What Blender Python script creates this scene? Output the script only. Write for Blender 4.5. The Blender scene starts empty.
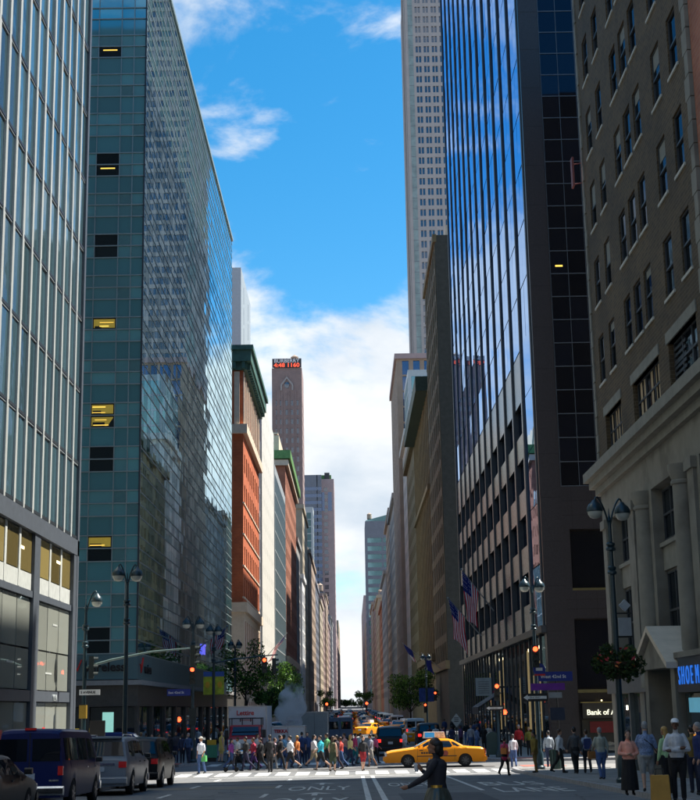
import bpy, bmesh, math, random
import numpy as np
from mathutils import Vector, Matrix, Euler

random.seed(7)
SC = bpy.context.scene
COL = SC.collection
R = math.radians

# ------------------------------------------------------------------ camera
FPX, EYE = 1400.0, 3.2           # focal length in photo pixels, eye height above the crossing
def cam_axes(yaw, pitch, roll):
    f = Vector((math.sin(yaw)*math.cos(pitch), math.cos(yaw)*math.cos(pitch), math.sin(pitch)))
    r = Vector((math.cos(yaw), -math.sin(yaw), 0)); u = r.cross(f)
    return r*math.cos(roll)-u*math.sin(roll), u*math.cos(roll)+r*math.sin(roll), f
CR, CU, CF = cam_axes(R(0.115), R(12.407), R(1.0))
cd = bpy.data.cameras.new('camera'); cam = bpy.data.objects.new('camera', cd); COL.objects.link(cam)
cd.sensor_fit = 'VERTICAL'; cd.sensor_height = 24; cd.lens = FPX/800*24
cd.clip_start = 0.5; cd.clip_end = 12000
cam.matrix_world = Matrix(((CR.x, CU.x, -CF.x, 0), (CR.y, CU.y, -CF.y, 0), (CR.z, CU.z, -CF.z, EYE), (0, 0, 0, 1)))
SC.camera = cam

# ------------------------------------------------------------------ sky and sun
SUN_AZ, SUN_EL = R(71), R(60)    # azimuth to the right of the avenue's direction
w = bpy.data.worlds.new('World'); SC.world = w; w.use_nodes = True
nt = w.node_tree; nt.nodes.clear()
def N(t, **k):
    n = nt.nodes.new(t)
    for a, b in k.items(): setattr(n, a, b)
    return n
def LK(a, b): nt.links.new(a, b)
sky = N('ShaderNodeTexSky', sky_type='NISHITA', sun_disc=False, sun_elevation=SUN_EL, sun_rotation=SUN_AZ,
        altitude=50, air_density=1.0, dust_density=0.6, ozone_density=2.5)
hs = N('ShaderNodeHueSaturation'); hs.inputs['Saturation'].default_value = 1.45; hs.inputs['Value'].default_value = 0.70; hs.inputs['Hue'].default_value = 0.488
LK(sky.outputs[0], hs.inputs['Color'])
tc = N('ShaderNodeTexCoord')
sep = N('ShaderNodeSeparateXYZ'); LK(tc.outputs['Generated'], sep.inputs[0])
mp = N('ShaderNodeMapping'); LK(tc.outputs['Generated'], mp.inputs[0])
mp.inputs['Location'].default_value = (3.1, 1.72, 0.4); mp.inputs['Scale'].default_value = (4.2, 4.2, 8.5)
n1 = N('ShaderNodeTexNoise'); n1.inputs['Scale'].default_value = 1.3; n1.inputs['Detail'].default_value = 9; n1.inputs['Roughness'].default_value = 0.56
n1.inputs['Distortion'].default_value = 0.25
LK(mp.outputs[0], n1.inputs['Vector'])
cov = N('ShaderNodeMapRange', interpolation_type='SMOOTHSTEP'); LK(sep.outputs[2], cov.inputs[0])
cov.inputs[1].default_value = 0.17; cov.inputs[2].default_value = 0.40; cov.inputs[3].default_value = 0.25; cov.inputs[4].default_value = -0.05
ad = N('ShaderNodeMath', operation='ADD'); LK(n1.outputs['Fac'], ad.inputs[0]); LK(cov.outputs[0], ad.inputs[1])
rp = N('ShaderNodeMapRange', interpolation_type='SMOOTHSTEP'); LK(ad.outputs[0], rp.inputs[0])
rp.inputs[1].default_value = 0.50; rp.inputs[2].default_value = 0.66
n2 = N('ShaderNodeTexNoise'); n2.inputs['Scale'].default_value = 2.2; n2.inputs['Detail'].default_value = 6; LK(mp.outputs[0], n2.inputs['Vector'])
cr = N('ShaderNodeValToRGB'); LK(n2.outputs['Fac'], cr.inputs[0])
cr.color_ramp.elements[0].position = 0.33; cr.color_ramp.elements[0].color = (2.35, 2.75, 3.2, 1)
cr.color_ramp.elements[1].position = 0.6; cr.color_ramp.elements[1].color = (3.75, 3.85, 3.95, 1)
mx = N('ShaderNodeMix', data_type='RGBA'); LK(rp.outputs[0], mx.inputs[0]); LK(hs.outputs[0], mx.inputs[6]); LK(cr.outputs[0], mx.inputs[7])
bg = N('ShaderNodeBackground'); bg.inputs[1].default_value = 0.11; LK(mx.outputs[2], bg.inputs[0])
wo = N('ShaderNodeOutputWorld'); LK(bg.outputs[0], wo.inputs[0])

sl = bpy.data.lights.new('sun', 'SUN'); sl.energy = 4.5; sl.angle = R(0.53); sl.color = (1, 0.94, 0.84)
so = bpy.data.objects.new('sun', sl); COL.objects.link(so)
sd = Vector((math.sin(SUN_AZ)*math.cos(SUN_EL), math.cos(SUN_AZ)*math.cos(SUN_EL), math.sin(SUN_EL)))
so.rotation_euler = sd.to_track_quat('Z', 'Y').to_euler(); so.location = sd*300
SC.view_settings.view_transform = 'Standard'; SC.view_settings.look = 'None'
SC.view_settings.exposure = 1.32; SC.view_settings.gamma = 1.0; SC.view_settings.use_curve_mapping = False

SC.cycles.max_bounces = 6; SC.cycles.diffuse_bounces = 4; SC.cycles.glossy_bounces = 4; SC.cycles.transmission_bounces = 3; SC.cycles.volume_bounces = 3
# ------------------------------------------------------------------ photo pixel -> place
def G(y):                         # street level along the avenue
    if y < 70: return 0.022*(70-y)
    if y > 250: return 0.003*(y-250)
    return 0.0
def ray(px, py): return CF+CR*((px-350)/FPX)+CU*((400-py)/FPX)
def on(px, py, X=None, Y=None):
    d = ray(px, py); t = X/d.x if X is not None else Y/d.y
    p = d*t; p.z += EYE; return p
def on_ground(px, py, h=0.0):
    d = ray(px, py); y = 70.0
    for _ in range(60):
        t = (G(y)+h-EYE)/d.z; y = 0.5*y+0.5*max(5, t*d.y)
    t = y/d.y; return Vector((d.x*t, y, G(y)+h))
def at(px, d, h=0.0):             # a place on the ground at distance d under picture column px
    p = on(px, 740, Y=d); return Vector((p.x, d, G(d)+h))

# ------------------------------------------------------------------ materials
MATS = {}
def mat(name, col, rough=0.6, metal=0.0, var=0.15, scale=3.0, bump=0.0, spec=0.5, rnd=0.0, emit=None, estr=0.0, ior=1.5, coat=0.0, detail=5, stretch=None, wear=None):
    if name in MATS: return MATS[name]
    m = bpy.data.materials.new(name); m.use_nodes = True; MATS[name] = m
    t = m.node_tree; b = t.nodes['Principled BSDF']
    b.inputs['Roughness'].default_value = rough; b.inputs['Metallic'].default_value = metal
    b.inputs['Specular IOR Level'].default_value = spec; b.inputs['IOR'].default_value = ior
    b.inputs['Coat Weight'].default_value = coat
    g = t.nodes.new('ShaderNodeNewGeometry')
    vec = g.outputs['Position']
    if stretch:
        mpn = t.nodes.new('ShaderNodeMapping'); mpn.inputs['Scale'].default_value = stretch
        t.links.new(vec, mpn.inputs[0]); vec = mpn.outputs[0]
    n = t.nodes.new('ShaderNodeTexNoise'); n.inputs['Scale'].default_value = scale; n.inputs['Detail'].default_value = detail
    n.inputs['Roughness'].default_value = 0.6
    t.links.new(vec, n.inputs['Vector'])
    mr = t.nodes.new('ShaderNodeMapRange'); mr.inputs[1].default_value = 0.25; mr.inputs[2].default_value = 0.75
    mr.inputs[3].default_value = 1-var; mr.inputs[4].default_value = 1+var
    t.links.new(n.outputs['Fac'], mr.inputs[0]); val = mr.outputs[0]
    if rnd:
        oi = t.nodes.new('ShaderNodeObjectInfo'); r2 = t.nodes.new('ShaderNodeMapRange')
        r2.inputs[3].default_value = 1-rnd; r2.inputs[4].default_value = 1+rnd
        t.links.new(oi.outputs['Random'], r2.inputs[0])
        mm = t.nodes.new('ShaderNodeMath'); mm.operation = 'MULTIPLY'
        t.links.new(val, mm.inputs[0]); t.links.new(r2.outputs[0], mm.inputs[1]); val = mm.outputs[0]
    vm = t.nodes.new('ShaderNodeVectorMath'); vm.operation = 'SCALE'; vm.inputs[0].default_value = col[:3]
    t.links.new(val, vm.inputs['Scale'])
    out = vm.outputs[0]
    if wear:                      # (colour, scale, threshold): stains with a shape of their own
        wn = t.nodes.new('ShaderNodeTexNoise'); wn.inputs['Scale'].default_value = wear[1]; wn.inputs['Detail'].default_value = 6
        t.links.new(vec, wn.inputs['Vector'])
        wr = t.nodes.new('ShaderNodeMapRange'); wr.inputs[1].default_value = wear[2]; wr.inputs[2].default_value = wear[2]+0.12
        t.links.new(wn.outputs['Fac'], wr.inputs[0])
        mxx = t.nodes.new('ShaderNodeMix'); mxx.data_type = 'RGBA'; mxx.inputs[7].default_value = (*wear[0], 1)
        t.links.new(wr.outputs[0], mxx.inputs[0]); t.links.new(out, mxx.inputs[6]); out = mxx.outputs[2]
    t.links.new(out, b.inputs['Base Color'])
    if bump:
        bp = t.nodes.new('ShaderNodeBump'); bp.inputs['Strength'].default_value = bump; bp.inputs['Distance'].default_value = 0.02
        t.links.new(n.outputs['Fac'], bp.inputs['Height']); t.links.new(bp.outputs[0], b.inputs['Normal'])
    if emit:
        b.inputs['Emission Color'].default_value = (*emit, 1); b.inputs['Emission Strength'].default_value = estr
    return m
def brick_mat(name, c1, c2, mortar, sx=0.24, sz=0.085):
    m = bpy.data.materials.new(name); m.use_nodes = True; MATS[name] = m
    t = m.node_tree; b = t.nodes['Principled BSDF']; b.inputs['Roughness'].default_value = 0.85
    g = t.nodes.new('ShaderNodeNewGeometry'); s = t.nodes.new('ShaderNodeSeparateXYZ'); t.links.new(g.outputs['Position'], s.inputs[0])
    a = t.nodes.new('ShaderNodeMath'); a.operation = 'ADD'; t.links.new(s.outputs[0], a.inputs[0]); t.links.new(s.outputs[1], a.inputs[1])
    c = t.nodes.new('ShaderNodeCombineXYZ'); t.links.new(a.outputs[0], c.inputs[0]); t.links.new(s.outputs[2], c.inputs[1])
    br = t.nodes.new('ShaderNodeTexBrick'); t.links.new(c.outputs[0], br.inputs['Vector'])
    br.inputs['Color1'].default_value = (*c1, 1); br.inputs['Color2'].default_value = (*c2, 1); br.inputs['Mortar'].default_value = (*mortar, 1)
    br.inputs['Scale'].default_value = 1; br.inputs['Brick Width'].default_value = sx; br.inputs['Row Height'].default_value = sz
    br.inputs['Mortar Size'].default_value = 0.008
    n = t.nodes.new('ShaderNodeTexNoise'); n.inputs['Scale'].default_value = 0.35; n.inputs['Detail'].default_value = 8; t.links.new(g.outputs['Position'], n.inputs['Vector'])
    mr = t.nodes.new('ShaderNodeMapRange'); mr.inputs[1].default_value = .3; mr.inputs[2].default_value = .7; mr.inputs[3].default_value = .72; mr.inputs[4].default_value = 1.25
    t.links.new(n.outputs['Fac'], mr.inputs[0])
    vm = t.nodes.new('ShaderNodeVectorMath'); vm.operation = 'SCALE'; t.links.new(br.outputs['Color'], vm.inputs[0]); t.links.new(mr.outputs[0], vm.inputs['Scale'])
    t.links.new(vm.outputs[0], b.inputs['Base Color'])
    bp = t.nodes.new('ShaderNodeBump'); bp.inputs['Strength'].default_value = 0.35; bp.inputs['Distance'].default_value = 0.01; bp.invert = True
    t.links.new(br.outputs['Fac'], bp.inputs['Height']); t.links.new(bp.outputs[0], b.inputs['Normal'])
    return m
def glass_mat(name, body, tint, refl=0.35, rough=0.02, wave=0.02, wscale=0.6, rnd=0.15):
    """architectural glass: a dark body under a coated, slightly wavy mirror layer (Fresnel)"""
    m = bpy.data.materials.new(name); m.use_nodes = True; MATS[name] = m
    t = m.node_tree; t.nodes.remove(t.nodes['Principled BSDF']); out = t.nodes['Material Output']
    g = t.nodes.new('ShaderNodeNewGeometry')
    n = t.nodes.new('ShaderNodeTexNoise'); n.inputs['Scale'].default_value = wscale; n.inputs['Detail'].default_value = 2; t.links.new(g.outputs['Position'], n.inputs['Vector'])
    bp = t.nodes.new('ShaderNodeBump'); bp.inputs['Strength'].default_value = 1.0; bp.inputs['Distance'].default_value = wave; t.links.new(n.outputs['Fac'], bp.inputs['Height'])
    oi = t.nodes.new('ShaderNodeObjectInfo'); mr = t.nodes.new('ShaderNodeMapRange'); mr.inputs[3].default_value = 1-rnd; mr.inputs[4].default_value = 1+rnd
    t.links.new(oi.outputs['Random'], mr.inputs[0])
    vm = t.nodes.new('ShaderNodeVectorMath'); vm.operation = 'SCALE'; vm.inputs[0].default_value = body; t.links.new(mr.outputs[0], vm.inputs['Scale'])
    df = t.nodes.new('ShaderNodeBsdfDiffuse'); t.links.new(vm.outputs[0], df.inputs[0])
    gl = t.nodes.new('ShaderNodeBsdfGlossy'); gl.inputs['Color'].default_value = (*tint, 1); gl.inputs['Roughness'].default_value = rough; t.links.new(bp.outputs[0], gl.inputs['Normal'])
    fr = t.nodes.new('ShaderNodeFresnel'); fr.inputs[0].default_value = 1.5
    mr2 = t.nodes.new('ShaderNodeMapRange'); mr2.inputs[3].default_value = refl; mr2.inputs[4].default_value = 1.0; t.links.new(fr.outputs[0], mr2.inputs[0])
    ms = t.nodes.new('ShaderNodeMixShader'); t.links.new(mr2.outputs[0], ms.inputs[0]); t.links.new(df.outputs[0], ms.inputs[1]); t.links.new(gl.outputs[0], ms.inputs[2])
    t.links.new(ms.outputs[0], out.inputs[0])
    return m
def emis(name, col, s):
    return mat(name, col, 0.5, emit=col, estr=s)

# ------------------------------------------------------------------ mesh building
class MB:
    def __init__(s): s.v = []; s.f = []; s.m = []
    def add(s, vs, fs, mi=0):
        o = len(s.v); s.v += [tuple(p) for p in vs]
        for f in fs: s.f.append(tuple(i+o for i in f)); s.m.append(mi)
        return s
    def box(s, x0, x1, y0, y1, z0, z1, mi=0):
        x0, x1 = min(x0, x1), max(x0, x1); y0, y1 = min(y0, y1), max(y0, y1); z0, z1 = min(z0, z1), max(z0, z1)
        return s.add([(x0, y0, z0), (x1, y0, z0), (x1, y1, z0), (x0, y1, z0), (x0, y0, z1), (x1, y0, z1), (x1, y1, z1), (x0, y1, z1)],
                     [(0, 3, 2, 1), (4, 5, 6, 7), (0, 1, 5, 4), (1, 2, 6, 5), (2, 3, 7, 6), (3, 0, 4, 7)], mi)
    def tube(s, pts, rad, n=8, mi=0, ref=None, cap=True):
        pts = [Vector(p) for p in pts]
        if not isinstance(rad, (list, tuple)): rad = [rad]*len(pts)
        rings = []; pu = None
        for i, p in enumerate(pts):
            a = pts[max(i-1, 0)]; b = pts[min(i+1, len(pts)-1)]; t = (b-a)
            t = t.normalized() if t.length > 1e-9 else Vector((0, 0, 1))
            if ref is not None: u = Vector(ref)
            else: u = pu if pu is not None else (Vector((1, 0, 0)) if abs(t.x) < 0.9 else Vector((0, 1, 0)))
            u = (u-t*u.dot(t)); u = u.normalized() if u.length > 1e-6 else t.orthogonal().normalized()
            pu = u; v = t.cross(u); r = rad[i]; ra, rb = r if isinstance(r, (tuple, list)) else (r, r)
            rings.append([p+u*(ra*math.cos(2*math.pi*k/n))+v*(rb*math.sin(2*math.pi*k/n)) for k in range(n)])
        vs = [q for rg in rings for q in rg]; fs = []
        for i in range(len(rings)-1):
            for k in range(n):
                k2 = (k+1) % n; fs.append((i*n+k, i*n+k2, (i+1)*n+k2, (i+1)*n+k))
        if cap: fs.append(tuple(range(n-1, -1, -1))); fs.append(tuple((len(rings)-1)*n+k for k in range(n)))
        return s.add(vs, fs, mi)
    def lathe(s, prof, c=(0, 0, 0), n=12, mi=0):
        pts = [(c[0], c[1], c[2]+z) for r, z in prof]
        return s.tube(pts, [max(r, 0.001) for r, z in prof], n, mi, ref=(1, 0, 0)) if True else s
    def ell(s, c, r, n=10, k=7, mi=0, rot=None):
        M = rot if rot is not None else Matrix.Identity(3)
        vs = []; fs = []; c = Vector(c)
        for i in range(1, k):
            th = math.pi*i/k
            for j in range(n):
                ph = 2*math.pi*j/n
                vs.append(c+M @ Vector((r[0]*math.sin(th)*math.cos(ph), r[1]*math.sin(th)*math.sin(ph), r[2]*math.cos(th))))
        for i in range(k-2):
            for j in range(n):
                j2 = (j+1) % n; fs.append((i*n+j, (i+1)*n+j, (i+1)*n+j2, i*n+j2))
        top = len(vs); vs.append(c+M @ Vector((0, 0, r[2]))); bot = len(vs); vs.append(c-M @ Vector((0, 0, r[2])))
        for j in range(n):
            j2 = (j+1) % n; fs.append((top, j, j2)); fs.append((bot, (k-2)*n+j2, (k-2)*n+j))
        return s.add(vs, fs, mi)
    def prism(s, poly, a0, a1, axis='x', mi=0):
        """poly in the two other axes, swept from a0 to a1"""
        def P(u, v, a): return {'x': (a, u, v), 'y': (u, a, v), 'z': (u, v, a)}[axis]
        n = len(poly); vs = [P(u, v, a0) for u, v in poly]+[P(u, v, a1) for u, v in poly]
        fs = [tuple(range(n)), tuple(range(2*n-1, n-1, -1))]+[(i, i+n, (i+1) % n+n, (i+1) % n) for i in range(n)]
        return s.add(vs, fs, mi)
    def mesh(s, name, mats, off=None, smooth=None):
        me = bpy.data.meshes.new(name)
        v = s.v if off is None else [(a-off[0], b-off[1], c-off[2]) for a, b, c in s.v]
        me.from_pydata(v, [], s.f)
        for q in (mats if isinstance(mats, (list, tuple)) else [mats]): me.materials.append(q)
        if any(s.m): me.polygons.foreach_set('material_index', s.m)
        bm = bmesh.new(); bm.from_mesh(me); bmesh.ops.recalc_face_normals(bm, faces=bm.faces); bm.to_mesh(me); bm.free()
        if smooth is not None:
            me.polygons.foreach_set('use_smooth', [True]*len(me.polygons)); me.set_sharp_from_angle(angle=R(smooth))
        me.update(); return me

class Thing:
    def __init__(s, name, label, cat, loc=(0, 0, 0), rz=0, group=None, kind=None):
        s.o = bpy.data.objects.new(name, None); COL.objects.link(s.o); s.o.empty_display_size = 0.2
        s.loc = Vector(loc); s.o.location = loc; s.o.rotation_euler = (0, 0, rz)
        s.o['label'] = label; s.o['category'] = cat
        if group: s.o['group'] = group
        if kind: s.o['kind'] = kind
        s.local = rz != 0
    def part(s, name, mb, mats, parent=None, smooth=None, local=None, kind=None, label=None):
        loc = s.local if local is None else local
        me = mb.mesh(name, mats, None if loc else s.loc, smooth)
        o = bpy.data.objects.new(name, me); COL.objects.link(o); o.parent = parent or s.o
        if parent is not None and parent.location.length > 0: o.location = -parent.location
        if kind: o['kind'] = kind
        if label: o['label'] = label
        return o
    def inst(s, name, me, loc, rot=None, parent=None, local=False):
        o = bpy.data.objects.new(name, me); COL.objects.link(o); o.parent = parent or s.o
        p = Vector(loc)-(Vector((0, 0, 0)) if local else s.loc)
        if parent is not None: p = p-parent.location
        o.location = p
        if rot: o.rotation_euler = rot
        return o
def solo(name, mb, mats, label=None, cat=None, group=None, kind=None, loc=None, smooth=None, parent=None):
    loc = Vector(loc) if loc is not None else Vector((0, 0, 0))
    o = bpy.data.objects.new(name, mb.mesh(name, mats, loc, smooth)); COL.objects.link(o); o.location = loc
    if parent: o.parent = parent
    if label: o['label'] = label
    if cat: o['category'] = cat
    if group: o['group'] = group
    if kind: o['kind'] = kind
    return o

WORK = bpy.data.scenes.new('workbench')        # an empty side scene, so evaluating one mesh stays quick
def baked(o):
    WORK.collection.objects.link(o); vl = WORK.view_layers[0]; vl.update()
    return bpy.data.meshes.new_from_object(o.evaluated_get(vl.depsgraph))
# facade frames: ('x', X, s) a wall at X facing s*X, u = Y; ('y', Y, s) a wall at Y facing s*Y, u = X
def fbounds(F, u0, u1, z0, z1, n0, n1):
    ax, c, s = F; a, b = sorted((c+s*n0, c+s*n1)); u0, u1 = sorted((u0, u1))
    return (a, b, u0, u1, z0, z1) if ax == 'x' else (u0, u1, a, b, z0, z1)
def fb(mb, F, u0, u1, z0, z1, n0, n1, mi=0): mb.box(*fbounds(F, u0, u1, z0, z1, n0, n1), mi)
BOXC = {}
def box_mesh(name, dx, dy, dz, m):
    k = (round(dx, 3), round(dy, 3), round(dz, 3), m.name)
    if k not in BOXC: BOXC[k] = MB().box(-dx/2, dx/2, -dy/2, dy/2, -dz/2, dz/2).mesh(name, m)
    return BOXC[k]
def piece(T, name, F, u0, u1, z0, z1, n0, n1, m, jit=0.0, parent=None):
    b = fbounds(F, u0, u1, z0, z1, n0, n1)
    me = box_mesh(name, b[1]-b[0], b[3]-b[2], b[5]-b[4], m)
    c = ((b[0]+b[1])/2, (b[2]+b[3])/2, (b[4]+b[5])/2)
    rot = None
    if jit:
        j1, j2 = random.gauss(0, jit), random.gauss(0, jit)
        rot = (0, j1, j2) if F[0] == 'x' else (j1, 0, j2)
    return T.inst(name, me, c, rot, parent)
def wall_grid(mb, F, u0, u1, z0, z1, cols, rows, n0, n1, mi=0):
    u = u0
    for a, b in cols:
        if a > u+1e-4: fb(mb, F, u, a, z0, z1, n0, n1, mi)
        z = z0
        for c, d in rows:
            if c > z+1e-4: fb(mb, F, a, b, z, c, n0, n1, mi)
            z = d
        if z1 > z+1e-4: fb(mb, F, a, b, z, z1, n0, n1, mi)
        u = b
    if u1 > u+1e-4: fb(mb, F, u, u1, z0, z1, n0, n1, mi)
def even(u0, u1, pitch, w, edge=None):
    n = max(1, int((u1-u0)/pitch)); p = (u1-u0)/n
    return [(u0+p*(i+.5)-w/2, u0+p*(i+.5)+w/2) for i in range(n)]
def text(T, s, size, loc, rot, m, depth=0.03, name='lettering', align='LEFT', local=False, sx=1.0, bold=0.0, parent=None):
    c = bpy.data.curves.new(name, 'FONT'); c.body = s; c.size = size; c.extrude = depth/2; c.align_x = align; c.offset = bold; c.resolution_u = 3
    t = bpy.data.objects.new('tmp', c); me = baked(t); bpy.data.objects.remove(t); me.materials.clear(); me.materials.append(m)
    me.transform(Matrix.Diagonal((sx, 1, 1, 1)))
    return T.inst(name, me, loc, rot, parent, local)
FRONT = (math.pi/2, 0, 0)                      # reads from the camera side
EAST = (math.pi/2, 0, math.pi/2)               # on a wall facing +X
WEST = (math.pi/2, 0, -math.pi/2)              # on a wall facing -X

# ------------------------------------------------------------------ palette
asphalt = mat('asphalt', (0.142, 0.146, 0.150), 0.82, var=0.28, scale=0.8, bump=0.25, detail=12, wear=((0.170, 0.168, 0.160), 0.22, 0.56))
def crack(m, sc=0.35, thr=0.012, dark=0.55):
    t = m.node_tree; b = t.nodes['Principled BSDF']; src = b.inputs['Base Color'].links[0].from_socket
    g = t.nodes.new('ShaderNodeNewGeometry'); n = t.nodes.new('ShaderNodeTexNoise'); n.inputs['Scale'].default_value = 0.9; n.inputs['Detail'].default_value = 6
    t.links.new(g.outputs['Position'], n.inputs['Vector'])
    mxv = t.nodes.new('ShaderNodeMix'); mxv.data_type = 'VECTOR'; mxv.inputs[0].default_value = 0.35; t.links.new(g.outputs['Position'], mxv.inputs[4]); t.links.new(n.outputs['Color'], mxv.inputs[5])
    v = t.nodes.new('ShaderNodeTexVoronoi'); v.feature = 'DISTANCE_TO_EDGE'; v.inputs['Scale'].default_value = sc; t.links.new(mxv.outputs[1], v.inputs['Vector'])
    r = t.nodes.new('ShaderNodeMapRange'); r.inputs[1].default_value = 0; r.inputs[2].default_value = thr; r.inputs[3].default_value = dark; r.inputs[4].default_value = 1; t.links.new(v.outputs['Distance'], r.inputs[0])
    s_ = t.nodes.new('ShaderNodeVectorMath'); s_.operation = 'SCALE'; t.links.new(src, s_.inputs[0]); t.links.new(r.outputs[0], s_.inputs['Scale']); t.links.new(s_.outputs[0], b.inputs['Base Color'])
crack(asphalt)
asphalt2 = mat('asphalt_cross', (0.135, 0.135, 0.135), 0.82, var=0.25, scale=1.1, bump=0.25, detail=12, wear=((0.090, 0.091, 0.095), 0.3, 0.57))
patchm = mat('asphalt_patch', (0.175, 0.158, 0.130), 0.85, var=0.25, scale=2.0, bump=0.2, detail=10)
patchd = mat('asphalt_dark', (0.080, 0.082, 0.087), 0.8, var=0.25, scale=2.0, bump=0.2, detail=10)
groundm = mat('city_ground', (0.10, 0.10, 0.10), 0.9)
walkm = mat('sidewalk_concrete', (0.23, 0.225, 0.215), 0.85, var=0.2, scale=1.2, bump=0.15, detail=10, wear=((0.13, 0.13, 0.13), 0.9, 0.6))
flagm = mat('sidewalk_flag', (0.25, 0.245, 0.235), 0.85, var=0.2, scale=1.6, bump=0.12, detail=10, rnd=0.14, wear=((0.12, 0.12, 0.12), 2.2, 0.63))
kerbm = mat('kerb_granite', (0.27, 0.27, 0.28), 0.7, var=0.3, scale=6)
paintm = mat('road_paint', (0.58, 0.58, 0.56), 0.7, var=0.22, scale=5, detail=10, wear=((0.15, 0.15, 0.15), 4.0, 0.56))
tactile = mat('tactile_red', (0.36, 0.12, 0.09), 0.8, var=0.25, scale=4)
iron = mat('cast_iron', (0.035, 0.035, 0.035), 0.5, 0.6)
# ------------------------------------------------------------------ ground
KL, KR = -9.3, 7.9               # kerbs of the avenue
YS = [-60, -20, 0, 20, 40, 60, 70, 85, 100, 150, 200, 250, 300, 500, 900, 1700]
def strip(name, x0, x1, ys, dz, m, **k):
    b = MB(); vs = []
    for y in ys: vs += [(x0, y, G(y)+dz), (x1, y, G(y)+dz)]
    return solo(name, b.add(vs, [(2*i, 2*i+1, 2*i+3, 2*i+2) for i in range(len(ys)-1)]), m, kind='structure', **k)
strip('ground', -4000, 4000, [-400]+YS[1:]+[8000], -0.06, groundm)
road = strip('road', -20, 20, YS, 0.0, asphalt)
strip('cross_street', -400, 400, [75.8, 83.6], 0.004, asphalt2)
strip('cross_street.001', -400, 400, [164.0, 173.0], 0.004, asphalt2)
def flat_box(b, x0, x1, y0, y1, dz, th=0.004, mi=0):
    n = max(1, int((y1-y0)/6)); 
    for i in range(n):
        a, c = y0+(y1-y0)*i/n, y0+(y1-y0)*(i+1)/n
        b.add([(x0, a, G(a)+dz), (x1, a, G(a)+dz), (x1, c, G(c)+dz), (x0, c, G(c)+dz), (x0, a, G(a)+dz+th), (x1, a, G(a)+dz+th), (x1, c, G(c)+dz+th), (x0, c, G(c)+dz+th)],
              [(4, 5, 6, 7), (0, 1, 5, 4), (1, 2, 6, 5), (2, 3, 7, 6), (3, 0, 4, 7)], mi)
    return b
def slab(name, side, y0, y1, r0, r1):
    xe = KL if side < 0 else KR
    ys = set([y for y in YS if y0 < y < y1]+[y0, y1])
    for k in range(9):
        if r1: ys.add(y1-r1+r1*math.sin(math.pi/2*k/8))
        if r0: ys.add(y0+r0-r0*math.sin(math.pi/2*k/8))
    ys = sorted(ys)
    def ex(y):
        d = 0
        if r1 and y > y1-r1: d = r1-math.sqrt(max(0, r1*r1-(y-(y1-r1))**2))
        if r0 and y < y0+r0: d = r0-math.sqrt(max(0, r0*r0-((y0+r0)-y)**2))
        return xe+side*d
    X = side*220; path = [(ex(y), y) for y in ys]
    if r1: path.append((X, y1))
    if r0: path = [(X, y0)]+path
    inn = []
    for i, p in enumerate(path):
        a = Vector(path[max(0, i-1)]); c = Vector(path[min(len(path)-1, i+1)]); t = (c-a).normalized()
        nrm = Vector((t.y, -t.x))*(1 if side > 0 else -1); inn.append((p[0]+nrm.x*0.2, p[1]+nrm.y*0.2))
    b = MB(); vs = []
    for y in ys: vs += [(ex(y)+side*0.1, y, G(y)+0.148), (X, y, G(y)+0.148)]
    b.add(vs, [(2*i, 2*i+1, 2*i+3, 2*i+2) for i in range(len(ys)-1)])
    s = solo(name, b, walkm, kind='structure')
    k = MB(); vs = []
    for (px, py), (qx, qy) in zip(path, inn):
        z = G(py); vs += [(px, py, z-0.05), (px, py, z+0.15), (qx, qy, z+0.155), (qx, qy, z+0.10)]
    k.add(vs, [(4*i+j, 4*i+j+1, 4*i+j+5, 4*i+j+4) for i in range(len(path)-1) for j in range(3)])
    solo('kerb', k, kerbm, parent=s)
    return s
s_r = slab('sidewalk', 1, -60, 75.6, 0, 3.6)
s_l = slab('sidewalk.001', -1, -60, 75.6, 0, 3.2)
s_r2 = slab('sidewalk.002', 1, 83.8, 163.8, 3.0, 3.0)
s_l2 = slab('sidewalk.003', -1, 83.8, 163.8, 3.0, 3.0)
slab('sidewalk.004', 1, 173.2, 1700, 3.0, 0); slab('sidewalk.005', -1, 173.2, 1700, 3.0, 0)
fme = {}
for (sl_, xs, y0, y1) in ((s_r, (8.15, 9.63, 11.11), 30, 72.0), (s_l, (-13.45, -12.15, -10.85), 40, 72.4)):
    y = y0
    while y < y1-1.4:
        for x in xs:
            k = 'a' if x > 0 else 'b'; wd = 1.465 if x > 0 else 1.285
            if k not in fme: fme[k] = MB().box(-wd/2, wd/2, -.736, .736, -0.005, 0.005).mesh('paving_flag', flagm)
            o = bpy.data.objects.new('paving_flag', fme[k]); COL.objects.link(o); o.parent = sl_
            o.location = (x+wd/2, y+0.75, G(y+0.75)+0.153+random.uniform(-.001, .002)); o.rotation_euler = (-math.atan(0.022), 0, 0)
        y += 1.5
for s_, bx in ((s_r, (8.6, 10.8, 73.2, 75.2)), (s_r2, (8.9, 10.8, 84.2, 86.2)), (s_l2, (-13.0, -10.2, 84.2, 86.4)), (s_l, (-11.6, -10.3, 73.2, 75.2))):
    solo('tactile_plate', flat_box(MB(), *bx, 0.15, 0.012), tactile, parent=s_)
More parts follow.
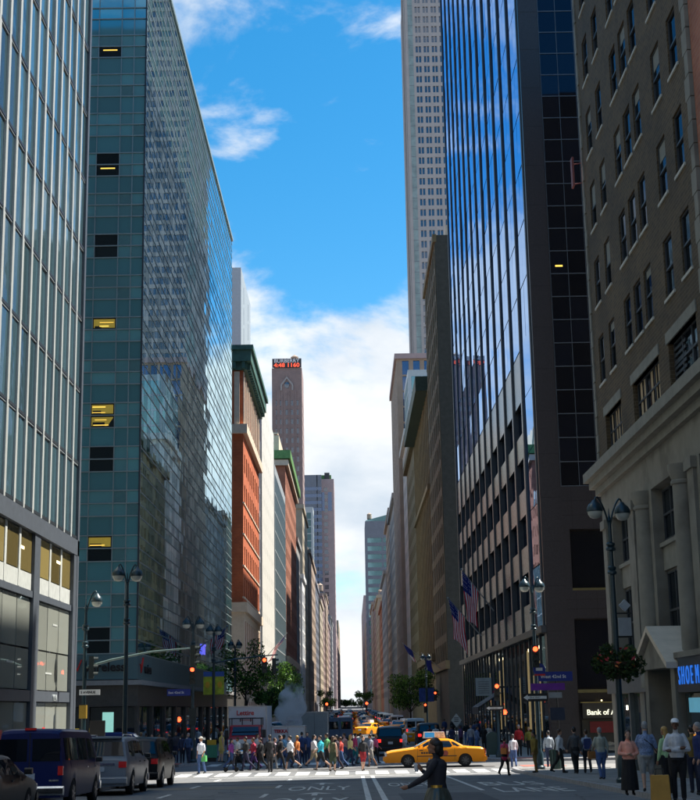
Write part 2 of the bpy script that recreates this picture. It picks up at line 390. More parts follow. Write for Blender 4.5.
# painted markings, each a piece of the road
def stripe(x0, x1, y0, y1, name='painted_stripe'):
    return solo(name, flat_box(MB(), x0, x1, y0, y1, 0.005, 0.004), paintm, parent=road)
x = -8.9
while x < 7.6:
    stripe(x, x+0.66, 71.2, 74.9); x += 1.0
x = -8.6
while x < 7.4:
    stripe(x, x+0.64, 84.3, 87.6); x += 1.0
stripe(-6.9, 7.5, 69.0, 69.5, 'stop_line')
for xx in (0.34, 0.80): stripe(xx, xx+0.17, 24, 68.9, 'lane_line')
y = 26.0
while y < 66:
    stripe(-2.92, -2.77, y, y+3.0, 'lane_dash'); stripe(-6.2, -6.05, y+1, y+4.0, 'lane_dash'); y += 9.2
stripe(4.15, 4.3, 47.5, 68.9, 'lane_line')
y = 90.0
while y < 300:
    for xx in (-6.1, -2.85, 0.6, 4.2): stripe(xx, xx+0.14, y, y+3, 'lane_dash')
    y += 9.2
RT = Thing('lane_lettering', 'white ONLY lettering and arrows painted on the asphalt before the crosswalk', 'road marking', (0, 50, G(50)))
def flat_text(s, x0, x1, y0, y1):
    o = text(RT, s, 1.0, (0, 0, 0), (0, 0, 0), paintm, 0.006)
    xs = [v.co.x for v in o.data.vertices]; zs = [v.co.y for v in o.data.vertices]
    ax, bx, ay, by = min(xs), max(xs), min(zs), max(zs)
    for v in o.data.vertices:
        y = y0+(v.co.y-ay)/(by-ay)*(y1-y0); v.co.x = x0+(v.co.x-ax)/(bx-ax)*(x1-x0); z = v.co.z; v.co.y = y-50; v.co.z = G(y)+0.008+z-G(50)
    o.location = (0, 0, 0)
flat_text('ONLY', -2.35, -0.12, 50.2, 54.4); flat_text('ONLY', -2.40, -0.15, 39.6, 43.4)
flat_text('BUS', 4.75, 6.95, 52.0, 56.2); flat_text('LANE', 4.7, 7.0, 45.6, 49.6); flat_text('ONLY', 1.3, 2.9, 53, 57)
for yy in (56.2, 45.4):
    a = MB(); pts = [(-.09, 0), (.09, 0), (.09, 1.5), (.55, 1.3), (0, 2.7), (-.55, 1.3), (-.09, 1.5)]
    a.add([(-1.25+u, yy+v, G(yy+v)+0.011) for u, v in pts], [(0, 1, 2, 6), (2, 3, 4), (4, 5, 6), (2, 4, 6)])
    RT.part('arrow', a, paintm)
for (x0, x1, y0, y1, m) in ((-8.2, -2.9, 53, 55.6, patchm), (-6.0, -1.0, 57.5, 58.2, patchd), (1.4, 4.0, 40, 46, patchd), (-5.8, -4.2, 30, 44, patchd), (-8.6, 3.0, 61.4, 62.3, patchd), (-3.0, 7.6, 77.4, 78.1, patchm), (2.0, 3.4, 60, 64.5, patchm)):
    solo('road_patch', flat_box(MB(), x0, x1, y0, y1, 0.001, 0.003), m, parent=road)
for (x, y) in ((-4.3, 49.5), (2.4, 50.5), (-0.8, 63.5), (5.6, 61.0), (1.8, 79.8), (-5.0, 78)):
    b = MB(); b.lathe([(0.34, -0.02), (0.34, 0.008), (0.30, 0.012)], (x, y, G(y)), 16); solo('manhole_cover', b, iron, parent=road)

# ------------------------------------------------------------------ building materials
stone_d = mat('blue_grey_granite', (0.075, 0.088, 0.105), 0.45, var=0.15, scale=4, rnd=0.08)
alu = mat('pale_aluminium', (0.42, 0.46, 0.47), 0.38, 0.25, var=0.08, rnd=0.06)
alu_d = mat('dark_aluminium', (0.05, 0.06, 0.07), 0.4, 0.5)
g_l1 = glass_mat('office_glass_blue', (0.050, 0.095, 0.115), (0.72, 0.82, 0.86), 0.07, 0.05, 0.010, 0.8, 0.30)
g_l1s = glass_mat('pale_shop_glass', (0.260, 0.275, 0.240), (0.8, 0.88, 0.88), 0.05, 0.03, 0.004, 0.8, 0.2)
g_l2n = glass_mat('teal_glass', (0.075, 0.290, 0.310), (0.60, 0.90, 0.95), 0.34, 0.05, 0.004, 0.5, 0.40)
g_l2s = glass_mat('teal_spandrel_glass', (0.058, 0.225, 0.245), (0.55, 0.85, 0.92), 0.24, 0.06, 0.003, 0.5, 0.2)
g_l2a = glass_mat('green_tint_glass', (0.035, 0.090, 0.095), (0.66, 0.86, 0.92), 0.30, 0.015, 0.003, 0.25, 0.15)
g_mir = glass_mat('blue_mirror_glass', (0.012, 0.020, 0.035), (0.50, 0.68, 0.98), 0.62, 0.012, 0.007, 0.22, 0.10)
g_blk = glass_mat('black_glass', (0.004, 0.006, 0.011), (0.40, 0.48, 0.66), 0.02, 0.04, 0.004, 0.4, 0.4)
g_win = glass_mat('window_glass', (0.010, 0.013, 0.016), (0.50, 0.55, 0.62), 0.02, 0.02, 0.006, 0.8, 0.5)
g_dim = glass_mat('dim_window_glass', (0.012, 0.015, 0.018), (0.26, 0.30, 0.36), 0.02, 0.03, 0.006, 0.8, 0.5)  # reflection tint darkened so these panes mirror less sky
g_warm = glass_mat('warm_room_glass', (0.20, 0.155, 0.055), (0.8, 0.85, 0.85), 0.04, 0.03, 0.004, 0.8, 0.5)  # ochre body colour paints in the glow of lit rooms
g_far = glass_mat('far_window_glass', (0.030, 0.038, 0.055), (0.8, 0.88, 1.0), 0.12, 0.05, 0.004, 0.5, 0.2)
g_shop = glass_mat('shop_glass', (0.03, 0.035, 0.035), (0.85, 0.92, 0.92), 0.05, 0.02, 0.004, 0.8, 0.3)
g_teal = glass_mat('tower_teal_glass', (0.03, 0.13, 0.15), (0.55, 0.85, 0.9), 0.25, 0.06, 0.004, 0.3, 0.1)
g_blue = glass_mat('deep_blue_glass', (0.010, 0.030, 0.085), (0.5, 0.65, 0.95), 0.15, 0.05, 0.004, 0.3, 0.1)
mull = mat('mullion_blue_grey', (0.30, 0.37, 0.37), 0.4, 0.3, var=0.08)
granite_k = mat('dark_granite', (0.028, 0.026, 0.030), 0.32, var=0.25, scale=9, rnd=0.15)
band_grey = mat('mirrored_band_grey', (0.042, 0.044, 0.050), 0.18, var=0.3, scale=3, rnd=0.15, spec=0.55)  # grey for the bands that stand in for reflections
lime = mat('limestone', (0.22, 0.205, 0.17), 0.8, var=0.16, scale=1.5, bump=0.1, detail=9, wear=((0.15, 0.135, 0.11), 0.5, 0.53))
lime_d = mat('limestone_trim', (0.22, 0.21, 0.175), 0.8, var=0.2, scale=2, bump=0.1, detail=9)
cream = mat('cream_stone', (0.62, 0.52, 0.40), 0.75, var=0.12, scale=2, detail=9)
creamw = mat('pale_concrete', (0.55, 0.54, 0.50), 0.8, var=0.10, scale=1.0, detail=9)
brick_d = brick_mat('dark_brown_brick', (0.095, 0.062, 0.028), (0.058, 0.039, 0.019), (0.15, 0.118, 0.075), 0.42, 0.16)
brick_r = brick_mat('orange_red_brick', (0.50, 0.120, 0.040), (0.42, 0.095, 0.033), (0.40, 0.20, 0.12), 0.5, 0.2)
brick_m = brick_mat('rust_brick', (0.34, 0.13, 0.075), (0.28, 0.10, 0.06), (0.3, 0.2, 0.15), 0.5, 0.2)
copper = mat('green_copper', (0.050, 0.13, 0.10), 0.6, var=0.3, scale=2)
copper_b = mat('bright_green_copper', (0.11, 0.26, 0.08), 0.6, var=0.3, scale=2)
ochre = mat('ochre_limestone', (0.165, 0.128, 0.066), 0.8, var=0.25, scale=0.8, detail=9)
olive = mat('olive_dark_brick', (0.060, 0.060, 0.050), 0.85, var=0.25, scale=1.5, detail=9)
pinkst = mat('pink_stone', (0.38, 0.28, 0.27), 0.75, var=0.12, scale=0.3)
mauve = mat('mauve_brick', (0.27, 0.195, 0.180), 0.8, var=0.15, scale=0.4)
slate = mat('slate_panel', (0.16, 0.17, 0.20), 0.6, var=0.12, scale=0.3)
buff = mat('buff_brick', (0.40, 0.34, 0.25), 0.8, var=0.15, scale=0.4)
tan = mat('tan_brick', (0.33, 0.25, 0.19), 0.8, var=0.15, scale=0.4)
grey_st = mat('grey_stone', (0.28, 0.28, 0.28), 0.8, var=0.15, scale=0.4)
esb_st = mat('indiana_limestone', (0.36, 0.33, 0.315), 0.75, var=0.08, scale=0.4)
roofm = mat('roof_tar', (0.06, 0.06, 0.065), 0.9)
white_p = mat('white_panel', (0.75, 0.76, 0.76), 0.5, var=0.05)
frame_lt = mat('window_frame_grey', (0.16, 0.17, 0.17), 0.5)
frame_w = mat('window_frame_dark', (0.04, 0.045, 0.05), 0.5)
blind = mat('window_blind', (0.20, 0.20, 0.175), 0.8, var=0.1, scale=6)
curtain = mat('tan_curtain', (0.45, 0.33, 0.20), 0.8, var=0.5, scale=4, stretch=(1, 1, 0.1))  # warm tan cloth with streaky tone
warm = emis('warm_ceiling_light', (1.0, 0.62, 0.10), 0.55)
warm2 = emis('warm_shop_light', (1.0, 0.78, 0.42), 1.6)
yellowint = emis('lit_office_interior', (0.50, 0.36, 0.05), 0.12)
red_l = emis('red_letter_light', (0.8, 0.09, 0.04), 0.5)

# ------------------------------------------------------------------ L1: glass office with pale fins, near left
T = Thing('office_building', 'pale finned glass office block over a dark granite shop base, beside the parked van', 'building', (-13.5, 54, G(54)))
FX = ('x', -13.5, 1)
b = MB(); b.box(-45, -13.95, 20, 68.9, -0.2, 60); T.part('core', b, slate)
b = MB(); fb(b, FX, 20, 69.3, 10.75, 11.5, -0.44, 0.10)
for k in range(-4, 1):
    u = 60.4+8.35*k
    if u > 22: fb(b, FX, u-0.55, u+0.55, -0.2, 10.75, -0.44, 0.04)
fb(b, FX, 68.2, 69.3, -0.2, 10.75, -0.44, 0.08)
fb(b, FX, 20, 68.2, 3.7, 4.15, -0.44, 0.02); fb(b, FX, 20, 68.2, 8.0, 8.28, -0.44, 0.0); fb(b, FX, 20, 68.2, -0.2, 0.75, -0.44, 0.02)
b.box(-45, -13.4, 68.9, 69.3, -0.2, 60)
T.part('granite_base', b, stone_d)
pales = mat('pale_sill_panel', (0.46, 0.48, 0.45), 0.6)
for k in range(-4, 2):
    a, c = 60.4+8.35*k+0.55, 60.4+8.35*(k+1)-0.55
    if k == 1: c = min(c, 68.2)
    if a < 22: continue
    if c-a < 1: continue
    m3 = (c-a)/3
    for j in range(3):
        u0, u1 = a+m3*j+0.05, a+m3*(j+1)-0.05
        piece(T, 'pane', FX, u0, u1, 4.2, 5.85, -0.14, -0.10, g_l1s, 0.002)
        piece(T, 'pane', FX, u0, u1, 5.92, 7.95, -0.14, -0.10, g_l1s, 0.002)
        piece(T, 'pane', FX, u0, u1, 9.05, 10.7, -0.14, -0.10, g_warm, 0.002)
        piece(T, 'sill_panel', FX, u0, u1, 8.30, 9.0, -0.20, -0.08, pales)
        piece(T, 'pane', FX, u0, u1, 0.8, 3.65, -0.14, -0.10, g_l1s, 0.002)
        if j: piece(T, 'white_reveal', FX, u0-0.10, u0+0.22, 8.32, 10.72, -0.12, -0.06, pales)
# dim room light behind the first-floor glass
for (u, z) in ((57.5, 9.9), (65.0, 10.0)):
    piece(T, 'ceiling_light', FX, u, u+0.9, z, z+0.12, -0.098, -0.09, warm2)
for (u, z, w_) in ((63.2, 4.9, 1.3), (56.0, 5.2, 1.0), (64.5, 7.1, 1.0)): piece(T, 'shelf', FX, u, u+w_, z, z+0.08, -0.098, -0.085, pales)
fin_m = mat('pale_grey_fin', (0.44, 0.46, 0.44), 0.45, 0.1, var=0.08, rnd=0.06)
rows = [11.55+3.73*i for i in range(10)]; NC = 26; cw = 1.66
for i, z in enumerate(rows[:-1]):
    for c in range(NC):
        u = 69.2-cw*(c+1)
        piece(T, 'pane', FX, u+0.20, u+cw-0.20, z+0.16, z+3.73-0.10, -0.07, -0.03, g_l1, 0.005)
for c in range(NC+1):
    u = 69.2-cw*c
    piece(T, 'fin', FX, u-0.27, u-0.03, 11.5, 45.2, -0.20, 0.065, fin_m); piece(T, 'fin', FX, u+0.05, u+0.19, 11.5, 45.2, -0.20, 0.03, fin_m)
for i, z in enumerate(rows):
    piece(T, 'transom', FX, 69.3-cw*NC, 69.3, z-0.05, z+0.02, -0.20, 0.02, alu)
    piece(T, 'dark_joint', FX, 69.3-cw*NC, 69.3, z+0.02, z+0.15, -0.20, 0.045, alu_d)  # dark aluminium strip along each floor line
fins_top = MB(); fins_top.box(-45, -13.5, 20, 69.25, 45.2, 46.4); T.part('parapet', fins_top, alu)
text(T, 'MEN', 0.42, (-13.46, 64.3, 3.74), EAST, alu, 0.03)
rdp = mat('red_display', (0.6, 0.02, 0.02), 0.5)
for u in (55.2, 62.9):
    piece(T, 'red_poster', FX, u, u+0.5, 1.0, 2.6, -0.098, -0.085, rdp)

# ------------------------------------------------------------------ L2: teal glass tower across the side street
T = Thing('glass_tower', 'teal glass corner tower with a phone shop at its foot', 'building', (-13.5, 89.4, 0))
L2a, L2b, L2t = 89.4, 160.3, 58.6
FX, FN = ('x', -13.5, 1), ('y', 89.4, -1)
b = MB(); b.box(-52, -13.75, 89.65, L2b, 0, L2t-0.3); T.part('core', b, roofm)
b = MB(); b.box(-52.2, -13.4, 89.3, L2b+.1, L2t-0.35, L2t); T.part('roof_edge', b, mull)
edges = [-13.5, -14.33, -15.2, -16.78, -17.6]
rng = random.Random(3)
rows = []; z = 6.8; k = 0
while z < L2t-0.5:
    h = (0.83, 0.83, 1.24)[k % 3]; rows.append((z, min(z+h, L2t-0.36), k % 3)); z += h; k += 1
lit = {15: 0, 16: 0, 33: 3, 34: 4, 7: 2, 6: 5, 48: 3, 22: 1, 27: 4, 28: 4, 42: 3, 12: 5, 13: 5, 51: 5, 1: 6, 0: 6}
darkint = mat('dark_office', (0.010, 0.013, 0.013), 0.6)
dg_ = glass_mat('clear_office_glass', (0.012, 0.016, 0.016), (0.5, 0.7, 0.8), 0.03, 0.03, 0.003, 0.6, 0.6)
for i, (z0, z1, kk) in enumerate(rows):
    cols = [(edges[0], edges[1]), (edges[1], edges[2]), (edges[2], edges[3]), (edges[3], edges[4])] if kk != 2 else [(edges[0], edges[2]), (edges[2], edges[3]), (edges[3], edges[4])]
    for ci, (a, c) in enumerate(cols):
        wide = abs(c-a) > 1.2 and kk != 2
        m = g_l2s if kk == 2 else g_l2n
        if wide and i in lit: m = dg_
        piece(T, 'pane', FN, c+0.035, a-0.035, z0+0.04, z1-0.04, -0.10, -0.05, m, 0.003)
        if wide and lit.get(i) in (0, 1, 2):
            piece(T, 'office_interior', FN, c+0.08, a-0.1, z0+0.12, z1-0.12, -0.049, -0.046, yellowint)
            for q in range(rng.choice((1, 2, 2))): zq = z0+0.18+0.3*q+rng.uniform(-.05, .05); uq = c+rng.uniform(.1, .5); piece(T, 'ceiling_light', FN, uq, min(a-.1, uq+rng.uniform(.35, 1.0)), zq, zq+rng.uniform(.03, .08), -0.045, -0.042, warm)
            piece(T, 'partition', FN, c+0.15, c+rng.uniform(.5, 1.2), z0+0.12, z0+rng.uniform(.2, .4), -0.0455, -0.043, darkint)
        elif wide and lit.get(i) == 3: piece(T, 'ceiling_light', FN, c+0.3, a-0.3, z1-0.3, z1-0.22, -0.046, -0.042, warm)
# rest of this face, behind the nearer block
pb = MB(); mb_ = MB()
for (z0, z1, kk) in rows:
    u = -17.6
    for q in range(24):
        fb(pb, FN, u-1.4+0.04, u-0.04, z0+0.04, z1-0.04, -0.10, -0.05, 1 if kk == 2 else 0); u -= 1.42
    fb(mb_, FN, -52, -13.42, z0-0.035, z0+0.035, -0.2, 0.03)
    fb(mb_, FX, 89.4, L2b, z0-0.035, z0+0.035, -0.2, -0.005)
T.part('side_panes', pb, [g_l2n, g_l2s], kind='stuff')
for e in edges+[-17.6-1.42*q for q in range(1, 24)]: fb(mb_, FN, e-0.03, e+0.03, 6.8, L2t-0.4, -0.2, 0.005)
T.part('mullions', mb_, mull)
b = MB(); b.box(-13.56, -13.46, 89.36, 89.46, 6.8, L2t-0.4); T.part('corner_post', b, alu_d)
# avenue face: small panes, each set a hair out of true
pb = MB(); rj = random.Random(11)
for (z0, z1, kk) in rows:
    u = 89.5
    while u < L2b-0.2:
        u1 = min(u+1.52, L2b); s1, s2 = rj.gauss(0, 0.0009), rj.gauss(0, 0.0008); hw, hh = (u1-u)/2, (z1-z0)/2
        def xx(su, sz): return -13.535+s1*su*hw+s2*sz*hh
        pb.add([(xx(-1, -1), u+0.012, z0+0.03), (xx(1, -1), u1-0.012, z0+0.03), (xx(1, 1), u1-0.012, z1-0.03), (xx(-1, 1), u+0.012, z1-0.03)], [(0, 1, 2, 3)])
        u = u1
T.part('avenue_panes', pb, g_l2a, kind='stuff')
vm_ = MB(); u = 89.5
while u < L2b: fb(vm_, FX, u-0.012, u+0.012, 6.8, L2t-0.4, -0.2, -0.032); u += 1.52
T.part('joints', vm_, alu_d)
# podium: pale fascia with the phone shop sign, granite band, shop glass
fascia = mat('pale_teal_fascia', (0.085, 0.165, 0.18), 0.4, var=0.1, scale=0.5)
b = MB(); fb(b, FN, -52, -13.8, 5.2, 6.75, -0.3, 0.05); fb(b, FX, 89.35, L2b, 5.2, 6.75, -0.3, 0.05); T.part('fascia', b, fascia)
b = MB(); fb(b, FN, -52, -13.8, 4.85, 5.15, -0.3, 0.35); fb(b, FX, 89.05, L2b, 4.85, 5.15, -0.3, 0.35); T.part('ledge', b, mat('ledge_stone', (0.30, 0.30, 0.29), 0.6))
b = MB(); fb(b, FN, -52, -13.8, 3.55, 4.85, -0.3, 0.1); fb(b, FX, 89.3, L2b, 3.55, 4.85, -0.3, 0.1)
for u in np.arange(-50, -14, 5.5): fb(b, FN, u, u+0.6, 0.15, 3.55, -0.3, 0.1)
for u in np.arange(89.5, L2b, 6.4): fb(b, FX, u, u+0.7, 0.15, 3.55, -0.3, 0.1)
T.part('granite_band', b, mat('brown_granite', (0.075, 0.07, 0.062), 0.4, var=0.2, scale=3))
for i, u in enumerate(np.arange(-50, -14.5, 5.5)):
    piece(T, 'shop_pane', FN, u+0.65, min(u+5.45, -13.6), 0.2, 3.5, -0.12, -0.08, g_shop, 0.002)
for i, u in enumerate(np.arange(89.5, L2b-4, 6.4)): piece(T, 'shop_pane', FX, u+0.75, u+6.35, 0.2, 3.5, -0.12, -0.08, g_shop, 0.002)
piece(T, 'lit_strip', FN, -15.6, -14.9, 0.4, 3.2, -0.075, -0.06, emis('pale_green_light', (0.35, 0.75, 0.65), 0.28))
for u in (-17.5, -19.0, -16.4): piece(T, 'shelf_light', FN, u, u+0.9, 2.0, 2.25, -0.075, -0.06, yellowint)
dk = mat('sign_black', (0.01, 0.01, 0.012), 0.5)
redp = mat('sign_red', (0.62, 0.02, 0.015), 0.5)
text(T, 'verizon', 0.78, (-19.9, 89.32, 5.72), FRONT, dk, 0.06, bold=0.02); text(T, 'wireless', 0.78, (-16.75, 89.32, 5.72), FRONT, dk, 0.06, bold=0.02)
ck = MB(); ck.prism([(-17.45, 5.95), (-17.3, 5.95), (-17.2, 5.7), (-16.9, 6.45), (-16.98, 6.45), (-17.2, 5.9)], 89.25, 89.33, 'y'); T.part('check_mark', ck, redp)
ck = MB(); ck.prism([(90.1, 6.15), (90.6, 6.15), (90.8, 5.6), (91.8, 6.6), (91.4, 6.6), (90.85, 6.0)], -13.45, -13.38, 'x'); T.part('check_mark', ck, redp)
text(T, 'verizon', 0.85, (-13.42, 92.3, 5.65), EAST, dk, 0.06, bold=0.02, sx=1.2)
blsig = mat('sign_blue_lit', (0.05, 0.06, 0.35), 0.4, emit=(0.12, 0.12, 0.7), estr=0.5)
text(T, 'AT', 1.3, (-13.42, 128, 8.2), EAST, blsig, 0.08, bold=0.03, sx=1.6)

# ------------------------------------------------------------------ generic street-wall building
def tower(name, label, side, X, d0, d1, zt, depth, wm, gm, cp=(3.0, 1.5), rp_=(3.6, 2.0), zf=5.0, zt_w=None, roof=True, recess=0.28, north=True, zb=None, ncp=None, trim=None, far_face=False):
    z0 = G(d0) if zb is None else zb
    T = Thing(name, label, 'building', (X, d0, z0))
    xi = X+side*depth; b = MB(); gb = MB()
    lo, hi = sorted((X+side*(recess+0.06), xi))
    b.box(lo, hi, d0+recess+0.06, d1, z0-0.3, zt-0.05)
    zt_w = zt_w or zt-1.2
    rows = []; z = z0+zf
    while z+rp_[1] < zt_w: rows.append((z, z+rp_[1])); z += rp_[0]
    FX = ('x', X, -side)
    cols = even(d0+0.8, d1-0.4, cp[0], cp[1])
    wall_grid(b, FX, d0, d1, z0-0.3, zt, cols, rows, -(recess+0.06), 0)
    for a, c in cols:
        for e, f in rows: fb(gb, FX, a+.02, c-.02, e+.02, f-.02, -recess, -recess+0.04)
    if north:
        FN = ('y', d0, -1); u0, u1 = sorted((X+side*(recess+0.06), xi)); ncp = ncp or cp
        if ncp[0] > 0:
            cols = even(u0+0.4, u1-0.4, ncp[0], ncp[1])
            wall_grid(b, FN, u0, u1, z0-0.3, zt, cols, rows, -(recess+0.06), 0)
            for a, c in cols:
                for e, f in rows: fb(gb, FN, a+.02, c-.02, e+.02, f-.02, -recess, -recess+0.04)
        else: fb(b, FN, u0, u1, z0-0.3, zt, -(recess+0.06), 0)
    T.part('wall', b, wm); T.part('windows', gb, gm, kind='stuff')
    if trim:
        for (za, zb_, pr, m) in trim:
            c = MB(); fb(c, FX, d0-pr, d1, za, zb_, -0.2, pr); fb(c, ('y', d0, -1), *sorted((X+side*.2, xi)), za, zb_, -0.2, pr); T.part('cornice', c, m)
    if roof and 350 < d0 < 1000 and depth > 8:
        rg = random.Random(int(d0)); xa = X+side*1.2
        for q in range(2):
            y_ = d0+(d1-d0)*(.15+.4*q); h_ = rg.uniform(2.0, 4.0); c = MB()
            if (int(d0)+q) % 2: c.box(*sorted((xa, xa+side*rg.uniform(3, 6))), y_, y_+rg.uniform(3, 7), zt, zt+h_); T.part('roof_plant', c, slate)
            else:
                c.lathe([(1.5, 2.2), (1.6, 2.3), (1.55, 5.2), (1.65, 5.3), (.1, 6.4)], (xa+side*1.8, y_, zt), 14); T.part('water_tank', c, tan); c = MB()
                for ax, ay in ((-1, -1), (1, -1), (1, 1), (-1, 1)): c.tube([(xa+side*1.8+ax, y_+ay, zt), (xa+side*1.8+ax, y_+ay, zt+2.3)], .12, 5)
                c.box(xa+side*1.8-1.4, xa+side*1.8+1.4, y_-1.4, y_+1.4, zt+2.0, zt+2.2); T.part('tank_stand', c, iron)
    if roof: T.part('roof', MB().box(*sorted((X+side*0.5, xi)), d0+0.5, d1, zt-0.05, zt+0.02), roofm)
    return T
LX, RX = -13.5, 12.6
# L3 red brick with the copper cornice
T = tower('brick_building', 'orange red brick building with green copper cornice and cream stone base', -1, LX, 177.3, 208.5, 46.8, 26, brick_r, g_win, (3.1, 1.55), (4.0, 2.5), 17.2, 37.5, ncp=(0, 0))
FX, FN = ('x', LX, 1), ('y', 177.3, -1)
for za, zb2 in ((15.2, 16.4), (38.0, 39.2)): b = MB(); fb(b, FX, 176.75, 208.6, za, zb2, -0.3, 0.55); fb(b, FN, -40, LX-.3, za+.005, zb2-.005, -0.3, 0.545); T.part('string_course', b, cream)
b = MB(); cols = even(178.2, 208.2, 3.1, 1.7)
wall_grid(b, FX, 177.25, 208.6, -0.2, 15.2, cols, [(0.4, 4.2), (5.4, 14.2)], -0.25, 0.10); fb(b, FN, -40, LX-0.05, -0.2, 15.2, -0.1, 0.10)
T.part('stone_base', b, cream)
b = MB()
for a, c in cols: fb(b, FX, a, c, 0.4, 14.2, -0.22, -0.10)
T.part('base_windows', b, g_win, kind='stuff')
for i in range(11): piece(T, 'pilaster', FX, 177.35+3.02*i, 178.15+3.02*i, 39.2, 46.2, -0.1, 0.12, cream)
for u in (-14.15, -16.6, -19, -21.4): piece(T, 'pilaster', FN, u-0.5, u+0.2, 39.2, 46.2, -0.1, 0.30, cream)
b = MB()
for a, c in even(177.8, 208.2, 3.02, 1.6): fb(b, FX, a+.1, c-.1, 39.8, 45.6, -0.1, 0.03)
T.part('upper_windows', b, g_win, kind='stuff')
b = MB(); fb(b, FX, 176.8, 209, 46.4, 47.4, -0.3, 0.5); fb(b, FN, -40, LX-0.3, 46.4, 47.4, -0.3, 0.5)
fb(b, FX, 176.2, 209.2, 47.4, 48.9, -0.3, 1.1); fb(b, FN, -40, LX-0.3, 47.4, 48.9, -0.3, 1.1); fb(b, FX, 175.9, 209.4, 48.9, 49.5, -0.3, 1.4); fb(b, FN, -40, LX-0.3, 48.9, 49.5, -0.3, 1.4)
T.part('cornice', b, copper)
for i in range(22): piece(T, 'bracket', FX, 177.6+1.42*i, 178.0+1.42*i, 46.5, 47.4, 0.45, 0.95, copper)
for i in range(8): piece(T, 'bracket', FN, -13.6-1.2*i, -13.2-1.2*i, 46.5, 47.4, 0.45, 0.95, copper)
T.part('parapet', MB().box(-30, LX, 178, 208.5, 46.8, 49.3), brick_r)
for zz in (20.9, 24.9, 28.9, 32.9): piece(T, 'sill_course', FX, 177.3, 208.5, zz-3.95, zz-3.75, -0.1, 0.12, cream)
# L3 neighbour: dark slot and pale concrete slab
tower('infill_building', 'narrow dark slate building squeezed beside the orange brick building', -1, LX-0.2, 208.9, 215.4, 44, 24, slate, g_blue, (2.0, 1.3), (3.5, 2.6), 5)
tower('concrete_slab', 'pale concrete slab with faint bands next to the orange brick building', -1, LX, 215.6, 250, 52.0, 22, creamw, g_far, (3.4, 0.25), (3.6, 1.1), 6, recess=0.10, ncp=(0, 0))
T = tower('white_tower', 'slim white and blue tower rising behind the green copper cornice', -1, -17.4, 224, 246, 75.5, 12, alu, g_blue, (7, 0.6), (3.6, 3.0), 6, recess=0.1, ncp=(4.0, 3.7))
# L5 glass block, then rust brick with bright green cornice
T = tower('glass_block', 'blue glass fronted block beside the pale concrete slab', -1, LX, 252.4, 294.0, 47.0, 22, alu, g_l2a, (1.8, 1.62), (3.5, 3.3), 3.5, 46.5, ncp=(3.6, 3.2), recess=0.1)
T = tower('cornice_building', 'rust brick building with bright green projecting cornice', -1, LX, 295, 352, 54.5, 22, brick_m, g_win, (3.6, 1.4), (3.9, 2.2), 15, 53, ncp=(3.6, 1.4))
FX, FN = ('x', LX, 1), ('y', 295, -1)
b = MB(); fb(b, FX, 293.9, 352.5, 55.4, 57.2, -0.5, 1.2); fb(b, FN, -36, LX-.5, 55.4, 57.2, -0.5, 1.1); T.part('cornice', b, copper_b)
b = MB(); fb(b, FX, 294.3, 352.5, 54.0, 55.2, -0.5, 0.7); fb(b, FN, -36, LX-.5, 54.0, 55.2, -0.5, 0.7); fb(b, FX, 294.6, 352.3, 12.5, 14.0, -0.3, 0.6); T.part('frieze', b, cream)
b = MB(); fb(b, FX, 294.9, 352, 0, 12.5, -0.2, 0.1); fb(b, FN, -36, LX-.2, 0, 12.5, -0.2, 0.1); T.part('stone_base', b, cream)
b = MB(); b.box(-34, -15.2, 297, 318, 57.4, 61.2); T.part('penthouse', b, brick_m)
b = MB(); b.box(-34, -15.1, 296.9, 318, 59.6, 60.0); b.box(-34, -15.1, 296.9, 318, 61.2, 61.6); b.box(-16.9, -14.9, 296.8, 318.2, 57.4, 61.0); T.part('penthouse_band', b, cream)
# far left street wall
lf = [(352.6, 378, 45, grey_st, g_blue, 'narrow blue striped block beyond the rust brick building'), (378.4, 400, 38, white_p, g_blue, 'white striped low block beyond the rust brick building'),
      (400.5, 446, 60, buff, g_far, 'tall buff block on the left before the slim brick tower'), (447, 520, 52, tan, g_far, 'tan block with regular windows far down the left side'),
      (521, 590, 50, slate, g_far, 'slate grey block far down the left side'), (592, 655, 47, buff, g_far, 'buff low block beyond the slate grey block'), (656, 730, 54, mauve, g_far, 'mauve brick block beyond the buff low block'),
      (732, 800, 60, tan, g_far, 'taller tan block far along the left street wall'), (802, 890, 50, pinkst, g_far, 'pink stone block well beyond the tan blocks'), (892, 1000, 58, grey_st, g_far, 'grey stone block near the pink grey towers')]
for i, (a, c, h, wm, gm, lb) in enumerate(lf):
    tower('street_building', lb, -1, LX+(0.5 if i % 2 else 0), a, c, h+G(a), 20, wm, gm, (3.4, 1.7) if i > 1 else (2.4, 1.5), (3.7, 2.1) if i > 1 else (3.7, 3.2), 5, trim=[(h+G(a)-0.9, h+G(a)+0.3, 0.5, wm)])
fl = [(1150, 1240, 62), (1245, 1330, 80), (1340, 1500, 72), (1510, 1690, 95)]
for i, (a, c, h) in enumerate(fl):
    tower('distant_building', 'pale distant street building at the far end of the left side', -1, LX, a, c, h, 30, (pinkst, tan, pinkst, buff)[i], g_far, (6, 3), (5, 2.5), 8, recess=0.4).o['group'] = 'far street wall on the left'
